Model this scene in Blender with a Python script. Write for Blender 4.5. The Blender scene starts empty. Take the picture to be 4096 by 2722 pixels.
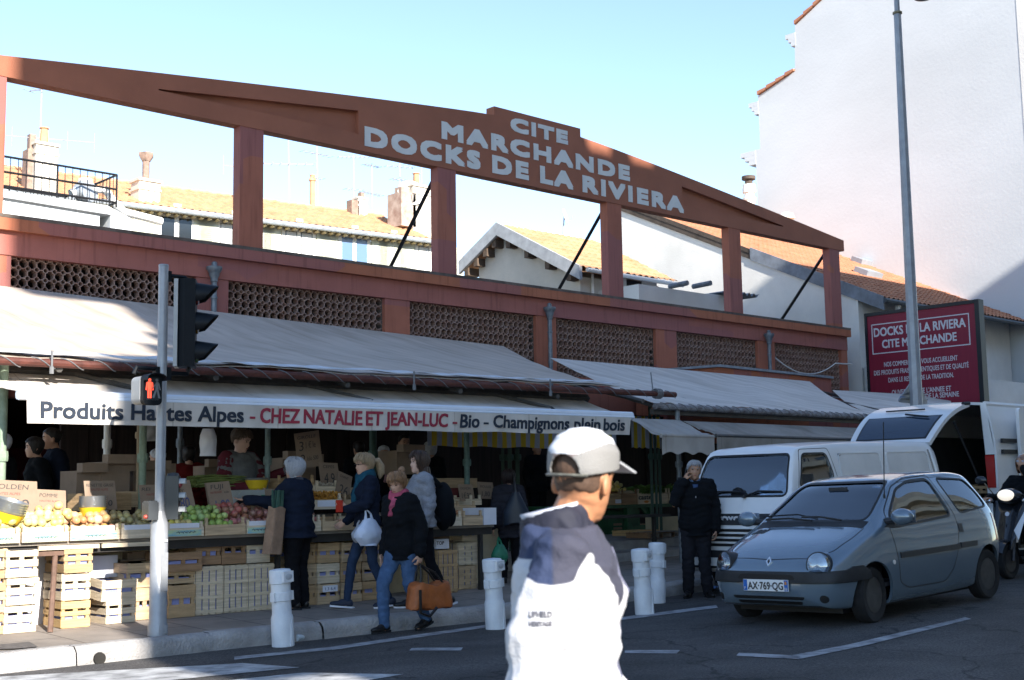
import bpy, math, random
from mathutils import Vector, Matrix, noise
V3 = Vector
rad = math.radians
random.seed(7)
SC = bpy.context.scene
COL = SC.collection

# ------------------------------------------------------------------ camera
FPX, PITCH, ROLL, ALPHA = 5076.28, .119281727, -.0164173849, .823056783
CAM = V3((0, 0, 1.4))
_a = V3((math.cos(ALPHA), math.sin(ALPHA), 0)); _r = V3((math.sin(ALPHA), -math.cos(ALPHA), 0)); _z = V3((0, 0, 1))
_f = _a * math.cos(PITCH) + _z * math.sin(PITCH); _u = _z * math.cos(PITCH) - _a * math.sin(PITCH)
_R = _r * math.cos(ROLL) + _u * math.sin(ROLL); _U = _u * math.cos(ROLL) - _r * math.sin(ROLL)
cd = bpy.data.cameras.new('camera'); cam = bpy.data.objects.new('camera', cd); COL.objects.link(cam)
cam.matrix_world = Matrix(((_R.x, _U.x, -_f.x, CAM.x), (_R.y, _U.y, -_f.y, CAM.y), (_R.z, _U.z, -_f.z, CAM.z), (0, 0, 0, 1)))
cd.sensor_width = 36; cd.lens = FPX / 4096 * 36; cd.clip_end = 6000; cd.clip_start = .05
cd.dof.use_dof = True; cd.dof.focus_distance = 15.5; cd.dof.aperture_fstop = 5.6
SC.camera = cam

# ------------------------------------------------------------------ light
SUN_EL, SUN_AZ = rad(26.7), math.atan2(-.215, -.977)          # direction to the sun: low, behind the photographer
SUN = V3((math.cos(SUN_EL) * math.sin(SUN_AZ), math.cos(SUN_EL) * math.cos(SUN_AZ), math.sin(SUN_EL)))
W = bpy.data.worlds.new('World'); SC.world = W; W.use_nodes = True
wn = W.node_tree.nodes; bg = wn['Background']
sk = wn.new('ShaderNodeTexSky'); sk.sky_type = 'NISHITA'; sk.sun_disc = False
sk.sun_elevation = SUN_EL; sk.sun_rotation = SUN_AZ; sk.air_density = 1.0; sk.dust_density = .0; sk.ozone_density = 2.0; sk.altitude = 1200
sm = wn.new('ShaderNodeMix'); sm.data_type = 'RGBA'; sm.blend_type = 'MULTIPLY'; sm.inputs[0].default_value = 1; sm.inputs[7].default_value = (1.02, .96, .92, 1)
W.node_tree.links.new(sk.outputs[0], sm.inputs[6]); W.node_tree.links.new(sm.outputs[2], bg.inputs[0]); bg.inputs[1].default_value = .14
ld = bpy.data.lights.new('sun', 'SUN'); ld.energy = 5; ld.angle = rad(.53); ld.color = (1, .945, .86)
lo = bpy.data.objects.new('sun', ld); COL.objects.link(lo); lo.rotation_euler = SUN.to_track_quat('Z', 'Y').to_euler(); lo.location = (-10, -30, 40)
SC.view_settings.view_transform = 'Standard'; SC.view_settings.look = 'None'
SC.view_settings.exposure = 1.45; SC.view_settings.gamma = 1

# ------------------------------------------------------------------ placing helpers
def at(x, y, **k):
    """point of the place seen at (x, y) of the 2360 px wide photograph, on a given X, Y or Z plane"""
    s = 4096 / 2360
    d = _f + _R * ((x * s - 2048) / FPX) - _U * ((y * s - 1361) / FPX)
    (ax, val), = k.items(); i = 'XYZ'.index(ax)
    return CAM + d * ((val - CAM[i]) / d[i])
def at_plane(x, y, p0, n):
    s = 4096 / 2360
    d = _f + _R * ((x * s - 2048) / FPX) - _U * ((y * s - 1361) / FPX)
    return CAM + d * ((V3(p0) - CAM).dot(n) / d.dot(n))
def road_z(x, y):
    if y < 4.6: return .022 * max(0, min(x, 60) - 9.5) + .096 - .07 * min(4.6 - y, 3)
    return .022 * max(0, min(x, 60) - 9.5) + .016 * max(0, min(6, 10.6 - y)) if y < 10.8 else .022 * max(0, min(x, 60) - 9.5)
def pave_z(x, y):
    return .022 * max(0, min(x, 60) - 9.5) + .14 + .03 * min(2.2, max(0, y - 10.75))
def on_road(x, y):
    z = 0
    for _ in range(8): p = at(x, y, Z=z); z = road_z(p.x, p.y)
    return p

# ------------------------------------------------------------------ materials
def mat(name, col, rough=.75, var=.18, scale=6., bump=0., bscale=60., metal=0., spec=.4, streak=None, col2=None, detail=4, coat=0, emit=0, trans=0, ior=1.45, space='Object'):
    m = bpy.data.materials.new(name); m.use_nodes = True
    n = m.node_tree.nodes; l = m.node_tree.links; b = n['Principled BSDF']
    b.inputs['Roughness'].default_value = rough; b.inputs['Metallic'].default_value = metal
    b.inputs['Specular IOR Level'].default_value = spec; b.inputs['IOR'].default_value = ior
    if coat: b.inputs['Coat Weight'].default_value = coat; b.inputs['Coat Roughness'].default_value = .05
    if trans: b.inputs['Transmission Weight'].default_value = trans
    if emit: b.inputs['Emission Color'].default_value = (*col, 1); b.inputs['Emission Strength'].default_value = emit
    tc = n.new('ShaderNodeTexCoord')
    out = tc.outputs['Object']
    if space == 'World':
        g = n.new('ShaderNodeNewGeometry'); out = g.outputs['Position']
    if var > 0 or col2:
        mp = n.new('ShaderNodeMapping'); l.new(out, mp.inputs[0])
        if streak: mp.inputs['Scale'].default_value = streak
        t = n.new('ShaderNodeTexNoise'); t.inputs['Scale'].default_value = scale; t.inputs['Detail'].default_value = detail; t.inputs['Roughness'].default_value = .62
        l.new(mp.outputs[0], t.inputs['Vector'])
        cr = n.new('ShaderNodeValToRGB'); cr.color_ramp.elements[0].position = .3; cr.color_ramp.elements[1].position = .7
        c2 = col2 if col2 else tuple(min(1, c * (1 + var)) for c in col)
        c1 = col if col2 else tuple(c * (1 - var) for c in col)
        cr.color_ramp.elements[0].color = (*c1, 1); cr.color_ramp.elements[1].color = (*c2, 1)
        l.new(t.outputs['Fac'], cr.inputs[0]); l.new(cr.outputs[0], b.inputs['Base Color'])
    else:
        b.inputs['Base Color'].default_value = (*col, 1)
    if bump:
        t2 = n.new('ShaderNodeTexNoise'); t2.inputs['Scale'].default_value = bscale; t2.inputs['Detail'].default_value = 3
        l.new(out, t2.inputs['Vector'])
        bp = n.new('ShaderNodeBump'); bp.inputs['Strength'].default_value = bump; bp.inputs['Distance'].default_value = .02
        l.new(t2.outputs['Fac'], bp.inputs['Height']); l.new(bp.outputs[0], b.inputs['Normal'])
    return m
def glass_mat(name, tint, rough=.02, clear=.75):
    m = bpy.data.materials.new(name); m.use_nodes = True
    n = m.node_tree.nodes; l = m.node_tree.links; n.remove(n['Principled BSDF'])
    gl = n.new('ShaderNodeBsdfGlossy'); gl.inputs['Roughness'].default_value = rough; gl.inputs['Color'].default_value = (.9, .95, 1, 1)
    tr = n.new('ShaderNodeBsdfTransparent'); tr.inputs['Color'].default_value = (*tint, 1)
    fr = n.new('ShaderNodeFresnel'); fr.inputs['IOR'].default_value = 1.55
    mx = n.new('ShaderNodeMixShader')
    ad = n.new('ShaderNodeMath'); ad.operation = 'ADD'; ad.inputs[1].default_value = 1 - clear; ad.use_clamp = True
    l.new(fr.outputs[0], ad.inputs[0]); l.new(ad.outputs[0], mx.inputs[0]); l.new(tr.outputs[0], mx.inputs[1]); l.new(gl.outputs[0], mx.inputs[2])
    l.new(mx.outputs[0], n['Material Output'].inputs[0])
    return m

# ------------------------------------------------------------------ mesh builder
class MB:
    def __init__(s): s.v = []; s.f = []; s.mi = []; s.m = 0
    def add(s, vs, fs, M=None):
        o = len(s.v)
        for p in vs:
            p = V3(p); s.v.append(M @ p if M else p)
        for f in fs: s.f.append([i + o for i in f]); s.mi.append(s.m)
        return s
    def box(s, a, b, M=None):
        x0, y0, z0 = a; x1, y1, z1 = b
        vs = [(x0, y0, z0), (x1, y0, z0), (x1, y1, z0), (x0, y1, z0), (x0, y0, z1), (x1, y0, z1), (x1, y1, z1), (x0, y1, z1)]
        return s.add(vs, [(0, 3, 2, 1), (4, 5, 6, 7), (0, 1, 5, 4), (1, 2, 6, 5), (2, 3, 7, 6), (3, 0, 4, 7)], M)
    def cbox(s, c, d, M=None):
        return s.box([c[i] - d[i] / 2 for i in range(3)], [c[i] + d[i] / 2 for i in range(3)], M)
    def tube(s, pts, r, n=8, cap=True, squash=1., M=None):
        pts = [V3(p) for p in pts]; k = len(pts)
        rs = r if isinstance(r, (list, tuple)) else [r] * k
        o = len(s.v); up = None; vs = []; fs = []
        for i, p in enumerate(pts):
            d = (pts[min(i + 1, k - 1)] - pts[max(i - 1, 0)]).normalized()
            if up is None: up = V3((0, 0, 1)) if abs(d.z) < .9 else V3((0, 1, 0))
            x = d.cross(up)
            if x.length < 1e-6: x = d.orthogonal()
            x.normalize(); y = x.cross(d).normalized(); up = y
            for j in range(n):
                t = 2 * math.pi * j / n
                vs.append(p + x * (rs[i] * math.cos(t)) + y * (rs[i] * squash * math.sin(t)))
        for i in range(k - 1):
            for j in range(n):
                a = i * n + j; b = i * n + (j + 1) % n
                fs.append((a, b, b + n, a + n))
        if cap: fs.append(tuple(range(n - 1, -1, -1))); fs.append(tuple(range((k - 1) * n, k * n)))
        return s.add(vs, fs, M)
    def lathe(s, prof, n=16, M=None, cap=True):
        vs = []; fs = []; k = len(prof)
        for r, z in prof:
            for j in range(n):
                t = 2 * math.pi * j / n; vs.append((r * math.cos(t), r * math.sin(t), z))
        for i in range(k - 1):
            for j in range(n):
                a = i * n + j; b = i * n + (j + 1) % n; fs.append((a, b, b + n, a + n))
        if cap: fs.append(tuple(range(n - 1, -1, -1))); fs.append(tuple(range((k - 1) * n, k * n)))
        return s.add(vs, fs, M)
    def prism(s, loop, vec, M=None):
        loop = [V3(p) for p in loop]; vec = V3(vec); n = len(loop)
        vs = loop + [p + vec for p in loop]
        fs = [tuple(range(n - 1, -1, -1)), tuple(range(n, 2 * n))] + [(i, (i + 1) % n, (i + 1) % n + n, i + n) for i in range(n)]
        return s.add(vs, fs, M)
    def grid(s, fn, nu, nv, M=None):
        vs = [fn(i / nu, j / nv) for i in range(nu + 1) for j in range(nv + 1)]
        fs = [(i * (nv + 1) + j, (i + 1) * (nv + 1) + j, (i + 1) * (nv + 1) + j + 1, i * (nv + 1) + j + 1) for i in range(nu) for j in range(nv)]
        return s.add(vs, fs, M)
    def sheet(s, fn, nu, nv, t):
        """a grid with thickness t along its own normals"""
        P = [[V3(fn(i / nu, j / nv)) for j in range(nv + 1)] for i in range(nu + 1)]
        N = []
        for i in range(nu + 1):
            r = []
            for j in range(nv + 1):
                du = P[min(i + 1, nu)][j] - P[max(i - 1, 0)][j]; dv = P[i][min(j + 1, nv)] - P[i][max(j - 1, 0)]
                c = du.cross(dv); r.append(c.normalized() if c.length > 1e-9 else V3((0, 0, 1)))
            N.append(r)
        w = nv + 1; K = (nu + 1) * w
        vs = [P[i][j] for i in range(nu + 1) for j in range(w)] + [P[i][j] - N[i][j] * t for i in range(nu + 1) for j in range(w)]
        fs = []
        for i in range(nu):
            for j in range(nv):
                a = i * w + j; fs.append((a, a + w, a + w + 1, a + 1)); fs.append((a + K, a + K + 1, a + K + w + 1, a + K + w))
        for i in range(nu):
            a = i * w; fs.append((a, a + K, a + K + w, a + w)); a = i * w + nv; fs.append((a, a + w, a + w + K, a + K))
        for j in range(nv):
            a = j; fs.append((a, a + 1, a + 1 + K, a + K)); a = nu * w + j; fs.append((a, a + K, a + K + 1, a + 1))
        return s.add(vs, fs)
    def ell(s, c, r, nu=16, nv=10, M=None):
        c = V3(c); vs = [c + V3((0, 0, -r[2]))]; fs = []
        for i in range(1, nv):
            t = math.pi * i / nv
            for j in range(nu):
                p = 2 * math.pi * j / nu
                vs.append(c + V3((r[0] * math.sin(t) * math.cos(p), r[1] * math.sin(t) * math.sin(p), -r[2] * math.cos(t))))
        vs.append(c + V3((0, 0, r[2]))); L = len(vs) - 1
        for j in range(nu):
            fs.append((0, 1 + (j + 1) % nu, 1 + j))
            for i in range(nv - 2):
                a = 1 + i * nu + j; b = 1 + i * nu + (j + 1) % nu; fs.append((a, b, b + nu, a + nu))
            fs.append((1 + (nv - 2) * nu + j, 1 + (nv - 2) * nu + (j + 1) % nu, L))
        return s.add(vs, fs, M)
    def me(s, name, mats, ang=35, off=None):
        m = bpy.data.meshes.new(name)
        o = V3(off) if off is not None else V3((0, 0, 0))
        m.from_pydata([tuple(p - o) for p in s.v], [], s.f)
        for x in (mats if isinstance(mats, (list, tuple)) else [mats]): m.materials.append(x)
        if max(s.mi or [0]) > 0: m.polygons.foreach_set('material_index', s.mi)
        if ang is not None: smooth(m, ang)
        m.update(); return m
    def build(s, name, mats, parent=None, W=False, ang=35):
        m = s.me(name, mats, ang, parent.location if (W and parent) else None)
        o = bpy.data.objects.new(name, m); COL.objects.link(o)
        if parent: o.parent = parent
        return o
    def top(s, name, mats, base, label, cat, group=None, kind=None, ang=35):
        """a thing that is one mesh, given in world coordinates, with its origin at base"""
        m = s.me(name, mats, ang, base); o = bpy.data.objects.new(name, m); COL.objects.link(o); o.location = base
        return tag(o, label, cat, group, kind)
def smooth(m, ang=35):
    m.polygons.foreach_set('use_smooth', [True] * len(m.polygons))
    if ang < 179: m.set_sharp_from_angle(angle=rad(ang))
def tag(o, label=None, cat=None, group=None, kind=None):
    if label: o['label'] = label
    if cat: o['category'] = cat
    if group: o['group'] = group
    if kind: o['kind'] = kind
    return o
def thing(name, label, cat, loc=(0, 0, 0), rz=0, group=None):
    o = bpy.data.objects.new(name, None); COL.objects.link(o); o.empty_display_size = .1
    o.location = loc; o.rotation_euler = (0, 0, rz); return tag(o, label, cat, group)
def struct(name, mb, m, ang=35):
    o = mb.build(name, m, ang=ang); o['kind'] = 'structure'; return o
def copy_tree(o, parent=None):
    c = o.copy(); COL.objects.link(c)
    if parent: c.parent = parent
    for ch in list(o.children): copy_tree(ch, c)
    return c
_dg = bpy.context.evaluated_depsgraph_get
def bake(o, name=None):
    """apply an object's modifiers into a fresh mesh"""
    dg = _dg(); dg.update(); e = o.evaluated_get(dg); m = bpy.data.meshes.new_from_object(e, depsgraph=dg)
    o.modifiers.clear(); o.data = m
    if name: m.name = name
    return o
def text_mb(s, h, bold=0., width=None, thick=.004, spacing=1., shear=0., align='LEFT'):
    """text outline as a mesh in the XZ plane (front towards -Y), cap height h, optionally squeezed to a width; returns MB"""
    c = bpy.data.curves.new('lettering', 'FONT'); c.body = s; c.size = 1; c.offset = bold; c.extrude = .001; c.resolution_u = 3
    c.space_character = spacing; c.shear = shear
    o = bpy.data.objects.new('lettering', c); COL.objects.link(o); dg = _dg(); dg.update()
    m = bpy.data.meshes.new_from_object(o.evaluated_get(dg), depsgraph=dg)
    bpy.data.objects.remove(o); bpy.data.curves.remove(c)
    xs = [v.co.x for v in m.vertices] or [0, 1]; x0, x1 = min(xs), max(xs)
    CAPH = .72
    sy = h / CAPH; sx = (width / (x1 - x0)) if width else sy
    b = MB(); sg = lambda z: -thick if z > 0 else 0
    off = {'LEFT': 0, 'CENTER': -.5, 'RIGHT': -1}[align] * (x1 - x0)
    b.add([((v.co.x - x0 + off) * sx, sg(v.co.z), v.co.y * sy) for v in m.vertices], [list(p.vertices) for p in m.polygons])
    bpy.data.meshes.remove(m); return b
def fat(b, d):
    """thicker strokes: copies shifted by d, each a hair in front of the other"""
    o = MB(); k = 0
    for dx in (-1, 0, 1):
        for dz in (-1, 0, 1):
            o.add([v + V3((dx * d, -.0004 * k, dz * d)) for v in b.v], b.f); k += 1
    return o
def frame(origin, xdir, n):
    """matrix that takes text space (x right, -y outward, z up) to a wall with normal n"""
    x = V3(xdir).normalized(); n = V3(n).normalized(); z = x.cross(-n).normalized() if x.cross(-n).z > 0 else n.cross(x).normalized()
    y = -n
    return Matrix(((x.x, y.x, z.x, origin[0]), (x.y, y.y, z.y, origin[1]), (x.z, y.z, z.z, origin[2]), (0, 0, 0, 1)))

# ================================================================== SETTING: ground, road, pavement
M_asph = mat('asphalt', (.057, .053, .05), .85, .3, 1.2, .6, 160, space='World', detail=8)
def asphalt_detail(m):
    n = m.node_tree.nodes; l = m.node_tree.links; b = n['Principled BSDF']; src = b.inputs['Base Color'].links[0].from_socket; g = n.new('ShaderNodeNewGeometry')
    def mul(src, tex_out, p0, c0, p1, c1):
        cr = n.new('ShaderNodeValToRGB'); cr.color_ramp.elements[0].position = p0; cr.color_ramp.elements[0].color = (c0, c0, c0, 1); cr.color_ramp.elements[1].position = p1; cr.color_ramp.elements[1].color = (c1, c1, c1 * 1.01, 1); l.new(tex_out, cr.inputs[0])
        mx = n.new('ShaderNodeMix'); mx.data_type = 'RGBA'; mx.blend_type = 'MULTIPLY'; mx.inputs[0].default_value = 1; l.new(src, mx.inputs[6]); l.new(cr.outputs[0], mx.inputs[7]); return mx.outputs[2]
    sp = n.new('ShaderNodeTexNoise'); sp.inputs['Scale'].default_value = 55; sp.inputs['Detail'].default_value = 3; l.new(g.outputs['Position'], sp.inputs['Vector']); o = mul(src, sp.outputs['Fac'], .35, .6, .68, 1.75)
    mp = n.new('ShaderNodeMapping'); mp.inputs['Scale'].default_value = (.16, .7, 1); l.new(g.outputs['Position'], mp.inputs[0]); st = n.new('ShaderNodeTexNoise'); st.inputs['Scale'].default_value = 1.6; st.inputs['Detail'].default_value = 6; l.new(mp.outputs[0], st.inputs['Vector']); o = mul(o, st.outputs['Fac'], .35, .72, .65, 1.2)
    w = n.new('ShaderNodeTexNoise'); w.inputs['Scale'].default_value = 2.2; w.inputs['Detail'].default_value = 4; l.new(g.outputs['Position'], w.inputs['Vector']); va = n.new('ShaderNodeVectorMath'); va.operation = 'MULTIPLY_ADD'; va.inputs[1].default_value = (.7, .7, .7); l.new(w.outputs['Color'], va.inputs[0]); l.new(g.outputs['Position'], va.inputs[2])
    vo = n.new('ShaderNodeTexVoronoi'); vo.feature = 'DISTANCE_TO_EDGE'; vo.inputs['Scale'].default_value = .42; l.new(va.outputs[0], vo.inputs['Vector']); o = mul(o, vo.outputs['Distance'], .002, .35, .011, 1.0)
    l.new(o, b.inputs['Base Color'])
asphalt_detail(M_asph)
M_dirt = mat('far_ground', (.16, .15, .14), .9, .2, .3, space='World')
M_kerb = mat('kerb_granite', (.3, .285, .275), .8, .3, 3.0, .9, 45, space='World', detail=7)
M_line = mat('road_paint_and_sun', (.10, .10, .105), .75, .1, 7, .3, 60, col2=(.40, .40, .41), space='World', detail=10)
def pave_mat():
    m = mat('pavement_slabs', (.23, .2, .175), .8, .22, 2.2, .35, 70, space='World', detail=6)
    n = m.node_tree.nodes; l = m.node_tree.links; b = n['Principled BSDF']
    br = n.new('ShaderNodeTexBrick'); g = n.new('ShaderNodeNewGeometry'); mp = n.new('ShaderNodeMapping')
    mp.inputs['Rotation'].default_value = (0, 0, rad(90))
    l.new(g.outputs['Position'], mp.inputs[0]); l.new(mp.outputs[0], br.inputs['Vector'])
    br.inputs['Scale'].default_value = 1; br.inputs['Brick Width'].default_value = .95; br.inputs['Row Height'].default_value = .62
    br.inputs['Mortar Size'].default_value = .008; br.inputs['Color1'].default_value = (.95, .95, .95, 1); br.inputs['Color2'].default_value = (1.08, 1.05, 1.02, 1); br.inputs['Mortar'].default_value = (.35, .34, .33, 1)
    mx = n.new('ShaderNodeMix'); mx.data_type = 'RGBA'; mx.blend_type = 'MULTIPLY'; mx.inputs[0].default_value = 1
    src = b.inputs['Base Color'].links[0].from_socket
    l.new(src, mx.inputs[6]); l.new(br.outputs['Color'], mx.inputs[7]); l.new(mx.outputs[2], b.inputs['Base Color'])
    return m
M_pave = pave_mat()
KY = 10.6                                                       # the kerb line
g = MB()
def lin(a, b, n): return [a + (b - a) * i / n for i in range(n + 1)]
xs = [-2500, -600, -120, -30, 0, 9.5, 60, 140, 700, 2500]; ys = [-2500, -600, -120, -30, 0, 4.6, 10.6, 40, 140, 700, 2500]
g.v = [V3((x, y, road_z(x, y) - .06)) for x in xs for y in ys]; n = len(ys)
g.f = [[i * n + j, (i + 1) * n + j, (i + 1) * n + j + 1, i * n + j + 1] for i in range(len(xs) - 1) for j in range(n - 1)]; g.mi = [0] * len(g.f)
struct('ground', g, M_dirt)
g = MB(); xs = [-40, 0, 9.5, 20, 40, 60, 120]; ys = [-7, 0, 2, 4.6, 6, 8, 10.6]; n = len(ys)
g.v = [V3((x, y, road_z(x, y))) for x in xs for y in ys]
g.f = [[i * n + j, (i + 1) * n + j, (i + 1) * n + j + 1, i * n + j + 1] for i in range(len(xs) - 1) for j in range(n - 1)]; g.mi = [0] * len(g.f)
struct('road', g, M_asph)
g = MB(); xs = [-40, 0, 9.5, 20, 40, 60, 120]; ys = [10.765, 12.9, 20, 34]; n = len(ys)
g.v = [V3((x, y, pave_z(x, y))) for x in xs for y in ys]
g.f = [[i * n + j, (i + 1) * n + j, (i + 1) * n + j + 1, i * n + j + 1] for i in range(len(xs) - 1) for j in range(n - 1)]; g.mi = [0] * len(g.f)
struct('pavement', g, M_pave)
# far pavement on the photographer's side
g = MB(); g.box((-40, -9.4, -.1), (120, -6.9, .24)); struct('pavement_opposite', g, M_pave)
# kerb stones: rounded nose, slightly uneven, a joint every 1.1 m; a drain hole in one of them
g = MB(); x = -20.
while x < 60:
    L = random.uniform(.95, 1.35); dx = random.uniform(-.012, .012); dz = random.uniform(-.008, .012)
    prof = [(0, -.05), (0, .06), (.015, .12), (.05, .155), (.07, .163), (.18, .16), (.18, -.05)]
    def fn(u, v, x=x, L=L, dx=dx, dz=dz):
        i = min(int(v * 6), 5); t = v * 6 - i; p = prof[i]; q = prof[i + 1]
        X = x + .004 + u * (L - .008)
        e = .009 * (1 - min(1, 16 * min(u, 1 - u))) if 0 < i < 5 else 0
        nz = noise.noise(V3((X * 3, v * 6, 1))) * .012
        return (X, KY - dx + p[0] + (q[0] - p[0]) * t + e * .6 + nz, road_z(X, 10.7) + p[1] + (q[1] - p[1]) * t + dz * (p[1] > 0) - e + nz * .5)
    w = MB(); w.grid(fn, 10, 12); g.add(w.v, w.f); x += L
struct('kerb', g, M_kerb, ang=50)
g = MB(); hx = at(228, 1518, Y=10.59)
g.lathe([(.055, .0), (.052, .02)], 16, Matrix.Translation(V3((hx.x, 10.585, hx.z))) @ Matrix.Rotation(rad(90), 4, 'X'))
struct('kerb_drain_hole', g, mat('drain_dark', (.02, .018, .016), .9, .3))
# gutter strip and asphalt patch on the pavement
g = MB(); p = [at(a, b, Z=pave_z(5, 11.2) + .004) for a, b in [(-60, 1476), (58, 1474), (88, 1491), (40, 1495), (-60, 1499)]]
g.add(p, [(0, 1, 2, 3, 4)]); g.f[0].reverse(); struct('pavement_patch', g, mat('patch', (.11, .1, .095), .9, .3, 20, .5, 150, space='World'))
# painted markings and one painted streak of sunlight, each a 4 mm sheet
M_zeb = mat('sunlit_zebra_paint', (.09, .09, .09), .75, .1, 4, .3, 60, col2=(.55, .55, .55), space='World', detail=10)  # brighter copy of the road paint: sunlight on the bars put into the colour
def paint(pts, name='road_marking_and_sun', m=None):
    mt = m or M_line; P = [on_road(*q) for q in pts]; m_ = MB(); c = sum(P, V3()) / len(P)
    nx = 14
    if len(P) == 4:
        m_.grid(lambda u, v: (P[0].lerp(P[1], u)).lerp(P[3].lerp(P[2], u), v) + V3((0, 0, .004)), nx, 2)
        for k, q in enumerate(m_.v): q.z = road_z(q.x, q.y) + .005
    else:
        m_.add([q + V3((0, 0, .005)) for q in P], [tuple(range(len(P)))])
    o = struct(name, m_, mt); return o
paint([(1703, 1506), (1845, 1513), (1842, 1521), (1697, 1513)])
paint([(1815, 1514), (2225, 1424), (2238, 1428), (1846, 1520)])
paint([(1440, 1500), (1567, 1500), (1560, 1508), (1440, 1507)])  # pale strip standing in for a streak of sun on the asphalt
paint([(949, 1495), (1067, 1494), (1062, 1501), (943, 1501)])
paint([(760, 1493), (1130, 1440), (1132, 1446), (765, 1500)])
paint([(540, 1515), (760, 1493), (764, 1499), (540, 1522)])
paint([(1430, 1424), (1650, 1396), (1655, 1402), (1430, 1431)])
paint([(1930, 1378), (2230, 1340), (2240, 1345), (1935, 1385)])
# zebra bars at the bottom left corner
for q in ([(-120, 1568), (560, 1530), (690, 1540), (-120, 1620)], [(330, 1590), (700, 1552), (930, 1556), (420, 1640)]):
    paint(q, m=M_zeb)

# ================================================================== MARKET HALL
D = 18.5
def brick_paint(name, col, seed):
    m = mat(name, col, .78, .13, 1.3, .25, 90, space='World', detail=7)
    n = m.node_tree.nodes; l = m.node_tree.links; b = n['Principled BSDF']; src = b.inputs['Base Color'].links[0].from_socket
    g = n.new('ShaderNodeNewGeometry'); mp = n.new('ShaderNodeMapping'); mp.inputs['Scale'].default_value = (.5, 1, .9); mp.inputs['Location'].default_value = (seed, 0, seed)
    vo = n.new('ShaderNodeTexVoronoi'); vo.distance = 'CHEBYCHEV'; vo.inputs['Scale'].default_value = 1.0; vo.inputs['Randomness'].default_value = 1
    l.new(g.outputs['Position'], mp.inputs[0]); l.new(mp.outputs[0], vo.inputs['Vector'])
    sp = n.new('ShaderNodeSeparateColor'); l.new(vo.outputs['Color'], sp.inputs[0])
    st = n.new('ShaderNodeMath'); st.operation = 'GREATER_THAN'; st.inputs[1].default_value = .62; l.new(sp.outputs[0], st.inputs[0])
    mx = n.new('ShaderNodeMix'); mx.data_type = 'RGBA'; mx.inputs[7].default_value = (.27, .10, .095, 1)
    ms = n.new('ShaderNodeMath'); ms.operation = 'MULTIPLY'; ms.inputs[1].default_value = .75; l.new(st.outputs[0], ms.inputs[0])
    l.new(ms.outputs[0], mx.inputs[0]); l.new(src, mx.inputs[6]); l.new(mx.outputs[2], b.inputs['Base Color'])
    # rain streaks and soot specks
    t = n.new('ShaderNodeTexNoise'); t.inputs['Scale'].default_value = 1; mp2 = n.new('ShaderNodeMapping'); mp2.inputs['Scale'].default_value = (14, 14, .9)
    l.new(g.outputs['Position'], mp2.inputs[0]); l.new(mp2.outputs[0], t.inputs['Vector']); t.inputs['Detail'].default_value = 6
    cr = n.new('ShaderNodeValToRGB'); cr.color_ramp.elements[0].position = .3; cr.color_ramp.elements[0].color = (.72, .72, .72, 1); cr.color_ramp.elements[1].position = .46; cr.color_ramp.elements[1].color = (1, 1, 1, 1)
    l.new(t.outputs['Fac'], cr.inputs[0])
    m2 = n.new('ShaderNodeMix'); m2.data_type = 'RGBA'; m2.blend_type = 'MULTIPLY'; m2.inputs[0].default_value = .8
    l.new(mx.outputs[2], m2.inputs[6]); l.new(cr.outputs[0], m2.inputs[7]); l.new(m2.outputs[2], b.inputs['Base Color'])
    return m
M_red = mat('brick_red_beam', (.295, .105, .058), .78, .12, 1.1, .2, 90, space='World', detail=7)
M_redp = brick_paint('brick_red_repainted', (.36, .12, .062), 3.1)
M_redc = brick_paint('brick_red_column', (.34, .115, .07), 8.7)
M_mauve = brick_paint('mauve_frieze', (.32, .112, .088), 5.3)
M_soot = mat('sooty_coping', (.11, .085, .07), .9, .5, 3, .5, 40, space='World', detail=7)
M_claustra = mat('terracotta_lattice', (.22, .115, .085), .85, .35, 9, .3, 60, col2=(.34, .24, .2), space='World')
M_letter = mat('grey_letters', (.62, .60, .56), .7, .06, 3)
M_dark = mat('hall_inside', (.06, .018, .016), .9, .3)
M_wallin = mat('hall_plaster', (.25, .21, .17), .9, .3, 2)
hall = thing('market_hall', 'brick-red concrete market hall front with an open arched beam carrying grey letters', 'market hall', (18, D, .2))
def hp(name, mb, m, parent=hall, ang=35):
    s = MB(); s.v = mb.v; s.f = mb.f; s.mi = mb.mi
    o = s.build(name, m, parent, W=(parent is hall), ang=ang); return o
CX = [6.74, 11.17, 15.51, 20.3, 24.59, 28.9]; BZ = 7.67
mid = 18.02
def arch(x):
    t = abs(x - mid); return 8.985 - .0 - (max(0, t - 1.25) * .094) - .0009 * max(0, t - 1.25) ** 2 * .0
def beam_top(x):
    t = abs(x - mid); k = max(0, (t - 1.25) / (11.3 - 1.25))
    return 8.985 - 1.02 * (k ** 1.12)
x0, x1 = 6.52, 29.36
P = [(x0, BZ)] + [(x1, BZ)] + [(x, beam_top(x)) for x in lin(x1, mid + 1.25, 16)] + [(mid + 1.25, 9.17), (mid - 1.25, 9.17)] + [(x, beam_top(x)) for x in lin(mid - 1.25, x0, 16)]
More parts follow.
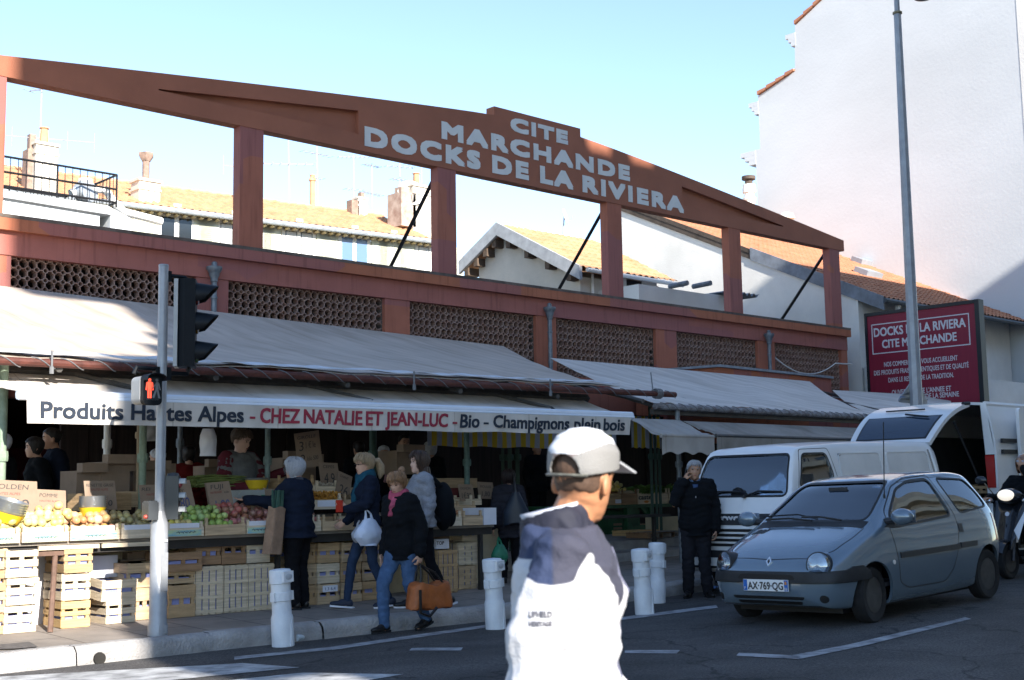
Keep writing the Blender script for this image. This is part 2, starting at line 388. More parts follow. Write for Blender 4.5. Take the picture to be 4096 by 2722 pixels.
# the beam: a 0.24 m core and a 0.13 m front skin that leaves two wedge-shaped recesses
b = MB()
b.prism([(x, D + .10, z) for x, z in P], (0, .14, 0))
def wedge(s):
    ti, to = 4.62, 8.6
    top = lambda t: beam_top(mid + s * t) - .27
    return [(mid + s * ti, 7.975), (mid + s * to, 7.97)] + [(mid + s * t, max(7.975, top(t))) for t in lin(to, ti, 10)][1:]
def skin(y0, th):
    # front skin built as vertical strips, with a hole where the wedges are
    for s in (-1, 1):
        T = lin(1.25, 4.62, 6) + lin(4.62, 8.6, 14)[1:] + lin(8.6, 11.34 if s > 0 else 11.5, 5)[1:]
        for a, c in zip(T[:-1], T[1:]):
            xa, xb = mid + s * a, mid + s * c
            if s < 0: xa, xb = xb, xa; a, c = c, a
            if 4.619 <= min(a, c) and max(a, c) <= 8.601:
                za, zb = max(7.975, beam_top(xa) - .27), max(7.975, beam_top(xb) - .27)
                cols = [((xa, BZ), (xb, BZ), (xb, 7.975), (xa, 7.975)), ((xa, za), (xb, zb), (xb, beam_top(xb)), (xa, beam_top(xa)))]
            else: cols = [((xa, BZ), (xb, BZ), (xb, beam_top(xb)), (xa, beam_top(xa)))]
            for q in cols: yield q
    yield ((mid - 1.25, BZ), (mid + 1.25, BZ), (mid + 1.25, 9.17), (mid - 1.25, 9.17))
for q in skin(0, 0): b.prism([(x, D, z) for x, z in q], (0, .098, 0))
hp('arched_beam', b, M_red, ang=12)
for i, x in enumerate(CX):
    b = MB(); w = .23; xe = x
    if i == 0: b.box((6.52, D + .012, 5.5), (6.98, D + .228, BZ))
    else: b.box((x - w, D + .012, 5.5), (x + w, D + .228, BZ))
    hp('column', b, M_redc)
b = MB(); b.box((6.2, D - .1, 5.34), (29.34, D + .6, 5.56)); hp('cornice', b, M_redp)
b = MB(); b.grid(lambda u, v: (6.2 + 23.14 * u, D - .1 + .7 * v, 5.563 + .012 * noise.noise(V3((u * 60, v * 3, 0)))), 120, 4); b.box((6.2, D - .104, 5.52), (29.34, D - .1005, 5.575)); hp('coping', b, M_soot)
b = MB(); b.box((6.2, D, 4.985), (29.3, D + .5, 5.338)); hp('frieze', b, M_mauve)
PIL = [(6.4, 7.13), (10.16, 10.75), (14.0, 14.58), (17.85, 18.43), (21.57, 22.29), (25.36, 26.05), (29.02, 29.3)]
for a, c in PIL:
    b = MB(); b.box((a, D + .02, .1), (c, D + .45, 4.983)); hp('pilaster', b, M_redc)
b = MB(); b.box((6.4, D + .08, 2.9), (29.2, D + .4, 3.78)); hp('spandrel', b, M_redc)
# pierced terracotta lattice between the pilasters: rings at the corners of a 13.5 cm grid, thin webs between them
def lattice(x0, x1, z0, z1):
    b = MB(); p = .135; nx = int((x1 - x0) / p); nz = int((z1 - z0) / p); px = (x1 - x0) / nx; pz = (z1 - z0) / nz
    yf, yb = D + .1, D + .24; ro, ri, t = .043, .032, .008; N = 10
    cs = [(math.cos(2 * math.pi * k / N), math.sin(2 * math.pi * k / N)) for k in range(N)]
    for i in range(nx + 1):
        for j in range(nz + 1):
            cx, cz = x0 + i * px, z0 + j * pz
            jx = random.uniform(-.004, .004); jz = random.uniform(-.004, .004); cx += jx; cz += jz
            vs = [(cx + ro * c, yf, cz + ro * s) for c, s in cs] + [(cx + ri * c, yf, cz + ri * s) for c, s in cs] + [(cx + ri * c, yb, cz + ri * s) for c, s in cs] + [(cx + ro * c, yb, cz + ro * s) for c, s in cs]
            fs = []
            for k in range(N):
                m = (k + 1) % N; fs += [(k, m, N + m, N + k), (N + k, N + m, 2 * N + m, 2 * N + k), (k, 3 * N + k, 3 * N + m, m)]
            b.add(vs, fs)
            if i < nx: b.box((cx + ro - .004, yf + .004, cz - t), (cx + px - ro + .004, yb, cz + t))
            if j < nz: b.box((cx - t, yf + .004, cz + ro - .004), (cx + t, yb, cz + pz - ro + .004))
    return b
for (a, c), (d, e) in zip(PIL[:-1], PIL[1:]): hp('lattice_panel', lattice(c + .01, d - .01, 3.82, 4.97), M_claustra)
for a, c in PIL[1:-1]:
    for q in (c, a - .02): b = MB(); b.box((q, D + .1, 3.785), (q + .02, D + .4, 4.982)); hp('lattice_edge', b, M_soot)
# the lettering on the beam
for wds, za, zb, fd, sp in [([('CITE', 1178, 1310)], 8.735, 9.05, .029, 1.15), ([('MARCHANDE', 1018, 1451)], 8.245, 8.61, .032, 1.22), ([('DOCKS', 840, 1107), ('DE', 1134, 1218), ('LA', 1244, 1320), ('RIVIERA', 1341, 1573)], 7.775, 8.165, .032, 1.22)]:
    o = MB()
    for w_, pa, pb in wds:
        xa, xb = at(pa, 380, Y=D).x, at(pb, 400, Y=D).x
        b = fat(text_mb(w_, zb - za - 2 * fd, 0, xb - xa - 2 * fd, .006, sp), fd); o.add([q + V3((xa + fd, -.001 + D, za + fd)) for q in b.v], b.f)
    hp('lettering', o, M_letter)
# raking struts behind the columns
M_iron = mat('black_iron', (.018, .018, .02), .5, .3, 12, metal=.3)
for x in (15.45, 20.25, 28.85):
    b = MB(); d = 2.05; b.tube([(x, D + .25, 7.62), (x + .0, D + .25 + d, 5.35)], .05, 4); hp('raking_strut', b, M_iron, ang=None)
# rainwater heads and pipes
M_zinc = mat('zinc_pipe', (.16, .18, .2), .5, .3, 9, metal=.35)
for x in (10.42, 18.14, 25.68):
    b = MB(); T = Matrix.Translation(V3((x, D - .09, 0)))
    b.lathe([(.045, 2.9), (.045, 4.62), (.055, 4.63), (.055, 4.66), (.045, 4.67), (.045, 4.9), (.06, 4.92), (.06, 4.97), (.085, 5.02), (.085, 5.05), (.105, 5.08), (.13, 5.12), (.13, 5.16), (.06, 5.17), (.045, 5.19), (.045, 5.23), (.02, 5.25)], 14, T)
    b.lathe([(.052, 4.0), (.052, 4.05)], 14, T)
    hp('drainpipe', b, M_zinc)
# inside: roof slab, back wall, side walls, a red inner partition
b = MB(); b.box((6.2, D + .46, 5.0), (29.3, 30, 5.2)); hp('roof_slab', b, M_wallin)
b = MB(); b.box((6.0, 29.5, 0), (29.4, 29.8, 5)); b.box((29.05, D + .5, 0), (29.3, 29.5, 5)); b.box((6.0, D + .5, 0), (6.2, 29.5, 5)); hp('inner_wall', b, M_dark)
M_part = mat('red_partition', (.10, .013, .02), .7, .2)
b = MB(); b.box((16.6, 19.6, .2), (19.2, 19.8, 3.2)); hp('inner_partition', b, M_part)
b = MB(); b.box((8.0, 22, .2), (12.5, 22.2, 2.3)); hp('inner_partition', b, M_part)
# low flat-roofed lean-to in front of the right-hand bays, and its blue-grey flashing
b = MB(); la = at(1640, 850, Y=17.6); lb = at(1915, 868, Y=17.6)
b.prism([(20.8, 17.6, 2.4), (lb.x, 17.6, 2.4), (lb.x, 17.6, 4.05), (22.6, 17.6, 4.1), (20.8, 17.6, 3.92)], (0, .88, 0)); b.box((lb.x, 17.9, 2.4), (29.3, D, 3.62)); hp('lean_to', b, M_redp)
b = MB(); b.prism([(20.8, 17.54, 3.925), (22.6, 17.54, 4.105), (lb.x + .03, 17.54, 4.055), (lb.x + .03, 17.54, 4.11), (22.6, 17.54, 4.16), (20.8, 17.54, 3.975)], (0, .9, 0)); b.box((lb.x, 17.84, 3.625), (29.9, D, 3.68)); hp('flashing', b, mat('lead_flashing', (.2, .22, .25), .6, .2))
# drooping white cable across the last bay
b = MB(); c0 = at(1787, 825, Y=D - .05); c1 = at(1925, 838, Y=D - .05)
b.tube([c0.lerp(c1, t) - V3((0, 0, .42 * 4 * t * (1 - t) * .8)) for t in lin(0, 1, 16)], .014, 6); b.tube([c1, c1 + V3((.75, -.02, .02))], .02, 6); hp('cable', b, mat('white_cable', (.6, .6, .58), .6, .05))

# ================================================================== BUILDINGS BEHIND
M_plaster = mat('old_white_plaster', (.68, .66, .62), .9, .12, .7, .25, 20, space='World', detail=9)
M_plgrey = mat('stained_grey_plaster', (.40, .37, .32), .9, .25, .6, .3, 20, col2=(.6, .55, .47), space='World', detail=9)
M_cream = mat('cream_render', (.66, .60, .46), .9, .08, .6, .15, 20, space='World', detail=7)
M_white = mat('white_render', (.54, .56, .575), .9, .07, .3, .2, 9, space='World', detail=10, streak=(1, .5, 1.2))
M_gut = mat('zinc_gutter', (.36, .39, .42), .45, .2, 5, metal=.3)
def tile_mat(name, c1, c2):
    m = mat(name, c1, .85, .2, 2.0, .3, 40, col2=c2, space='World', detail=9)
    return m
M_tile = tile_mat('terracotta_tiles', (.42, .215, .11), (.56, .33, .19))
M_tile2 = tile_mat('terracotta_tiles_dark', (.36, .14, .075), (.48, .23, .13))
M_glassd = mat('window_glass_dark', (.02, .025, .03), .08, 0, spec=.8)
M_glassb = mat('window_glass_blue', (.12, .2, .33), .05, 0, spec=.9)
M_wframe = mat('white_window_frame', (.75, .73, .68), .6, .05)
M_shut = mat('pale_shutter', (.55, .56, .46), .7, .06)
def tiled(b, A, B, C, Dp, pu=.24, pv=.38, h=.05):
    """barrel tiles over the quad A-B (eave) to C-D (ridge, C above B)"""
    A, B, C, Dp = map(V3, (A, B, C, Dp)); Lu = (B - A).length; Lv = ((Dp - A).length + (C - B).length) / 2
    n = (B - A).cross(Dp - A).normalized()
    if n.z < 0: n = -n
    nu = max(4, int(Lu / pu) * 4); nv = max(2, int(Lv / pv)); vs = []; fs = []; w = nu + 1
    for j in range(nv):
        for e in (0, 1):
            v = (j + e * 1.0) / nv
            for i in range(nu + 1):
                u = i / nu; p = A.lerp(B, u).lerp(Dp.lerp(C, u), v)
                cu = int(i / 4)
                k = abs(math.sin(math.pi * i / 4)) if i % 4 else 0
                z = h * (.9 * (1 if i % 4 in (1, 2) else .25 if i % 4 == 3 else .0) + (.55 if e == 0 else 0)) + .012 * noise.noise(V3((cu * .9, j * 1.3, 4)))
                vs.append(p + n * z)
    for j in range(nv):
        o = j * 2 * w
        for i in range(nu): fs.append((o + i, o + i + 1, o + w + i + 1, o + w + i))
        if j < nv - 1:
            for i in range(nu): fs.append((o + w + i, o + w + i + 1, o + 2 * w + i + 1, o + 2 * w + i))
    b.add(vs, fs)
def bp(t, name, mb, m, ang=35): return mb.build(name, m, t, W=True, ang=ang)

# --- far cream apartment block, turned a few degrees from the market hall
n1 = V3((-math.sin(rad(7.04)), -math.cos(rad(7.04)), 0)); d1 = V3((math.cos(rad(7.04)), -math.sin(rad(7.04)), 0))
P0 = at(608, 505, Y=42)
def A1(x, y, off=0): return at_plane(x, y, P0 - n1 * off, n1)
ze = P0.z
apt = thing('apartment_block', 'long cream apartment block with shuttered windows under a tiled roof, behind the beam openings', 'building', (P0.x, P0.y, 0))
XL, XR = A1(-120, 440), A1(1010, 540)
s0, s1 = (XL - P0).dot(d1), (XR - P0).dot(d1)
rid = A1(608, 466, 4.6); zr = rid.z
Q = lambda s, off, z: V3((P0.x, P0.y, 0)) + d1 * s - n1 * off + V3((0, 0, z))
b = MB(); wz = ze - .25
b.add([Q(s0, .66, -1), Q(s1, .66, -1), Q(s1, .66, wz), Q(s0, .66, wz), Q(s0, 9, -1), Q(s1, 9, -1), Q(s1, 9, wz), Q(s0, 9, wz)], [(0, 1, 2, 3), (1, 5, 6, 2), (5, 4, 7, 6), (4, 0, 3, 7), (3, 2, 6, 7)])
bp(apt, 'wall', b, M_cream)
b = MB(); tiled(b, Q(s0, .2, ze), Q(s1, .2, ze), Q(s1, 4.6, zr), Q(s0, 4.6, zr), .3, .42, .06); b.add([Q(s0, 4.6, zr), Q(s1, 4.6, zr), Q(s1, 9.2, ze), Q(s0, 9.2, ze)], [(0, 1, 2, 3)]); bp(apt, 'roof', b, M_tile)
b = MB(); b.tube([Q(s, 4.6, zr + .03 + .03 * (i % 2)) for i, s in enumerate(lin(s0, s1, 90))], .11, 6); bp(apt, 'ridge_tiles', b, M_tile)
b = MB(); b.tube([Q(s0, .12, ze - .06), Q(s1, .12, ze - .06)], .1, 8); bp(apt, 'gutter', b, M_gut)
b = MB()
for k, s in enumerate(lin(s0, s1, 60)): b.tube([Q(s, .22, ze - .16), Q(s, .7, ze - .16)], .07, 4)
b.add([Q(s0, .2, ze - .1), Q(s1, .2, ze - .1), Q(s1, .8, ze - .1), Q(s0, .8, ze - .1)], [(3, 2, 1, 0)]); bp(apt, 'eave_brackets', b, mat('eave_wood', (.45, .36, .2), .8, .15))
b = MB()
for z, t, o in ((ze - .55, .1, .64), (ze - .75, .06, .66)):
    b.add([Q(s0, o, z), Q(s1, o, z), Q(s1, o, z + t), Q(s0, o, z + t), Q(s0, .7, z), Q(s1, .7, z), Q(s1, .7, z + t), Q(s0, .7, z + t)], [(0, 1, 2, 3), (3, 2, 6, 7), (0, 4, 5, 1)])
bp(apt, 'cornice_moulding', b, M_cream)
def obox(b, s, off, z, ws, wo, h):
    vs = [Q(s - ws / 2, off + wo, z), Q(s + ws / 2, off + wo, z), Q(s + ws / 2, off, z), Q(s - ws / 2, off, z)]; vs += [v + V3((0, 0, h)) for v in vs]
    b.add(vs, [(0, 1, 2, 3), (7, 6, 5, 4), (0, 4, 5, 1), (1, 5, 6, 2), (2, 6, 7, 3), (3, 7, 4, 0)])
ztop = A1(687, 532, .7).z
for i, (px, kind) in enumerate([(405, 0), (539, 1), (687, 1), (815, 2), (905, 3), (989, 1)]):
    s = (A1(px, 545, .7) - P0).dot(d1); zt = ztop; h = 2.0
    b = MB(); obox(b, s, .62, zt - h, 1.5, .075, h + .1); fr = bp(apt, 'window', b, M_wframe)
    if kind != 3:
        for k in (-1, 1):
            b = MB(); obox(b, s + k * .34, .612, zt - h + .05, .5, .006, h - .12); b.v = [v - apt.location for v in b.v]; b.build('pane', M_glassb if kind == 2 else M_glassd, fr)
            if kind == 1:
                c = MB(); c.grid(lambda u, v, k=k: Q(s + k * .34 - .22 + .44 * u, .608 - .004 * math.sin(u * 40), zt - h + .1 + (h - .2) * v), 20, 1); c.v = [v - apt.location for v in c.v]; c.build('curtain', mat('net_curtain', (.6, .6, .58), .9, .1), fr)
        c = MB(); obox(c, s, .604, zt - h + .9, 1.2, .02, .05); obox(c, s, .6, zt - h, .09, .02, h); c.v = [v - apt.location for v in c.v]; c.build('glazing_bar', M_wframe, fr)
    for k in ((-1, 1) if kind != 3 else (-.46, .46)):
        b = MB(); obox(b, s + k * (1.22 if kind != 3 else .8), .6, zt - h, .86 if kind != 3 else .7, .05, h + .05); bp(apt, 'shutter', b, M_shut)
        b = MB()
        for q in range(24): obox(b, s + k * (1.22 if kind != 3 else .8), .59, zt - h + .1 + q * .075, .62, .02, .03)
        bp(apt, 'shutter_slats', b, M_shut)
    b = MB(); obox(b, s, .5, zt + .22, 1.9, .2, .08); obox(b, s, .56, zt + .3, .3, .12, .16); bp(apt, 'lintel_moulding', b, M_cream)
    if i in (2, 3, 4):
        pa = Q(s + (2.1 if i != 4 else -1.7), .65, zt - .8); b = MB()
        pts = [pa + d1 * (-.3 + .6 * t) + V3((0, 0, .55 * math.sin(math.pi * min(1, t)) ** .5)) for t in lin(0, 1, 10)]
        b.tube([pa - d1 * .3 - V3((0, 0, 1))] + pts + [pa + d1 * .3 - V3((0, 0, 1))], .015, 5); bp(apt, 'wall_hook', b, M_iron)
# --- chimneys, flues, antennas and dishes on that roof
M_chim = mat('chimney_render', (.6, .55, .47), .9, .2, 2, space='World'); M_alu = mat('antenna_aluminium', (.36, .34, .33), .5, .15, metal=.2)
M_rust = mat('rusty_flue', (.26, .18, .14), .7, .3, 8)
def roofz(off): return ze + (zr - ze) * off / 4.6
def chimney(px, py, off, w, h, label, pots=True):
    p = A1(px, py, off); c = thing('chimney', label, 'chimney', p)
    b = MB(); b.cbox((0, 0, h / 2 - .4), (w, w * .8, h + .8)); b.build('stack', M_chim, c)
    b = MB(); b.cbox((0, 0, h), (w * 1.15, w * .95, .1)); b.cbox((0, 0, h - .35), (w * 1.1, w * .9, .08)); b.build('cap', M_chim, c)
    if pots:
        b = MB(); b.lathe([(.17, h + .05), (.13, h + .6), (.17, h + .62), (.17, h + .66)], 10); b.build('pot', M_tile, c)
    return c
c = chimney(98, 432, .4, .78, 1.5, 'pale rendered chimney with a terracotta pot and antenna mast, behind the terrace railing'); 
b = MB(); b.cbox((-.42, .2, .5), (.3, .5, 1.6)); b.cbox((-.4, .1, 1.5), (.22, .25, .7)); b.build('old_flue', M_rust, c)
c = chimney(335, 465, 1.3, .85, .75, 'squat chimney with a brown metal hooded flue, on the cream block roof', False)
b = MB(); b.lathe([(.14, .75), (.14, 1.55)], 10); b.lathe([(.17, 1.55), (.3, 1.75), (.3, 1.87), (.2, 1.89)], 6); b.build('flue', M_rust, c)
c = chimney(960, 510, 2.2, 1.0, 1.5, 'soot-stained brick chimney with a satellite dish, near the raking strut')
b = MB(); b.cbox((-.75, .1, .35), (.8, 1.0, 1.5)); b.cbox((-.8, 0, 1.2), (.45, .5, .35)); b.build('brick_stack', mat('dark_brick', (.27, .18, .14), .9, .5, 3, col2=(.5, .42, .35), space='World'), c)
c = chimney(830, 484, 4.4, .5, .5, 'small stepped chimney on the ridge of the cream block', False)
b = MB(); b.cbox((-.4, 0, .0), (.4, .4, .7)); b.cbox((.05, 0, .6), (.2, .25, .35)); b.build('stub', M_rust, c)
p = A1(720, 470, 4.6); c = thing('roof_flue', 'slim terracotta flue pipe standing on the ridge between two antennas', 'flue', p)
b = MB(); b.lathe([(.12, -.3), (.12, 1.0), (.16, 1.02), (.16, 1.1), (.1, 1.2), (.12, 1.3)], 10); b.build('pipe', M_tile, c)
p = A1(196, 450, 1.2); c = thing('roof_vent', 'small white mushroom vent on the tiles behind the railing', 'vent', p)
b = MB(); b.lathe([(.1, -.3), (.1, .3), (.26, .3), (.26, .6), (.1, .62)], 12); b.build('vent_cap', M_wframe, c)
def antenna(px, py, off, h, label, booms, tilt=0, pl=None):
    p = A1(px, py, off) if pl is None else pl; t = thing('tv_antenna', label, 'antenna', p)
    b = MB(); b.tube([(0, 0, -.3), (tilt, 0, h)], .028, 6); b.build('mast', M_alu, t)
    for (z, L, ang, n, el) in booms:
        b = MB(); dx = V3((math.cos(ang), math.sin(ang), .06)); o = V3((tilt * z / h, 0, z)); pr = V3((-dx.y, dx.x, 0)) if n > 0 else V3((0, 0, 1))
        b.tube([o - dx * L * .5, o + dx * L * .5], .02, 5)
        for k in range(abs(n)):
            q = o + dx * L * (k / (abs(n) - 1) - .5); b.tube([q - pr * el, q + pr * el], .011, 4)
        b.build('boom', M_alu, t)
antenna(92, 345, .4, 3.0, 'tall rooftop antenna with two crossed booms beside the terrace chimney', [(2.6, 1.8, .4, 6, .4), (.4, 3.8, -.15, -5, .35), (2.2, 1.3, 1.9, 4, .3)], .0)
antenna(545, 462, 3.8, 4.0, 'antenna partly hidden by the second red column', [(3.8, 1.2, 2.6, 4, .3), (1.4, 1.6, .2, -4, .4)], .2)
antenna(667, 462, 4.6, 3.8, 'double antenna on a single mast, left of the slim flue', [(3.7, 2.2, -.3, 7, .25), (3.3, 1.6, .1, 5, .2), (1.6, 2.2, -.4, 7, .25)], -.1)
antenna(733, 473, 4.6, 3.4, 'antenna with a long slanting boom, right of the slim flue', [(3.3, 2.6, -.3, 10, .25), (2.3, 1.8, .2, 6, .2), (1.2, .6, .2, 3, .2)], -.1)
antenna(815, 488, 4.6, 2.6, 'thin antenna above the small stepped chimney', [(2.5, 1.4, -.4, 8, .2), (1.0, .9, 0, 4, .2)])
antenna(857, 492, 4.6, 2.3, 'thin antenna right of the small stepped chimney', [(2.2, 1.0, .2, 6, .2), (.9, 1.4, .3, 6, .2)])
antenna(922, 500, 3.6, 3.2, 'crowded antenna left of the satellite dish', [(3.0, 3.6, -.3, 10, .25), (2.3, 1.4, -.2, 6, .2), (1.7, .9, 0, 5, .2)])
antenna(972, 500, 2.6, 3.6, 'antenna rising behind the satellite dish', [(3.4, 1.2, .2, 6, .3), (2.4, 1.6, -.3, 7, .25), (1.4, 1.2, .5, 4, .2)])
def dish(p, r, label, nrm):
    t = thing('satellite_dish', label, 'satellite dish', p); M = V3(nrm).normalized().to_track_quat('Z', 'Y').to_matrix().to_4x4()
    b = MB(); b.lathe([(.02, 0), (r * .5, .03 * r * 4 * .25), (r, .2 * r), (r, .22 * r), (r * .5, .06 * r), (.02, .03)], 18, M); b.build('reflector', M_wframe, t)
    b = MB(); b.tube([(0, 0, 0), (0, .1, -1.0)], .03, 6); b.tube([M @ V3((0, -r * .9, .1)), M @ V3((0, -.1, r * 1.1))], .02, 5); b.build('arm', M_alu, t)
dish(A1(946, 448, 2.0), .62, 'white satellite dish on the sooty chimney', (-.4, -1, .35))
dish(A1(1300, 500, -2), .35, 'small white dish on a thin pole above the gabled house', (.6, -1, .3))

# --- terrace block in front of it on the left, with iron railing
Yt = 31.; tA, tB = at(-40, 432, Y=Yt), at(268, 478, Y=Yt)
ter = thing('terrace_block', 'blank white wall of a roof terrace block at the left, under the railing', 'building', (tB.x - 5, Yt, 0))
zt = tB.z; b = MB(); b.box((tA.x - 2, Yt, -.5), (tB.x - .45, Yt + 5, zt - .02)); bp(ter, 'wall', b, M_white)
b = MB(); b.prism([(tA.x - 2, Yt - .12, zt - .02), (tB.x - .3, Yt - .12, zt - .02), (tB.x + .55, Yt - .12, zt - .35), (tB.x + .35, Yt - .12, zt - .62), (tB.x - .2, Yt - .12, zt - .75), (tB.x - .2, Yt - .12, zt - .25), (tA.x - 2, Yt - .12, zt - .14)], (0, 5.2, 0)); bp(ter, 'coping', b, M_white)
ral = thing('terrace_railing', 'grey iron railing with thin bars round the roof terrace', 'railing', (tB.x - 4, Yt, zt))
hr = at(276, 405, Y=Yt).z - zt; Lx = tB.x; b = MB(); bars = MB()
for z in (.12, hr * .55, hr): b.tube([(tA.x - 2, Yt, zt + z), (Lx, Yt, zt + z)], .03, 6)
for z in (.12, hr): b.tube([(Lx, Yt, zt + z), (Lx, Yt + 3.2, zt + z)], .03, 6); b.tube([(Lx, Yt + 3.2, zt + z), (tA.x - 2, Yt + 3.2, zt + z)], .03, 6)
for k in range(int((Lx - tA.x + 2) / .2)): bars.tube([(Lx - k * .2, Yt, zt), (Lx - k * .2, Yt, zt + hr)], .011 if k % 8 else .028, 4)
for k in range(16): bars.tube([(Lx, Yt + k * .2, zt), (Lx, Yt + k * .2, zt + hr)], .011, 4)
for k in range(int((Lx - tA.x + 2) / .2)): bars.tube([(Lx - k * .2, Yt + 3.2, zt), (Lx - k * .2, Yt + 3.2, zt + hr)], .011, 4)
bp(ral, 'handrail', b, M_iron); bp(ral, 'bars', bars, M_iron)
t = thing('terrace_ducting', 'white ducts and a grey fan unit lying behind the terrace railing', 'air duct', at(205, 462, Y=Yt + .8))
b = MB(); b.lathe([(.3, -.15), (.34, .0), (.3, .15)], 14, Matrix.Translation(V3((-.1, 0, .2))) @ Matrix.Rotation(rad(80), 4, 'X') @ Matrix.Rotation(rad(20), 4, 'Y')); b.build('fan_unit', M_gut, t)
b = MB(); b.tube([(.1, 0, .3), (.45, 0, .35), (.75, 0, .0), (1.0, 0, -.18), (2.1, 0, -.3)], .11, 10); b.tube([(-.5, 0, .1), (-.25, 0, .25)], .12, 10); b.build('duct', M_wframe, t)

# --- small gabled house in the middle
XG = 23.0
pk = at(1145, 518, X=XG); rl = at(1058, 608, X=XG); rr = at(1337, 618, X=XG)
hs = thing('gabled_house', 'small stained plaster house with a tiled gable roof, behind the middle opening', 'house', (XG, pk.y, 0))
yl, yr = rl.y, rr.y; zl, zr2 = rl.z, rr.z
wl, wr = yl - .45, yr + .35
zwl = pk.z + (zl - pk.z) * (wl - pk.y) / (yl - pk.y) - .32; zwr = pk.z + (zr2 - pk.z) * (wr - pk.y) / (yr - pk.y) - .32
XE = at(1548, 642, Y=yr).x
b = MB(); b.prism([(XG + .35, wl, 0), (XG + .35, wl, zwl), (XG + .35, pk.y, pk.z - .3), (XG + .35, wr, zwr), (XG + .35, wr, 0)], (XE - XG - .35, 0, 0)); bp(hs, 'wall', b, M_plgrey)
b = MB(); tiled(b, (XG, yr, zr2), (XE + .3, yr, zr2), (XE + .3, pk.y, pk.z), (XG, pk.y, pk.z), .24, .36, .05); tiled(b, (XE + .3, yl, zl), (XG, yl, zl), (XG, pk.y, pk.z), (XE + .3, pk.y, pk.z), .24, .36, .05)
b.add([(XG, yr, zr2 - .1), (XE, yr, zr2 - .1), (XE, pk.y, pk.z - .1), (XG, pk.y, pk.z - .1), (XG, yl, zl - .1), (XE, yl, zl - .1)], [(0, 1, 2, 3), (3, 2, 5, 4)]); bp(hs, 'roof', b, M_tile)
b = MB(); w = .3
for (ya, za) in ((yl, zl), (yr, zr2)):
    b.prism([(XG - .03, ya, za + .06), (XG - .03, pk.y, pk.z + .06), (XG - .03, pk.y, pk.z - w), (XG - .03, ya, za - w)], (.1, 0, 0))
bp(hs, 'barge_flashing', b, mat('grey_barge', (.34, .35, .36), .7, .2, 4, space='World'))
M_oldt = mat('old_timber', (.1, .07, .05), .9, .3)
for t in (.12, .35, .6, .85):
    for (ya, za) in ((yl, zl), (yr, zr2)):
        b = MB(); q = V3((XG, pk.y, pk.z)).lerp(V3((XG, ya, za)), t); b.box((XG + .05, q.y - .08, q.z - .5), (XG + .5, q.y + .08, q.z - .28)); bp(hs, 'purlin_end', b, M_oldt)
b = MB(); b.tube([(XG + .2, yr - .06, zr2 - .03), (XE + .4, yr - .06, zr2 - .06)], .06, 8); b.tube([(XE - .05, yr, zr2 - .1), (XE - .05, yr + .2, zr2 - .5), (XE - .05, yr + .25, 5)], .05, 8); b.tube([(XG + .75, wr - .06, zwr + .1), (XG + .75, wr - .06, 4)], .035, 8); bp(hs, 'gutter', b, M_wframe)
wx = at(1458, 668, Y=wr).x; wzt = at(1458, 648, Y=wr).z
b = MB(); b.box((wx - .35, wr - .03, wzt - 1.5), (wx + .35, wr + .02, wzt)); o = bp(hs, 'window', b, M_glassd)
for k in (-1, 1):
    b = MB(); b.box((wx + k * .62 - .3, wr - .07, wzt - 1.5), (wx + k * .62 + .3, wr - .01, wzt + .03))
    for q in range(18): b.box((wx + k * .62 - .25, wr - .085, wzt - 1.45 + q * .08), (wx + k * .62 + .25, wr - .07, wzt - 1.41 + q * .08))
    bp(hs, 'shutter', b, M_wframe)
# flat annex walls to the right of it
an = at(1472, 655, Y=wr - 1.4); an2 = at(1640, 660, Y=wr - 1.4); an3 = at(1684, 652, Y=wr - 1.4)
t = thing('annex', 'low white annex with two projecting pipe stubs, between the gabled house and the tiled house', 'building', (an.x, wr - 1.4, 0))
b = MB(); b.box((an.x, wr - 1.4, 0), (an2.x, wr + 3, an.z)); b.box((an2.x + .003, wr - 1.3, 0), (an3.x + .6, wr + 3, an.z + .05)); bp(t, 'wall', b, M_plaster)
b = MB()
for px in (1550, 1604): q = at(px, 660, Y=wr - 1.4); b.tube([q + V3((0, .1, 0)), q + V3((0, -.5, .02))], .07, 8)
bp(t, 'pipe_stub', b, M_zinc)
b = MB(); q = at(1668, 659, Y=wr - 1.5); b.grid(lambda u, v: (q.x + 1.4 * u, wr - 1.65 + v * 1.0, an.z + .1 + .05 * math.sin(u * 40)), 40, 2); bp(t, 'corrugated_roof', b, M_zinc)

# --- long tiled house at the right end
XH = 30.2
f0 = at(2030, 688, X=XH - .08); r0 = at(1560, 515, X=XH - .08); sl = (r0.z - f0.z) / (r0.y - f0.y)
yrg = at(1440, 470, X=XH - .08).y + 1.0; zrg = f0.z + sl * (yrg - f0.y); XW = 39.0
th = thing('tiled_house', 'white plastered house with a long orange tiled roof, behind the right end of the beam', 'house', (XH, f0.y, 0))
yw = f0.y + .75
b = MB(); b.prism([(XH, yw, 0), (XH, yw, f0.z + sl * .75 - .22), (XH, yrg, zrg - .22), (XH, yrg, 0)], (XW - XH - .05, 0, 0)); bp(th, 'wall', b, M_plaster)
b = MB(); tiled(b, (XH - .02, f0.y, f0.z), (XW, f0.y, f0.z), (XW, yrg, zrg), (XH - .02, yrg, zrg), .23, .36, .05); bp(th, 'roof', b, M_tile2)
b = MB(); b.add([(XH - .06, f0.y, f0.z - .1), (XW, f0.y, f0.z - .1), (XW, yrg, zrg - .1), (XH - .06, yrg, zrg - .1)], [(3, 2, 1, 0)]); bp(th, 'roof_underside', b, mat('roof_boards', (.12, .1, .09), .9, .3))
b = MB(); ym = f0.y + (yrg - f0.y) * .42
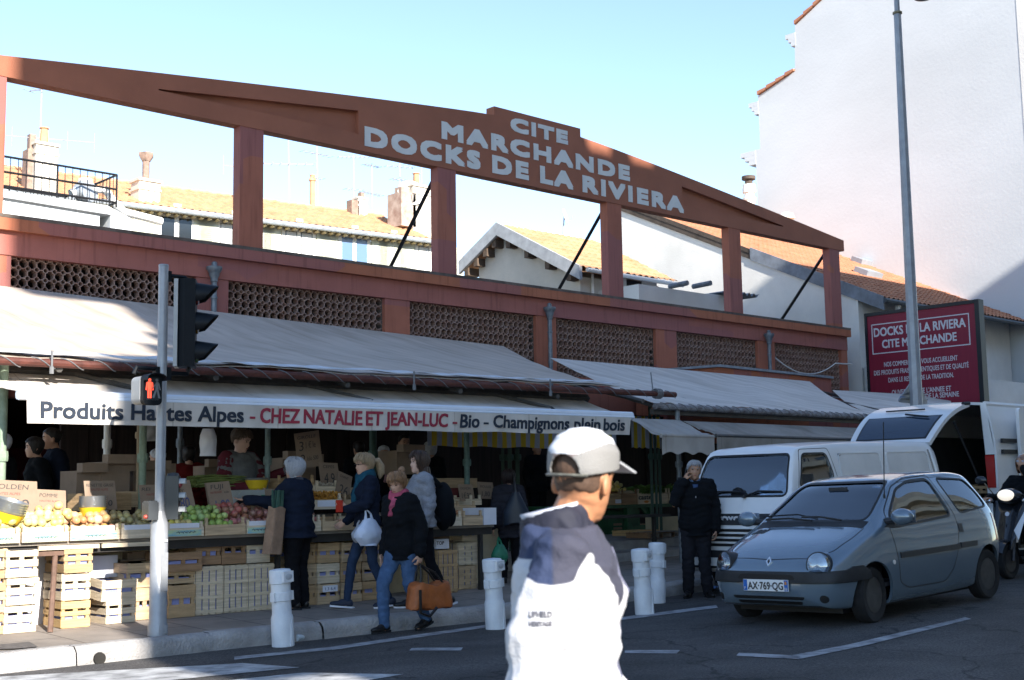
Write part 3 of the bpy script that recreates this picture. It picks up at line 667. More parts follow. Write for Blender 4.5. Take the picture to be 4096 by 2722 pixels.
b.prism([(XH - .06, f0.y - .05, f0.z + .06), (XH - .06, ym, f0.z + sl * (ym - f0.y) + .08), (XH - .06, ym, f0.z + sl * (ym - f0.y) - .3), (XH - .06, f0.y - .05, f0.z - .32)], (.06, 0, 0)); bp(th, 'barge_flashing', b, mat('lead_barge', (.17, .19, .22), .65, .25, 4, space='World'))
b = MB(); b.prism([(XH - .045, ym, f0.z + sl * (ym - f0.y) + .03), (XH - .045, yrg, zrg + .03), (XH - .045, yrg, zrg - .28), (XH - .045, ym, f0.z + sl * (ym - f0.y) - .28)], (.05, 0, 0)); bp(th, 'timber_barge', b, mat('dark_barge', (.07, .055, .045), .9, .4, 4, space='World'))
b = MB(); b.tube([(XH - .02, f0.y - .07, f0.z - .05), (XW, f0.y - .07, f0.z - .08)], .07, 8); bp(th, 'gutter', b, mat('dark_gutter', (.06, .07, .08), .5, .2))
b = MB(); dx_ = XH + .55; b.tube([(dx_ + .25, f0.y, f0.z - .1), (dx_ + .25, f0.y + .1, f0.z - .45), (dx_, yw - .1, f0.z - .85), (dx_, yw - .1, 2)], .075, 10); b.tube([(XH + .12, yw - .08, 4.6), (XH + .12, yw - .08, 2)], .07, 10)
for z in (f0.z - 1.0, f0.z - 1.1, 4.6): b.lathe([(.09, z), (.09, z + .05)], 12, Matrix.Translation(V3((dx_, yw - .1, 0))))
bp(th, 'downpipe', b, mat('pale_pipe', (.55, .55, .53), .6, .08))
b = MB()
for (px, py) in ((1990, 632), (2010, 641)):
    pass
def on_roof(px, py):
    p = at(px, py, Y=f0.y + 2)
    n = V3((0, -sl, 1)).normalized(); return at_plane(px, py, (XH, f0.y, f0.z + .06), n)
for (px, py, w_, h_) in ((2000, 634, .9, .5), (1985, 607, .7, .45)):
    q = on_roof(px, py); b = MB(); up = V3((0, 1, sl)).normalized(); nn = V3((0, -sl, 1)).normalized(); x = V3((1, 0, 0))
    vs = [q - x * w_ / 2 - up * h_ / 2, q + x * w_ / 2 - up * h_ / 2, q + x * w_ / 2 + up * h_ / 2, q - x * w_ / 2 + up * h_ / 2]
    b.prism(vs, nn * .16); bp(th, 'skylight', b, mat('skylight_frame', (.25, .27, .3), .4, .1))
def roof_pipe(p, h, r, label):
    t = thing('flue_pipe', label, 'flue', p); b = MB(); b.lathe([(r, -.4), (r, h * .62), (r * 1.2, h * .63), (r * 1.2, h * .67), (r * .9, h * .68), (r * .9, h * .74), (r * 1.25, h * .75), (r * 1.15, h * .87)], 12); b.build('pipe', M_wframe, t)
    b = MB(); b.lathe([(r * .7, h * .87), (r * .7, h * .95)], 8); b.lathe([(r * 1.25, h * .95), (r * 1.25, h)], 12)
    b.build('cowl', M_soot, t)
roof_pipe(on_roof(2036, 622), 1.9, .13, 'white flue pipe with a cowl, on the orange roof left of the lamp post')
roof_pipe(at(1728, 482, X=37) - V3((0, 0, 1.2)), 2.4, .2, 'white flue with a slotted cowl, just above the falling end of the arched beam')
t = thing('roof_vent', 'pale mushroom vent peeping over the beam in front of the tall white wall', 'vent', at(1812, 500, X=37)); b = MB(); b.lathe([(.15, -.8), (.15, -.1), (.3, -.08), (.24, .1), (.05, .17)], 14); b.build('vent_cap', M_wframe, t)

# --- tall white building: blank side wall with stepped back and tiled rakes
Xw = XW; tw = thing('tall_white_building', 'tall white building with a blank side wall stepping up to tiled roofs', 'building', (Xw, 22, 0))
ny = at(2345, 60, X=Xw).y; 
s_ = lambda x, y: (lambda p: (p.y, p.z))(at(x, y, X=Xw))
e1 = s_(1832, 60); e2 = s_(1832, 165); e3 = s_(1747, 222); e4 = s_(1747, 345); e5 = s_(1742, 372)
rk = s_(1893, 2); kz = (rk[1] - e1[1]) / (rk[0] - e1[0])
ridge_y = ny + (e1[0] - ny) * .35; ridge_z = e1[1] + kz * (ridge_y - e1[0])
prof = [(ny, -1), (ny, ridge_z - 2), (ridge_y, ridge_z), e1, e2, e3, (e3[0], e4[1]), (e5[0], e4[1]), (e5[0], -1)]
b = MB(); b.prism([(Xw, y, z) for y, z in prof], (16, 0, 0)); bp(tw, 'side_wall', b, M_white)
b = MB()
for (y, z, w_, h_) in ((e1[0], e1[1] - .25, .44, .5), (e3[0], e3[1] - .2, .44, .5), (e5[0], e4[1], .7, .55)):
    for k in range(3): b.box((Xw - .012, y, z - h_ * (k + 1) / 3), (Xw + 16, y + w_ * (1 - k * .27), z - h_ * k / 3 - .002))
bp(tw, 'eave_cornice', b, M_white)
for (A_, B_) in ((e1, (ridge_y, ridge_z)), (e3, e2)):
    b = MB(); n_ = int(abs(A_[0] - B_[0]) / .42)
    for k in range(n_):
        t = (k + .05) / n_; u = (k + .98) / n_
        ya, za, yb, zb = A_[0] + (B_[0] - A_[0]) * t, A_[1] + (B_[1] - A_[1]) * t, A_[0] + (B_[0] - A_[0]) * u, A_[1] + (B_[1] - A_[1]) * u
        b.prism([(Xw - .1, ya, za + .02), (Xw - .1, yb, zb + .02), (Xw - .1, yb, zb + .1), (Xw - .1, ya, za + .16)], (3, 0, 0))
    bp(tw, 'rake_tiles', b, M_tile2)
b = MB(); b.box((Xw - .01, ny - .22, -1), (Xw + 16, ny - .002, ridge_z - 3)); bp(tw, 'street_front', b, M_plaster)
for k in range(8):
    b = MB(); b.box((Xw + 2.2, ny - .3, 2 + k * 3.1), (Xw + 3.4, ny - .225, 4.1 + k * 3.1)); o = bp(tw, 'window', b, mat('orange_shutter', (.4, .17, .06), .7, .1) if k == 0 else bpy.data.materials['orange_shutter'])
# --- white wall bits right of the sign
b = MB(); q = at(2300, 880, X=30.6); t = thing('boundary_wall', 'grey-white plastered wall behind the red sign, right edge', 'wall', (34, q.y, 0)); b.box((30.7, 17.4, 0), (39, 17.75, at(2300, 877, Y=17.4).z)); bp(t, 'wall', b, M_plaster)

# --- houses across the street, behind the photographer: they shade the street and show in the car windows
M_opp = mat('opposite_render', (.5, .44, .36), .9, .1, .4, space='World'); Yc = -9.4
opp = thing('opposite_building', 'pale apartment building across the street, seen only in the car windows', 'building', (20, Yc, 0))
ex = 7.0 + .22 * (Yc - 10.9)
zr_ = 8.75 + .516 * (18.5 - Yc)
b = MB()
def block(xa, xb, h): b.box((xa, Yc - 12, 0), (xb, Yc, h))
n0 = 19.3 - .22 * (18.5 - Yc)
block(ex, n0 - .1, zr_ + .85); block(n0 - .098, n0 + .9, zr_ + .02); block(n0 + .902, n0 + 1.35, zr_ + .6); block(n0 + 1.352, n0 + 2.3, zr_ - .02); block(n0 + 2.302, 32, zr_ + .25); block(32.002, 70, zr_ - .55)
bp(opp, 'wall', b, M_opp)
for z0, z1, xe in ((0, 9.75, 6.35), (9.75, 11.1, 5.4), (11.1, 12.3, 5.9), (12.3, 14.4, 5.38), (14.4, 14.7, 5.8), (14.7, 15.6, 6.35), (15.6, 16.6, 6.75), (19.0, 23.4, 5.4)):
    b = MB(); b.box((xe - .22 * (10.9 - Yc), Yc - 1.2, z0 + .002), (ex - .001, Yc - .05, z1)); bp(opp, 'side_balcony', b, M_opp)
for fl in range(6):
    b = MB(); z = 3.2 + fl * 3.1; b.box((ex + .3, Yc + .002, z), (69, Yc + 1.1, z + .16)); b.box((ex + .3, Yc + 1.04, z + .162), (69, Yc + 1.1, z + 1.0)); bp(opp, 'balcony', b, M_cream)
    b = MB()
    for k in range(20): b.box((ex + 1.5 + k * 3.2, Yc + .002, z + .2), (ex + 2.9 + k * 3.2, Yc + .03, z + 2.3))
    bp(opp, 'windows', b, M_glassd)

# ================================================================== AWNINGS
def canvas_mat(name, col, var=.08):
    m = mat(name, col, .85, var, 1.0, .22, 3, space='World', detail=10)
    n = m.node_tree.nodes; l = m.node_tree.links; b = n['Principled BSDF']
    src = b.inputs['Base Color'].links[0].from_socket; g = n.new('ShaderNodeNewGeometry'); sx = n.new('ShaderNodeSeparateXYZ'); l.new(g.outputs['Position'], sx.inputs[0])
    mp = n.new('ShaderNodeMapping'); mp.inputs['Scale'].default_value = (2.6, .25, 1.2); mp.inputs['Rotation'].default_value = (0, 0, -.25); l.new(g.outputs['Position'], mp.inputs[0]); t = n.new('ShaderNodeTexNoise'); t.inputs['Scale'].default_value = 1.5; t.inputs['Detail'].default_value = 9; l.new(mp.outputs[0], t.inputs['Vector'])
    cr = n.new('ShaderNodeValToRGB'); cr.color_ramp.elements[0].position = .3; cr.color_ramp.elements[0].color = (.80, .78, .75, 1); cr.color_ramp.elements[1].position = .62; cr.color_ramp.elements[1].color = (1.05, 1.05, 1.05, 1); l.new(t.outputs['Fac'], cr.inputs[0])
    m1 = n.new('ShaderNodeMix'); m1.data_type = 'RGBA'; m1.blend_type = 'MULTIPLY'; m1.inputs[0].default_value = 1; l.new(src, m1.inputs[6]); l.new(cr.outputs[0], m1.inputs[7])
    md = n.new('ShaderNodeMath'); md.operation = 'PINGPONG'; md.inputs[1].default_value = .62; l.new(sx.outputs[0], md.inputs[0]); lt = n.new('ShaderNodeMath'); lt.operation = 'LESS_THAN'; lt.inputs[1].default_value = .008; l.new(md.outputs[0], lt.inputs[0])
    m2 = n.new('ShaderNodeMix'); m2.data_type = 'RGBA'; m2.blend_type = 'MULTIPLY'; l.new(lt.outputs[0], m2.inputs[0]); l.new(m1.outputs[2], m2.inputs[6]); m2.inputs[7].default_value = (.78, .76, .74, 1); l.new(m2.outputs[2], b.inputs['Base Color'])
    tr = n.new('ShaderNodeBsdfTranslucent'); mx = n.new('ShaderNodeMixShader'); mx.inputs[0].default_value = .12
    l.new(b.inputs['Base Color'].links[0].from_socket, tr.inputs['Color'])
    l.new(b.outputs[0], mx.inputs[1]); l.new(tr.outputs[0], mx.inputs[2]); l.new(mx.outputs[0], n['Material Output'].inputs[0])
    return m
M_can = canvas_mat('beige_canvas', (.50, .425, .36)); M_can2 = canvas_mat('pale_canvas', (.63, .58, .53), .07); M_canw = canvas_mat('white_canvas_flap', (.62, .63, .66), .06)
M_cang = canvas_mat('weathered_canvas', (.30, .275, .245), .3); M_ban = canvas_mat('banner_canvas', (.62, .575, .53), .07)
M_pipe = mat('rusty_scaffold_pipe', (.085, .026, .018), .6, .3, 14, .2, 80); M_rope = mat('grey_cord', (.15, .15, .155), .8, .1)
M_alu2 = mat('white_aluminium', (.62, .66, .72), .4, .05, metal=.1); M_bar = mat('dark_awning_bar', (.08, .075, .07), .5, .2, metal=.3)
M_ink = mat('navy_ink', (.02, .028, .045), .6, .1); M_redink = mat('red_ink', (.28, .028, .05), .6, .08)
def quad(A, B, C, Dd, sag=.1, wr=.02, seed=0., fu=7., fv=2.):
    """A-B the high edge, D-C the low edge"""
    def fn(u, v):
        p = A.lerp(B, u).lerp(Dd.lerp(C, u), v)
        z = -sag * math.sin(math.pi * v) * (.75 + .25 * math.cos(u * 9 + seed)) + wr * noise.noise(V3((u * fu + seed, v * fv + seed, 0))) * min(1, v * 2.5)
        z += wr * .35 * noise.noise(V3((u * 30 + v * 9, seed, 1))) * min(1, v * 3)
        return p + V3((0, 0, z))
    return fn
def cord_wrap(b, A, B, r, n):
    for k in range(n):
        t = (k + .3 + random.uniform(-.1, .1)) / n; p = A.lerp(B, t); d = (B - A).normalized() * .2
        b.tube([p + d * s + V3((0, -r * math.cos(2.6 * (s - .5)), r * 1.05 * math.sin(-2.6 * (s - .5) + .0))) for s in lin(-.1, 1.1, 8)], .0055, 4)
# --- the big beige awning over the left stalls
YA = 12.3
a0, a1 = at(0, 660, Y=18.4), at(1160, 799, Y=18.4); q0, q1, q2 = at(0, 823, Y=YA), at(1428, 893, Y=YA), at(1553, 906, Y=YA)
e = lambda p, q, k: p + (p - q) * k
a0 = e(a0, a1, .35); q0 = e(q0, q1, .3)
t = thing('big_awning', 'large beige canvas awning laced to a rusty pipe over the left stalls', 'awning', (10, 15, 0))
def W_(mb, name, m, ang=35): return mb.build(name, m, t, W=True, ang=ang)
b = MB(); b.sheet(quad(a0, a1, q1, q0, .14, .05, 2.), 110, 22, .006); W_(b, 'canopy', M_can, 80)
def flap(u, v):
    p = q0.lerp(q1, u); s = (a0.lerp(a1, u) - p).normalized(); w = .34 + .10 * noise.noise(V3((u * 16, 3, 0))) + .05 * noise.noise(V3((u * 60, 3, 0)))
    k = v * w; base = p + s * k
    return base + V3((0, -.0, .055 + .03 * noise.noise(V3((u * 30, v * 2, 5))) - .16 * math.sin(math.pi * min(1, k / 6.4)) * .9))
b = MB(); b.sheet(flap, 160, 4, .006); W_(b, 'edge_flap', M_canw, 80)
b = MB(); dn = V3((0, -.02, -.03)); b.tube([q0 + dn, q2 + dn], .043, 10); W_(b, 'front_pipe', M_pipe)
b = MB(); cord_wrap(b, q0 + dn, q2 + dn, .05, 40)
for k in range(4): b.tube([q2 + dn + V3((-.45 + k * .035, .07 * math.cos(s), .07 * math.sin(s))) for s in lin(0, 6.28, 8)], .01, 4)
b.tube([q2 + dn + V3((-.5, 0, .05)), q2 + dn + V3((-.42, .1, .32))], .012, 4); W_(b, 'lacing_cord', M_rope)
for px in (112, 945, 1258):
    b = MB(); p = at(px, 840, Y=YA); p.z = q0.lerp(q2, (p.x - q0.x) / (q2.x - q0.x)).z + .03; b.tube([p + V3((0, -.08, .06)), p + V3((0, -.08, -.16))], .012, 5); b.tube([p + V3((0, -.08, -.10)), p + V3((0, -.08, -.17))], .022, 6); W_(b, 'turnbuckle', M_rope)
b = MB()
for x in lin(3.5, 14, 6): b.tube([(x, YA, q0.z - .06), (x + .8, 18.4, 4.1)], .035, 6)
b.box((2, 15.2, 3.05), (14.4, 15.3, 3.13)); W_(b, 'rafters', M_bar)
# --- the lettered awning
YB = 11.8
t = thing('lettered_awning', 'pale retractable awning with a lettered canvas valance for produce from the Alps', 'awning', (9, 12, 0))
f0_, f1_ = at(40, 909, Y=YB), at(1455, 958, Y=YB); k0, k1 = at(0, 852, Y=12.75), at(1388, 921, Y=12.75)
k0 = V3((f0_.x - .12, 12.75, k0.z)); k1 = V3((f1_.x + .02, 12.75, k1.z))
b = MB(); b.sheet(quad(k0 + V3((0, 0, -.03)), k1 + V3((0, 0, -.03)), f1_ + V3((0, 0, .03)), f0_ + V3((0, 0, .03)), .06, .03, 5.), 90, 10, .005); W_(b, 'canopy', M_can2, 80)
b = MB(); dv = (k1 - k0).normalized(); b.tube([k0 - dv * 1.5, k1 + dv * .1], .06, 4); W_(b, 'cassette_bar', M_bar, None)
b = MB(); b.tube([f0_, f1_], .05, 10); b.tube([f0_ + V3((0, -.035, -.03)), f1_ + V3((0, -.035, -.03))], .028, 8); W_(b, 'front_bar', M_alu2)
for s in (.12, .45, .8):
    b = MB(); p = k0.lerp(k1, s); q = f0_.lerp(f1_, s + .03); mdl = p.lerp(q, .5) + V3((.5, 0, -.05)); b.tube([p, mdl, q], .03, 6); W_(b, 'folding_arm', M_bar)
g0, g1, h0, h1 = at(62, 917, Y=YB - .06), at(1454, 962, Y=YB - .06), at(62, 976, Y=YB - .06), at(1451, 1003, Y=YB - .06)
def ban(u, v, off=0):
    p = g0.lerp(g1, u).lerp(h0.lerp(h1, u), v)
    return p + V3((0, .018 * v * noise.noise(V3((u * 26, v * .6, 2))) + .006 * math.sin(u * 160) * v - off, .012 * v * noise.noise(V3((u * 12, 7, 0)))))
b = MB(); b.sheet(ban, 200, 6, -.006); W_(b, 'valance', M_ban, 80)
def banner_text(s, xl, xr, m, bold=0, fatd=.005, base=.765, capf=.66):
    ul, ur = [(at(x, 960, Y=YB - .06).x - g0.x) / (g1.x - g0.x) for x in (xl, xr)]
    H = (g0.lerp(g1, (ul + ur) / 2) - h0.lerp(h1, (ul + ur) / 2)).z
    tb = fat(text_mb(s, H * capf, bold, (ur - ul) * (g1.x - g0.x), .003), fatd); o = MB()
    sub = []
    for q in tb.v:
        u = ul + q.x / (g1.x - g0.x); v = base - q.z / H
        p = ban(u, v); o.v.append(V3((p.x, p.y - .004 + q.y, p.z)))
    o.f = tb.f; o.mi = [0] * len(o.f); W_(o, 'lettering', m, None)
for s, a, c, m in [('Produits', 93, 282, 0), ('Hautes', 303, 441, 0), ('Alpes', 457, 560, 0), ('-', 575, 587, 1), ('CHEZ', 600, 690, 1), ('NATALIE', 701, 834, 1), ('ET', 844, 882, 1), ('JEAN-LUC', 889, 1032, 1), ('-', 1042, 1052, 1), ('Bio', 1063, 1105, 0), ('-', 1114, 1125, 0), ('Champignons', 1138, 1312, 0), ('plein', 1325, 1383, 0), ('bois', 1392, 1440, 0)]:
    if s == '-':
        p = at(a, 960, Y=YB - .06).x; w = at(c, 960, Y=YB - .06).x; u = (p - g0.x) / (g1.x - g0.x); c_ = ban(u, .56); b = MB(); b.box((p, c_.y - .012, c_.z - .012), (w, c_.y - .006, c_.z + .012)); W_(b, 'lettering', (M_ink, M_redink)[m], None)
    else: banner_text(s, a, c, (M_ink, M_redink)[m])
# --- pale awning over the right-hand stalls, in two lengths
YC = 12.4
t = thing('pale_awning', 'pale grey canvas awning over the right-hand stalls, laced to a grey pipe', 'awning', (19, 15, 0))
A_, B_, C_, D_ = at(1268, 826, Y=17.5), at(1866, 880, Y=17.5), at(2016, 957, Y=YC), at(1512, 931, Y=YC)
b = MB(); b.sheet(quad(A_, B_, C_, D_, .1, .06, 9.), 70, 20, .006)
A2_, B2_, C2_, D2_ = B_ + V3((.03, -.6, -.25)), at(2190, 915, Y=16.5), at(2200, 968, Y=YC), C_ + V3((.01, 0, 0)); W_(b, 'canopy', M_can2, 80)
b = MB(); b.sheet(quad(A2_, B2_, C2_, D2_, .1, .05, 12.), 40, 20, .006); W_(b, 'canopy_extension', M_can2, 80)
b = MB(); b.tube([D_ + V3((-.05, -.02, -.04)), C2_ + V3((0, -.02, -.04))], .05, 10); W_(b, 'front_pipe', mat('flaking_pipe', (.3, .32, .35), .6, .3, 9, .2, 60, col2=(.08, .05, .045), detail=8))
b = MB(); cord_wrap(b, D_ + V3((0, -.02, -.04)), C2_ + V3((0, -.02, -.04)), .056, 40); W_(b, 'lacing_cord', M_rope)
b = MB()
for x in lin(14.6, 24, 6): b.tube([(x, YC, 2.6), (x + 2.4, 17.5, 3.7)], .035, 6)
b.box((14.4, YC + .05, 2.52), (24, YC + .12, 2.6)); W_(b, 'rafters', M_bar)
# --- the two smaller drop awnings below it
def small_awning(label, x0, x1, ztop, y1, z1, zv, scal, m, seed, bar=None):
    global t
    t = thing('drop_awning', label, 'awning', ((x0 + x1) / 2, y1, 0))
    b = MB(); b.sheet(quad(V3((x0[0] if isinstance(x0, tuple) else x0 + .1, 12.3, ztop)), V3((x1 + .1, 12.3, ztop)), V3((x1, y1, z1)), V3((x0, y1, z1)), .02, .05, seed), 40, 10, .005); W_(b, 'canopy', m, 80)
    def val(u, v):
        L = x1 - x0; s = (.045 * abs(math.sin(math.pi * u * L / .33))) if scal else 0
        return V3((x0 + L * u, y1 - .02 + .02 * v * noise.noise(V3((u * L * 5, v, seed))), z1 - v * (zv - s)))
    b = MB(); b.sheet(val, max(30, int((x1 - x0) * 30)), 5, -.005); W_(b, 'valance', m, 80)
    b = MB(); b.tube([(x0, y1, z1), (x1, y1, z1)], .03, 8); W_(b, 'front_bar', bar or m)
small_awning('small drop awning with a scalloped valance, left of the parked white van', 13.56, 14.72, 2.43, 11.6, 2.15, .27, True, canvas_mat('scalloped_canvas', (.40, .37, .34), .15), 3.)
small_awning('long weathered drop awning with a straight valance, above the parked white van', 14.78, 21.5, 2.42, 11.6, 2.17, .24, False, M_cang, 8., M_bar)
# --- striped valances hanging deeper inside
M_st = mat('striped_cloth', (.3, .3, .3), .85, 0)
n = M_st.node_tree.nodes; l = M_st.node_tree.links; gg = n.new('ShaderNodeNewGeometry'); sx = n.new('ShaderNodeSeparateXYZ'); l.new(gg.outputs['Position'], sx.inputs[0])
mm = n.new('ShaderNodeMath'); mm.operation = 'MULTIPLY'; mm.inputs[1].default_value = 2 * math.pi / .2; l.new(sx.outputs[0], mm.inputs[0])
sn = n.new('ShaderNodeMath'); sn.operation = 'SINE'; l.new(mm.outputs[0], sn.inputs[0]); cr = n.new('ShaderNodeValToRGB'); cr.color_ramp.interpolation = 'CONSTANT'
cr.color_ramp.elements[0].color = (.40, .42, .48, 1); cr.color_ramp.elements[1].position = .5; cr.color_ramp.elements[1].color = (.62, .43, .03, 1)
ad = n.new('ShaderNodeMath'); ad.operation = 'MULTIPLY_ADD'; ad.inputs[1].default_value = .5; ad.inputs[2].default_value = .5; l.new(sn.outputs[0], ad.inputs[0]); l.new(ad.outputs[0], cr.inputs[0]); l.new(cr.outputs[0], n['Principled BSDF'].inputs['Base Color'])
def striped(label, xa, xb, ya, yb, Y):
    p, q = at(xa, ya, Y=Y), at(xb, ya, Y=Y); bz = at((xa + xb) / 2, yb, Y=Y).z
    o = MB(); o.sheet(lambda u, v: V3((p.x + (q.x - p.x) * u, Y + .03 * noise.noise(V3((u * 20, v, 1))), p.z + .25 - v * (p.z + .25 - bz) + .01 * math.sin(u * 30) * v)), 60, 4, -.004)
    o.top('striped_valance', M_st, V3(((p.x + q.x) / 2, Y, bz)), label, 'awning')
striped('yellow and grey striped valance hanging behind the lettered awning', 985, 1420, 998, 1032, 14.5)
striped('short yellow and grey striped valance seen right of the capped man', 1455, 1522, 992, 1033, 15.0)
# --- posts that carry the awnings
M_gpost = mat('flaking_green_paint', (.16, .21, .15), .65, .35, 14, .2, 60, col2=(.25, .32, .24), detail=8); M_dgpost = mat('dark_green_paint', (.03, .065, .05), .6, .25, 9)
def post(px, Y, zt, r, m, label, zb=None, group=None, sq=False):
    p = at(px, 1150, Y=Y); z0 = pave_z(p.x, Y) if zb is None else zb
    t = thing('awning_post', label, 'post', (p.x, Y, z0), group=group)
    b = MB(); b.tube([(0, 0, 0), (0, 0, zt - z0)], r, 4 if sq else 12); b.build('pole', m, t)
    b = MB(); b.lathe([(r + .015, (zt - z0) * .62), (r + .02, (zt - z0) * .63), (r + .02, (zt - z0) * .65), (r + .015, (zt - z0) * .66)], 10); b.build('clamp', m, t)
    return t
post(1, 12.55, 2.75, .042, M_gpost, 'pale green awning post at the left edge, half in sun')
post(327, 12.9, 2.75, .04, M_gpost, 'flaking green post just left of the traffic light pole')
post(317, 12.98, 2.75, .02, mat('thin_wood_post', (.3, .22, .14), .8, .2), 'thin wooden batten tied to the flaking green post', .9)
post(616, 13.0, 2.72, .032, mat('grey_green_post', (.14, .19, .18), .6, .3, 12), 'grey-green post gripped by the vendor')
post(860, 14.0, 2.9, .05, M_dgpost, 'dark green post behind the ponytailed woman')
post(1077, 13.4, 2.7, .04, mat('blue_green_post', (.10, .17, .16), .6, .3, 12), 'blue-green post above the onion crates')
post(1160, 15.5, 2.9, .035, M_dgpost, 'slim dark green post, leftmost of three beside the padded coat', sq=True)
post(1176, 15.4, 2.9, .045, M_dgpost, 'dark green square post, middle of three beside the padded coat', sq=True)
post(1194, 15.4, 2.9, .045, M_dgpost, 'dark green square post, rightmost of three beside the padded coat', sq=True)
post(1503, 15.0, 2.9, .035, M_dgpost, 'green post behind the leafy greens, leftmost of its cluster', sq=True)
post(1513, 15.0, 2.9, .03, M_dgpost, 'green post behind the leafy greens, middle of its cluster', sq=True)
post(1522, 15.1, 2.9, .035, M_dgpost, 'green post behind the leafy greens, rightmost of its cluster', sq=True)
post(1567, 12.4, 2.6, .038, M_zinc, 'grey steel post under the scalloped awning')
post(244, 16.0, 3.2, .045, M_wframe, 'pale post deep inside the left stall')
post(413, 15.5, 3.2, .035, M_zinc, 'grey post deep inside the stall, left of the hanging bag')

# ================================================================== STALLS, CRATES, FRUIT, PRICE SIGNS
def wood(name, col, v=.28): return mat(name, col, .8, v, 3.0, .25, 60, streak=(1, 1, 14), detail=8, space='World')
M_w = [wood('pine_slats', (.46, .33, .20)), wood('pale_poplar', (.56, .46, .33)), wood('tan_slats', (.40, .265, .14)), wood('brown_slats', (.27, .16, .085)), wood('honey_slats', (.50, .33, .15))]
M_plank = wood('grey_planks', (.22, .19, .16)); M_tdark = mat('dark_table_frame', (.03, .027, .025), .7, .2)
M_lin = mat('blue_paper_liner', (.24, .26, .50), .8, .1); M_card = mat('brown_card', (.25, .18, .13), .85, .1, 6); M_cardw = mat('white_card', (.62, .62, .66), .8, .05)
M_pen = mat('pen_black', (.05, .045, .045), .7, 0); M_penb = mat('pen_blue', (.045, .06, .17), .7, 0); M_penr = mat('pen_red', (.24, .06, .05), .7, 0)
def crate_mb(x, y, h, slots, center=True, b=None, seed=0):
    """slatted crate standing at the origin, x wide (front), y deep, h high; slots = list of (z0, z1) boards as fractions"""
    R_ = random.Random(seed); b = b or MB(); t = .009
    for z0, z1 in slots:
        za, zb = z0 * h + .004, z1 * h - .004; j = lambda: R_.uniform(-.003, .003)
        b.box((-x / 2, -y / 2 + j(), za), (x / 2, -y / 2 + t, zb)); b.box((-x / 2, y / 2 - t, za), (x / 2, y / 2 + j(), zb))
        b.box((-x / 2 + j(), -y / 2 + .003, za), (-x / 2 + t, y / 2 - .003, zb)); b.box((x / 2 - t, -y / 2 + .003, za), (x / 2 + j(), y / 2 - .003, zb))
    p = .03
    for sx in (-1, 1):
        for sy in (-1, 1):
            cx, cy = sx * (x / 2 - t - p / 2), sy * (y / 2 - t - p / 2); b.box((cx - p / 2, cy - p / 2, 0), (cx + p / 2, cy + p / 2, h))
    if center:
        for sy in (-1, 1): b.box((-.022, sy * (y / 2 - t - .008) - .008, .003), (.022, sy * (y / 2 - t - .008) + .008, h - .005))
    for k in range(5): yy = -y / 2 + .03 + (y - .06) * k / 4; b.box((-x / 2 + .012, yy - .035, .004), (x / 2 - .012, yy + .035, .012))
    return b
S2 = [(0, .42), (.58, 1.0)]; S3 = [(0, .30), (.37, .66), (.74, 1.0)]; S3b = [(.02, .36), (.44, .64), (.70, 1.0)]
CR = []
def crate(x0, x1, z, h, Y, dy, slots, m, label, group=None, rz=0., liner=True, seed=0, base=None):
    w = x1 - x0; o = crate_mb(w, dy, h, slots, True, None, seed)
    me = o.me('wooden_crate', m, 30); ob = bpy.data.objects.new('wooden_crate', me); COL.objects.link(ob)
    ob.location = ((x0 + x1) / 2, Y + dy / 2, z); ob.rotation_euler = (0, 0, rz); tag(ob, label, 'crate', group)
    if liner:
        b = MB(); b.box((-w / 2 + .05, -dy / 2 + .025, .02), (w / 2 - .05, dy / 2 - .025, h * (.45 + .3 * ((seed * 7) % 3) / 3)))
        l_ = b.build('paper_liner', M_lin, ob)
    CR.append(ob); return ob
def stack(xl, xr, yt, yb, n, Y, dy, slots, mi, where, rz=0., jit=.012, seed=0, zb=None, open_top=True):
    """n crates between the photo rows yt (top) and yb (bottom), front on plane Y"""
    p, q = at(xl, yb, Y=Y), at(xr, yb, Y=Y); z0 = pave_z((p.x + q.x) / 2, Y) if zb is None else zb
    zt = at((xl + xr) / 2, yt, Y=Y).z; h = (zt - z0) / n; R_ = random.Random(seed + int(xl))
    names = {1: [''], 2: ['lower crate of the two-high stack ', 'upper crate of the two-high stack '], 3: ['bottom crate of the three-high stack ', 'middle crate of the three-high stack ', 'top crate of the three-high stack '], 4: ['bottom crate of the four-high stack ', 'second crate up in the four-high stack ', 'third crate up in the four-high stack ', 'top crate of the four-high stack ']}[n]
    for k in range(n):
        d = R_.uniform(-jit, jit); m = M_w[mi[k % len(mi)]]
        lab = (names[k] + where) if n > 1 else where
        crate(p.x + d, q.x + d, z0 + k * h + .001, h - .003, Y + R_.uniform(0, .03), dy, slots, m, lab, rz=rz + R_.uniform(-.02, .02), seed=seed + k)
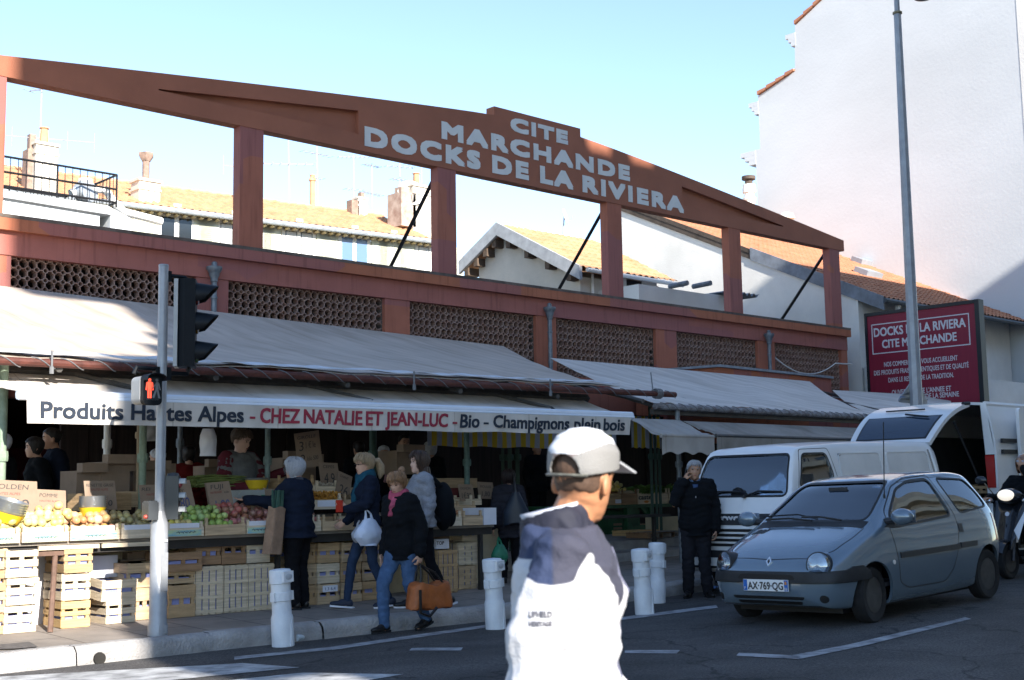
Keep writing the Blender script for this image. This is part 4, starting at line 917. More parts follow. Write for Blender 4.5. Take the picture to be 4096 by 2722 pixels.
def upright(xl, xr, yt, yb, Y, dy, mi, label, slats=4, zb=None):
    """a crate standing on its end or side, its slatted bottom facing the street"""
    p, q = at(xl, yb, Y=Y), at(xr, yb, Y=Y); z0 = pave_z((p.x + q.x) / 2, Y) if zb is None else zb; h = at((xl + xr) / 2, yt, Y=Y).z - z0; w = q.x - p.x
    b = MB(); t = .008; sw = w / slats
    for k in range(slats): b.box((-w / 2 + k * sw + .008, -dy / 2 + t, .004), (-w / 2 + (k + 1) * sw - .008, -dy / 2 + 2 * t, h - .004))
    for k in range(4): z = .02 + (h - .065) * k / 3; b.box((-w / 2, -dy / 2, z), (w / 2, -dy / 2 + t - .001, z + .032))
    for s in (-1, 1):
        for k in range(3): yy = -dy / 2 + .02 + k * dy / 3; b.box((s * w / 2 - .006, yy, .004), (s * w / 2 + .006, yy + dy / 3 - .03, h - .004))
    b.box((-w / 2, -dy / 2 + .02, 0), (w / 2, dy / 2, .008)); b.box((-w / 2, -dy / 2 + .02, h - .008), (w / 2, dy / 2, h))
    o = b.top('wooden_crate', M_w[mi], V3((0, 0, 0)), label, 'crate'); o.location = ((p.x + q.x) / 2, Y + dy / 2, z0 + .002)
    c = MB(); c.box((-w / 2 + .02, -dy / 2 + .03, .02), (w / 2 - .02, dy / 2 - .02, h - .02)); c.build('paper_liner', M_lin, o)
    return o
# ---- empty crates on the pavement under and in front of the left table
YF = 12.0
stack(-28, 17, 1265, 1455, 4, YF - .05, .5, S2, [2, 0], 'cut off by the left edge, in full sun', seed=1)
stack(11, 86, 1268, 1458, 3, YF - .08, .34, S3, [1], 'of white slats, left of the carton board', seed=2)
stack(146, 212, 1259, 1443, 3, YF - .05, .46, S3b, [4, 1, 2], 'beside the rusty table leg, in full sun', rz=-.03, seed=3)
stack(243, 312, 1381, 1434, 1, YF, .5, S3, [1], 'low pale crate under an open tilted crate, crossed by the pole shadow', seed=4)
p = at(276, 1381, Y=YF)
crate(p.x - .2, p.x + .18, p.z + .01, .21, YF + .02, .5, S2, M_w[1], 'open tilted crate showing its blue paper, left of the traffic light pole', seed=5, rz=.06).rotation_euler = (rad(7), 0, .05)
stack(312, 354, 1354, 1433, 1, YF + .1, .45, S2, [0], 'crate close behind the traffic light pole, on the paving', seed=6)
p = at(333, 1356, Y=YF + .1); crate(p.x - .19, p.x + .17, p.z + .005, .25, YF + .1, .46, S2, M_w[0], 'open crate with a half-lit front, just left of the traffic light pole', seed=7)
stack(386, 448, 1348, 1420, 1, YF + .02, .42, S2, [2], 'brown crate at the bottom, just right of the traffic light pole', seed=8)
p = at(412, 1348, Y=YF + .02); crate(p.x - .2, p.x + .2, p.z + .005, .14, YF + .06, .42, S2, M_w[0], 'shallow crate in the middle of the stack right of the traffic light pole', seed=9)
p = at(419, 1319, Y=YF + .02); crate(p.x - .21, p.x + .21, p.z + .005, .2, YF - .02, .44, S2, M_w[3], 'weathered crate on top of the stack right of the traffic light pole', seed=10)
upright(450, 514, 1306, 1417, YF + .05, .3, 1, 'white slatted crate on its side, left of the two that touch', 4)
upright(516, 571, 1303, 1412, YF + .06, .3, 1, 'white slatted crate on its side, right of the two that touch', 4)
upright(573, 632, 1300, 1404, YF + .05, .3, 1, 'white slatted crate on its side with dark gaps, left of the shopping woman', 4)
def on_top(xl, xr, yt, yb, Y, dy, slots, mi, label, seed, rz=0):
    p, q = at(xl, yb, Y=Y), at(xr, yb, Y=Y); h = at((xl + xr) / 2, yt, Y=Y).z - (p.z + q.z) / 2
    return crate(p.x, q.x, (p.z + q.z) / 2 + .006, h - .008, Y, dy, slots, M_w[mi], label, seed=seed, rz=rz)
on_top(452, 509, 1249, 1304, YF + .06, .4, S2, 3, 'reddish brown crate on the leftmost upended crate', 11)
on_top(511, 567, 1235, 1302, YF + .06, .4, S2, 3, 'tall brown crate on the second upended crate', 12)
on_top(569, 622, 1245, 1299, YF + .06, .4, S2, 1, 'pale crate on the third upended crate', 13)
stack(641, 700, 1253, 1392, 3, YF + .15, .4, S2, [0, 2, 0], 'half hidden by the shopping woman', seed=14)
stack(704, 733, 1253, 1392, 3, YF + .12, .4, S2, [2, 0, 2], 'just right of the shopping woman', seed=20)
stack(735, 786, 1251, 1389, 3, YF + .08, .4, S2, [0, 1, 2], 'with a white label, between the two women', seed=24)
stack(789, 836, 1250, 1384, 3, YF + .08, .4, S2, [0, 2, 0], 'left of the woman with the white bag', seed=28)
stack(838, 896, 1250, 1377, 3, YF + .12, .4, S2, [2, 0, 0], 'behind the legs of the woman with the white bag', seed=32)
b = MB(); p = at(761, 1357, Y=YF + .065); b.box((-.1, -.003, -.035), (.1, .003, .035)); o = b.top('crate_label', M_cardw, V3((0, 0, 0)), 'white paper label pasted on a bottom crate between the two women', 'label'); o.location = p
tb = text_mb('1,3 6,4', .035, 0, .14, .001); [v.__iadd__(V3((-.07, -.0035, -.017))) for v in tb.v]; tb.build('lettering', M_penb, o)
on_top(1066, 1104, 1217, 1247, YF + .25, .4, S2, 1, 'crate of pale boards standing on upended crates at the right end of the table', 40)
upright(1057, 1104, 1251, 1303, YF + .2, .35, 1, 'upended crate in the upper row by the dark table leg', 3, zb=at(1080, 1303, Y=YF + .2).z)
upright(1058, 1100, 1305, 1360, YF + .2, .35, 0, 'upended crate in the lower row by the dark table leg', 3)
upright(1012, 1056, 1269, 1364, YF + .05, .3, 2, 'tan upended crate under the printed white carton', 4)
b = MB(); p, q = at(1006, 1266, Y=YF + .1), at(1035, 1266, Y=YF + .1); h = at(1020, 1243, Y=YF + .1).z - p.z
b.box((p.x, YF + .1, p.z), (q.x, YF + .4, p.z + h)); o = b.top('produce_carton', M_cardw, V3(((p.x + q.x) / 2, YF + .1, p.z)), 'white printed carton on the tan upended crate behind the orange bag', 'carton')
tb = text_mb('TOP', h * .38, .02, None, .001); [v.__iadd__(V3((-.1, -.002, .05))) for v in tb.v]; tb.build('lettering', M_pen, o)
# flattened boards and cartons against the low wall
b = MB(); p = at(92, 1425, Y=12.45); b.box((-.13, 0, 0), (.16, .02, .72)); o = b.top('carton_board', M_cardw, V3((0, 0, 0)), 'blank white board leaning behind the first crate stack', 'board'); o.location = (p.x, 12.45, pave_z(p.x, 12.45)); o.rotation_euler = (rad(-6), 0, 0)
b = MB(); p = at(234, 1332, Y=12.4); b.box((-.17, 0, 0), (.17, .25, .22)); b.box((.5, 0, 0), (.9, .3, .25)); b.v = b.v[:8]; b.f = b.f[:6]; b.mi = b.mi[:6]; o = b.top('carton', M_cardw, V3((0, 0, 0)), 'white carton behind the low pale crate, against the cream wall', 'carton'); o.location = p
for k, (px, py, w, h, lab) in enumerate([(335, 1305, .4, .3, 'brown carton flap standing behind the half-lit crate'), (300, 1315, .3, .22, 'dark carton between the low wall and the half-lit crate'), (1020, 1250, .35, .25, 'brown carton in the shade behind the white printed carton')]):
    p = at(px, py, Y=12.5); b = MB(); b.box((-w / 2, 0, -h / 2), (w / 2, .2, h / 2)); b.box((-w / 2, -.1, h / 2 - .01), (w / 2, 0, h / 2 + .005)); o = b.top('carton', M_card, V3((0, 0, 0)), lab, 'carton'); o.location = p
# ---- low stall wall and tables
M_cr = mat('cracked_cream_plaster', (.50, .42, .28), .9, .18, 2.5, .4, 25, space='World', detail=9)
b = MB(); b.box((1.5, 12.62, .1), (at(1105, 1300, Y=12.62).x, 12.85, .92)); b.top('stall_wall', M_cr, V3((6, 12.7, .17)), 'low cracked cream wall under the long fruit table', 'wall')
b = MB(); b.box((at(1112, 1250, Y=12.9).x, 12.9, .1), (at(1149, 1250, Y=12.9).x, 13.1, .98)); b.top('stall_wall', M_cr, V3((11.3, 13, .2)), 'pale end wall right of the fruit table, beside the padded coat', 'wall')
t = thing('fruit_table', 'long plank fruit table on a dark frame, running under the lettered awning', 'table', (7.5, 12.4, .17))
xe = at(1142, 1200, Y=11.95).x; ZT = 1.0
b = MB(); 
for k in range(7): b.box((.8, 11.98 + k * .17, ZT - .03), (xe, 11.98 + k * .17 + .155, ZT)); 
bp(t, 'tabletop', b, M_plank)
b = MB(); b.box((.8, 12.02, ZT - .12), (xe, 12.07, ZT - .032)); b.box((.8, 12.9, ZT - .12), (xe, 12.95, ZT - .032)); bp(t, 'frame', b, M_tdark)
b = MB(); x = at(90, 1236, Y=11.95).x
while x < at(360, 1225, Y=11.95).x: b.box((x, 11.945, ZT - .075), (x + .6, 11.975, ZT - .035)); x += .63
bp(t, 'edge_slat', b, M_w[1])
for px in (1108, 640):
    p = at(px, 1300, Y=12.05); b = MB(); b.box((p.x - .025, 12.03, .2), (p.x + .025, 12.08, ZT - .12)); bp(t, 'leg', b, M_tdark)
p0, p1 = at(128, 1252, Y=12.0), at(116, 1440, Y=11.8); b = MB(); b.tube([V3((p1.x, 11.8, pave_z(p1.x, 11.8))), V3((p0.x, 12.0, ZT - .12))], .026, 10); b.box((p0.x - .2, 11.97, ZT - .13), (p0.x + .2, 12.05, ZT - .085)); bp(t, 'rusty_leg', b, mat('rusty_leg', (.12, .07, .05), .7, .3, 12))
t = thing('display_shelf', 'raised second tier of planks behind the mushroom crates', 'shelf', (10, 12.9, 1.0))
b = MB(); b.box((at(640, 1180, Y=12.7).x, 12.55, 1.14), (at(1100, 1180, Y=12.7).x, 13.3, 1.17)); b.box((at(640, 1180, Y=12.7).x, 12.57, ZT), (at(640, 1180, Y=12.7).x + .05, 13.2, 1.14)); bp(t, 'plank', b, M_plank)
# ---- fruit
def fruit_mat(name, c1, c2, sc=9., rough=.35):
    m = mat(name, c1, rough, 0, sc, 0, col2=c2, detail=3, spec=.4)
    n = m.node_tree.nodes; l = m.node_tree.links; b = n['Principled BSDF']; src = b.inputs['Base Color'].links[0].from_socket; oi = n.new('ShaderNodeObjectInfo'); hs = n.new('ShaderNodeHueSaturation'); l.new(src, hs.inputs['Color'])
    for k, (a, c) in (('Hue', (.485, .03)), ('Value', (.62, .55)), ('Saturation', (.68, .25))):
        q = n.new('ShaderNodeMath'); q.operation = 'MULTIPLY_ADD'; q.inputs[1].default_value = c; q.inputs[2].default_value = a
        r = n.new('ShaderNodeMath'); r.operation = 'FRACT'; w = n.new('ShaderNodeMath'); w.operation = 'MULTIPLY'; w.inputs[1].default_value = {'Hue': 7.3, 'Value': 1., 'Saturation': 13.7}[k]; l.new(oi.outputs['Random'], w.inputs[0]); l.new(w.outputs[0], r.inputs[0]); l.new(r.outputs[0], q.inputs[0]); l.new(q.outputs[0], hs.inputs[k])
    l.new(hs.outputs[0], b.inputs['Base Color']); return m
def fruit_me(name, r, m, dimple=.12, sq=.93, n=16):
    b = MB(); vs = []; nv = 10
    prof = []
    for i in range(nv + 1):
        t = math.pi * i / nv; rr = math.sin(t); z = -math.cos(t) * sq
        z -= dimple * 1.2 * max(0, 1 - rr * 2.2) * (1 if t > math.pi / 2 else -.7)
        prof.append((max(rr, .02) * r, z * r))
    b.lathe(prof, n); return b.me(name, m, 179)
M_stem = mat('stem', (.10, .06, .03), .9, .1)
KINDS = {
 'golden': (fruit_me('apple', .041, fruit_mat('apple_golden', (.62, .46, .08), (.70, .58, .16))), 'apple', 'apple'),
 'blush': (fruit_me('apple', .042, fruit_mat('apple_blush', (.60, .42, .10), (.50, .14, .05), 7)), 'apple', 'apple'),
 'russet': (fruit_me('apple', .037, fruit_mat('apple_russet', (.36, .26, .07), (.46, .36, .11))), 'apple', 'apple'),
 'green': (fruit_me('apple', .04, fruit_mat('apple_green', (.22, .36, .03), (.34, .46, .06))), 'apple', 'apple'),
 'red': (fruit_me('apple', .042, fruit_mat('apple_red', (.34, .05, .05), (.42, .17, .06), 8)), 'apple', 'apple'),
 'yellow': (fruit_me('lemon', .04, fruit_mat('citrus_yellow', (.60, .42, .02), (.66, .5, .05)), 0), 'lemon', 'lemon'),
 'orange': (fruit_me('clementine', .034, fruit_mat('clementine_orange', (.62, .17, .01), (.70, .24, .02)), .06, .88), 'clementine', 'clementine'),
 'tomato': (fruit_me('tomato', .04, fruit_mat('tomato_red', (.45, .06, .02), (.5, .1, .03)), .08, .85), 'tomato', 'tomato'),
}
def heap(kind, xl, xr, zbase, rows, cols, Y0, dY, label, group, layers=2, seed=0, slope=.12):
    """fruit heaped in a crate: rows run back from Y0, higher at the back"""
    me, nm, cat = KINDS[kind]; R_ = random.Random(seed); first = None
    for L in range(layers):
        for r in range(rows - L):
            for c in range(cols - (L + r) % 2):
                u = (c + .5 + .5 * ((L + r) % 2)) / cols; v = (r + .5 + .5 * L) / rows
                if L and R_.random() < .18: continue
                o = bpy.data.objects.new(nm, me); COL.objects.link(o)
                o.location = (xl + (xr - xl) * u + R_.uniform(-.008, .008), Y0 + dY * v + R_.uniform(-.008, .008), zbase + slope * v + L * .058 + R_.uniform(-.008, .008))
                o.rotation_euler = (R_.uniform(-.9, .9), R_.uniform(-.9, .9), R_.uniform(0, 6)); s = R_.uniform(.84, 1.16); o.scale = (s, s, s)
                tag(o, label, cat, group)
def fruit_crate(xl, xr, Y, label, mi=1, h=.11, dy=.42, strip=True, white=False, z=ZT, dz=0):
    p, q = at(xl, 1230, Y=Y), at(xr, 1230, Y=Y); w = q.x - p.x - .012; b = MB(); t = .008
    b.box((-w / 2, 0, .0), (w / 2, t, h * .72)); b.box((-w / 2, dy - t, 0), (w / 2, dy, h)); b.box((-w / 2, t + .001, 0), (-w / 2 + t, dy - t - .001, h * .8)); b.box((w / 2 - t, t + .001, 0), (w / 2, dy - t - .001, h * .8)); b.box((-w / 2 + t, t, .004), (w / 2 - t, dy - t, .012))
    for sx in (-1, 1):
        for yy in (t + .014, dy - t - .014): b.box((sx * (w / 2 - t - .014) - .013, yy - .013, .001), (sx * (w / 2 - t - .014) + .013, yy + .013, h + .03))
    o = b.top('fruit_crate', M_w[mi], V3((0, 0, 0)), label, 'crate'); o.location = ((p.x + q.x) / 2, Y, z + .004 + dz)
    if strip:
        c = MB(); c.box((-w / 2 + .01, -.003, .004), (w / 2 - .03, -.0005, h * .55)); c.build('printed_strip', M_strip, o)
        c = MB()
        for k in range(16): c.ell((-.1 + .014 * k, -.004, h * .36 + .004 * math.sin(k * 2.3)), (.005, .001, .006 + .003 * (k % 3)), 6, 4)
        c.build('scribbled_print', M_pen, o)
    if white:
        c = MB(); c.box((-w / 2 + .03, -.004 + t, h * .6), (w / 2 - .05, -.001 + t, h * 1.12)); c.build('paper_flap', M_cardw, o)
    return o
M_strip = mat('printed_strip', (.08, .32, .55), .6, 0, 5, col2=(.55, .6, .2), streak=(1, 1, 6), detail=5)
YT = 11.93
fr = [(-45, 48, 1, True, True, 'fruit crate at the left edge of the table, tilted pan above it'), (50, 160, 1, True, True, 'fruit crate of golden apples, second from the left edge'), (161, 277, 1, True, True, 'fruit crate of blushed apples below the stacked scale pans'), (279, 362, 1, False, True, 'plain crate of russet apples crossed by the pole shadow'),
      (384, 471, 1, True, True, 'crate of yellow fruit with a printed strip, right of the traffic light pole'), (472, 567, 0, False, False, 'plain crate of green apples with a cardboard front'), (568, 632, 1, True, True, 'crate of red apples with a blue printed strip'), (634, 716, 1, False, False, 'crate of clementines behind the shopping woman'), (718, 741, 1, False, False, 'narrow crate holding a few tomatoes'), (743, 823, 0, False, False, 'deep plain crate under the chanterelles'), (825, 868, 1, False, False, 'crate beside the ponytailed woman'), (1000, 1029, 1, True, False, 'small crate with a white printed end behind the backpack'), (1030, 1066, 1, False, False, 'crate of onions near the right end of the table'), (1068, 1114, 0, False, False, 'rough pallet crate at the right end of the table')]
FC = {}
for xl, xr, mi, st, wh, lab in fr: FC[xl] = fruit_crate(xl, xr, YT, lab, mi, .12 if st or wh else .15, strip=st, white=wh)
b = MB(); p, q = at(1115, 1193, Y=YT), at(1144, 1193, Y=YT); b.box((p.x, YT, ZT + .002), (q.x, YT + .4, at(1130, 1171, Y=YT).z)); b.top('produce_carton', M_cardw, V3((p.x, YT, ZT)), 'plain white box closing the right end of the fruit table', 'carton')
X = lambda px, Y=YT + .1: at(px, 1200, Y=Y).x
heap('golden', X(-30), X(48), ZT + .1, 3, 5, YT + .03, .4, 'golden apple in the leftmost sunlit crate', 'golden apples in the leftmost crate', 2, 1)
heap('golden', X(52), X(158), ZT + .1, 4, 7, YT + .03, .42, 'golden apple heaped in the second sunlit crate', 'golden apples in the second crate', 2, 2)
heap('blush', X(163), X(262), ZT + .1, 4, 6, YT + .03, .42, 'red-cheeked yellow apple in the crate under the scale pans', 'blushed apples', 2, 3, .16)
heap('golden', X(95), X(175), ZT + .24, 2, 4, YT + .2, .2, 'pale yellow apple at the top of the sunlit heap', 'apples on top of the heap', 2, 33, .1)
heap('russet', X(272), X(360), ZT + .1, 4, 6, YT + .03, .45, 'dull yellow russet apple left of the traffic light pole', 'russet apples', 2, 4)
heap('yellow', X(388), X(440), ZT + .11, 2, 4, YT + .03, .25, 'bright yellow fruit right of the traffic light pole', 'yellow fruit', 1, 5)
heap('green', X(425), X(540), ZT + .1, 4, 8, YT + .06, .42, 'bright green apple heaped under the POMME GRANNY sign', 'green apples', 2, 6, .16)
heap('red', X(520), X(640), ZT + .11, 4, 8, YT + .1, .44, 'red apple heaped under the FUJI sign', 'red apples', 2, 7, .18)
heap('orange', X(630), X(720), ZT + .14, 4, 6, YT + .15, .4, 'orange clementine heaped behind the shopping woman', 'clementines', 2, 8, .16)
heap('tomato', X(716), X(738), ZT + .1, 2, 2, YT + .05, .2, 'orange-red tomato in the narrow crate', 'tomatoes', 1, 9)
heap('orange', X(1032), X(1064), ZT + .13, 2, 4, YT + .1, .25, 'coppery onion by the right end of the table', 'onions', 1, 10)
# upper tier of mushroom crates
def tier(xl, xr, yb, Y, label, mi, h, z=None, rz=0, tilt=0):
    zz = at((xl + xr) / 2, yb, Y=Y).z if z is None else z; o = fruit_crate(xl, xr, Y, label, mi, h, .36, False, False, z=zz); o.rotation_euler = (tilt, 0, rz); return o
o1 = tier(714, 789, 1175, 12.15, 'pine crate heaped with chanterelles, label on its front', 1, .15)
tier(728, 781, 1140, 12.6, 'small crate of white mushrooms on the upper tier', 1, .13); tier(792, 850, 1172, 12.3, 'crate of grey mushrooms tilted beside the ponytailed woman', 0, .14)
tier(640, 726, 1142, 12.75, 'brown crate at the back behind the grey-haired woman', 2, .2); tier(800, 838, 1145, 12.75, 'empty crate standing askew on the upper tier', 1, .16, tilt=-.4)
tier(1040, 1098, 1180, 12.4, 'low crate of flat vegetables under the onion price sign', 0, .1); tier(1085, 1112, 1165, 12.6, 'small crate by the mussel price sign', 1, .1)
b = MB(); b.box((-.12, -.004, .03), (.12, -.001, .1)); b.build('paper_label', M_cardw, o1)
M_chan = mat('chanterelle', (.42, .19, .03), .7, .3, 30); M_grey = mat('grey_mushroom', (.25, .17, .09), .8, .3, 30); M_onion = mat('onion_skin', (.4, .17, .07), .5, .3, 20)
def scatter(nm, label, cat, m, xl, xr, Y, dY, z, n, sz, seed, zr=.05):
    b = MB(); R_ = random.Random(seed); x0, x1 = at(xl, 1160, Y=Y).x, at(xr, 1160, Y=Y).x
    for k in range(n):
        p = V3((R_.uniform(x0, x1), Y + R_.uniform(0, dY), z + R_.uniform(0, zr))); s = sz * R_.uniform(.6, 1.2); Mx = Matrix.Translation(p) @ Matrix.Rotation(R_.uniform(-1.5, 1.5), 4, 'X') @ Matrix.Rotation(R_.uniform(-1.5, 1.5), 4, 'Y')
        b.lathe([(s * .15, -s * .7), (s * .18, 0), (s * .55, s * .25), (s * .5, s * .33), (s * .1, s * .22)], 6, Mx)
    return b.top(nm, m, V3(((x0 + x1) / 2, Y, z)), label, cat, kind='stuff')
scatter('chanterelles', 'loose orange chanterelle mushrooms piled in the labelled crate', 'mushrooms', M_chan, 718, 785, 12.2, .3, o1.location.z + .1, 260, .035, 1, .1)
scatter('mushrooms', 'loose brown mushrooms in the crate beside the ponytailed woman', 'mushrooms', M_grey, 795, 848, 12.35, .25, at(820, 1172, Y=12.3).z + .1, 140, .035, 2)
scatter('mushrooms', 'loose pale mushrooms in the small upper crate', 'mushrooms', mat('pale_mushroom', (.4, .34, .26), .8, .2, 30), 732, 778, 12.65, .25, at(755, 1140, Y=12.6).z + .08, 80, .035, 3)
# ---- scale pans and basins
M_pan = mat('spun_aluminium', (.42, .44, .46), .3, .1, 3, metal=.75); M_pany = mat('yellow_enamel', (.62, .42, .02), .4, .15, 6)
def pans(p, r, n, label, tilt=(0, 0)):
    t = thing('scale_pan_stack', label, 'bowls', p); t.rotation_euler = (tilt[0], tilt[1], 0)
    for k in range(n):
        b = MB(); z = k * .022; b.lathe([(r * .62, z), (r * .86, z + .03), (r * .98, z + .085), (r, z + .09), (r * .97, z + .088), (r * .83, z + .035), (r * .6, z + .008)], 24); b.build('pan', M_pan, t)
    b = MB(); b.lathe([(r * .55, -.05), (r * .75, -.03), (r * .97, .062), (r * .99, .064), (r * .9, .05), (r * .6, -.02)], 24); b.build('yellow_bowl', M_pany, t)
pans(at(213, 1180, Y=12.3) + V3((0, 0, -.02)), .135, 5, 'stack of aluminium scale pans on a yellow bowl, on the apples')
pans(at(14, 1190, Y=12.2) + V3((0, 0, -.02)), .16, 5, 'tilted stack of scale pans in full sun at the left edge', (rad(12), rad(14)))
pans(at(592, 1120, Y=12.9) + V3((0, 0, .0)), .14, 1, 'single yellow scale bowl in front of the vendor')
t = thing('weighing_scale', 'grey counter scale with a green button below the yellow bowl', 'scale', at(575, 1152, Y=12.85))
b = MB(); b.prism([(-.24, -.12, -.12), (-.24, -.12, .02), (-.18, -.12, .11), (.2, -.12, .11), (.22, -.12, -.12)], (0, .3, 0)); b.build('housing', mat('scale_grey', (.36, .38, .37), .5, .08), t)
b = MB(); b.box((.08, -.135, .0), (.14, -.121, .05)); b.build('button', mat('green_key', (.03, .25, .1), .5, .05), t)
b = MB(); b.prism([(-.16 + .15 * math.cos(a) , -.135, -.12 + .13 * math.sin(a)) for a in lin(0, math.pi, 12)], (0, .012, 0)); b.build('dial_cover', M_iron, t)
# ---- price signs on brown card
def sign(px, py, Y, w, h, lines, label, tilt=0., lean=.25, m=M_card, rz=0.):
    w *= .84; h *= .86
    p = at(px, py, Y=Y); o_ = MB(); o_.box((-w / 2, 0, 0), (w / 2, .006, h)); o = o_.top('price_sign', m, V3((0, 0, 0)), label, 'price sign'); o.location = p; o.rotation_euler = (-lean, tilt, rz)
    for (s, x, z, hh, ww, mm) in lines:
        tb = text_mb(s, hh * h, 0, ww * w, .0012, 1., .12); [v.__iadd__(V3((-w / 2 + x * w, -.0005, z * h))) for v in tb.v]; tb.build('lettering', mm, o, ang=None)
    return o
sign(38, 1192, 12.3, .5, .42, [('OLDEN', .1, .76, .14, .7, M_pen), ('HTES ALPES', .1, .6, .07, .5, M_penr), ('1,50', .1, .2, .3, .7, M_pen)], 'sunlit card sign lettered OLDEN beside the tilted pans', .05)
sign(68, 1190, 12.45, .25, .3, [('NE', .3, .65, .16, .3, M_pen), ('le kilo', .3, .35, .12, .45, M_pen)], 'small card reading NE tucked behind the OLDEN sign')
sign(115, 1200, 12.3, .4, .36, [('POMME', .2, .76, .12, .55, M_pen), ('HAUTES ALPES', .2, .6, .06, .6, M_penr), ('1€5', .2, .15, .32, .55, M_pen)], 'sunlit card sign lettered POMME above the golden apples', .06)
sign(235, 1176, 12.5, .4, .36, [('RENETTE GRISE', .06, .8, .1, .88, M_pen), ('HAUTES ALPES', .2, .66, .08, .55, M_penr), ('0', .72, .14, .2, .14, M_pen)], 'card sign lettered RENETTE GRISE behind the stacked pans')
sign(352, 1180, 12.45, .3, .34, [('REI', .1, .78, .12, .4, M_pen), ('HAUTES', .3, .6, .08, .4, M_penr), ('0', .4, .2, .24, .18, M_pen)], 'card sign lettered REI, half hidden by the pole')
sign(420, 1183, 12.3, .4, .4, [('POMME', .05, .8, .1, .4, M_penb), ('GRANNY', .0, .6, .14, .72, M_pen), ('1€80', .15, .14, .34, .68, M_penb)], 'card sign lettered POMME GRANNY above the green apples', -.12)
sign(515, 1182, 12.35, .34, .4, [('FUJI', .15, .78, .15, .55, M_pen), ('HAUTES ALPES', .1, .64, .07, .5, M_penr), ('le kilo', .7, .62, .07, .2, M_pen), ('1,80', .22, .12, .3, .62, M_penb)], 'card sign lettered FUJI above the red apples', -.08)
sign(494, 1180, 12.42, .14, .38, [], 'blank edge of a card propped behind the FUJI sign', -.06)
sign(655, 1188, 12.4, .5, .36, [('1,6', .1, .1, .6, .5, M_penb)], 'card sign with a blue price behind the clementines')
sign(592, 1192, 12.25, .14, .22, [('kg', .3, .4, .3, .4, M_pen)], 'narrow folded card standing in the red apples')
sign(716, 1078, 12.9, .42, .5, [('GIROLLE', .1, .82, .09, .75, M_pen), ('3', .12, .5, .26, .2, M_pen), ('2', .12, .14, .26, .2, M_pen), ('1 € le', .4, .55, .18, .4, M_pen), ('kilo 500', .4, .2, .12, .45, M_pen)], 'large hanging card sign lettered GIROLLE', -.14, .0)
sign(763, 1124, 12.8, .33, .36, [('CEPES', .2, .78, .12, .6, M_pen), ('4,9', .2, .15, .45, .55, M_pen)], 'card sign lettered CEPES over the white mushrooms', .03)
sign(788, 1150, 12.55, .26, .38, [('CHANT', .15, .8, .1, .6, M_pen), ('26', .2, .15, .4, .6, M_pen)], 'tilted card sign with 26 between the mushroom crates', .35)
sign(910, 1130, 12.9, .17, .22, [('NE PAS', .15, .65, .16, .65, M_pen), ('TOUCHER', .15, .3, .14, .7, M_pen)], 'small pale card reading NE PAS TOUCHER', -.1, .1, mat('pale_card', (.42, .38, .32), .85, .1))
sign(1078, 1155, 12.7, .3, .26, [('OIGNON', .12, .68, .16, .7, M_pen), ('1€95', .15, .15, .35, .65, M_pen)], 'card sign lettered OIGNON below the blue-green post', .03)
sign(1123, 1150, 12.9, .34, .27, [('MOULES', .15, .65, .15, .7, M_pen), ('1,80', .2, .15, .3, .5, M_pen)], 'card sign lettered MOULES left of the padded coat', .05)
sign(845, 1175, 12.25, .3, .26, [('PIEDS', .15, .7, .15, .6, M_pen)], 'grey card sign leaning on the mushrooms by the ponytailed woman', .1)
# ---- boxes and crates standing behind, in the shade
M_redc2 = mat('red_plastic', (.12, .012, .012), .5, .1)
for k, (px, py, Y, w, h, m, lab) in enumerate([(205, 1150, 13.2, .3, .3, M_card, 'open brown carton with raised flaps behind the pans'), (266, 1150, 13.2, .34, .4, M_card, 'tall folded brown carton deep in the left stall'), (250, 1172, 12.9, .55, .16, M_w[2], 'wooden box with a blue band behind the russet apples'), (303, 1165, 12.95, .45, .15, M_w[0], 'pale wooden box beside the flaking post'), (1015, 1160, 13.2, .7, .2, M_redc2, 'dark red bottle crate behind the grey pullover'), (1040, 1122, 13.9, 1.2, .12, M_w[0], 'row of pale boxes at the back of the onion stall'), (345, 1130, 13.4, .4, .25, M_card, 'brown carton in the shade right of the flaking post'), (505, 1110, 14.5, .4, .2, M_card, 'carton deep in the shade behind the FUJI sign'), (690, 1120, 13.6, .5, .35, M_card, 'brown carton below the GIROLLE sign'), (940, 1090, 13.8, .45, .3, M_card, 'brown carton behind the long-haired woman')]):
    p = at(px, py, Y=Y); b = MB(); b.box((-w / 2, 0, -.02), (w / 2, .35, h)); 
    if m is M_card: b.box((-w / 2, -.12, h - .02), (w / 2, -.001, h + .08)); b.box((w / 2 + .001, 0, h - .1), (w / 2 + .12, .3, h + .05))
    o = b.top('carton' if m is M_card else 'box', m, V3((0, 0, 0)), lab, 'box'); o.location = p; o.rotation_euler = (0, 0, random.uniform(-.2, .2))
t = thing('back_table', 'dark back table carrying goods in the shade of the left stalls', 'table', (8, 13.8, .2)); b = MB(); b.box((3, 13.1, .98), (15.5, 13.5, 1.02)); bp(t, 'tabletop', b, M_tdark)
for x in (3.2, 7, 11, 15.2): b = MB(); b.box((x, 13.2, .15), (x + .05, 13.25, .98)); bp(t, 'leg', b, M_tdark)
# spring onions
b = MB(); p = at(470, 1112, Y=13.1); R_ = random.Random(5)
for k in range(60):
    q = p + V3((-.1 + R_.uniform(-.05, .05), R_.uniform(-.1, .2), R_.uniform(-.05, .06))); b.tube([q, q + V3((.2, 0, .02)), q + V3((.55 + R_.uniform(0, .15), R_.uniform(-.05, .05), R_.uniform(-.03, .05)))], [.012, .009, .005], 4)
b.top('spring_onions', mat('onion_greens', (.16, .2, .06), .7, .4, 8), p, 'bundle of spring onions lying left of the vendor', 'vegetables')
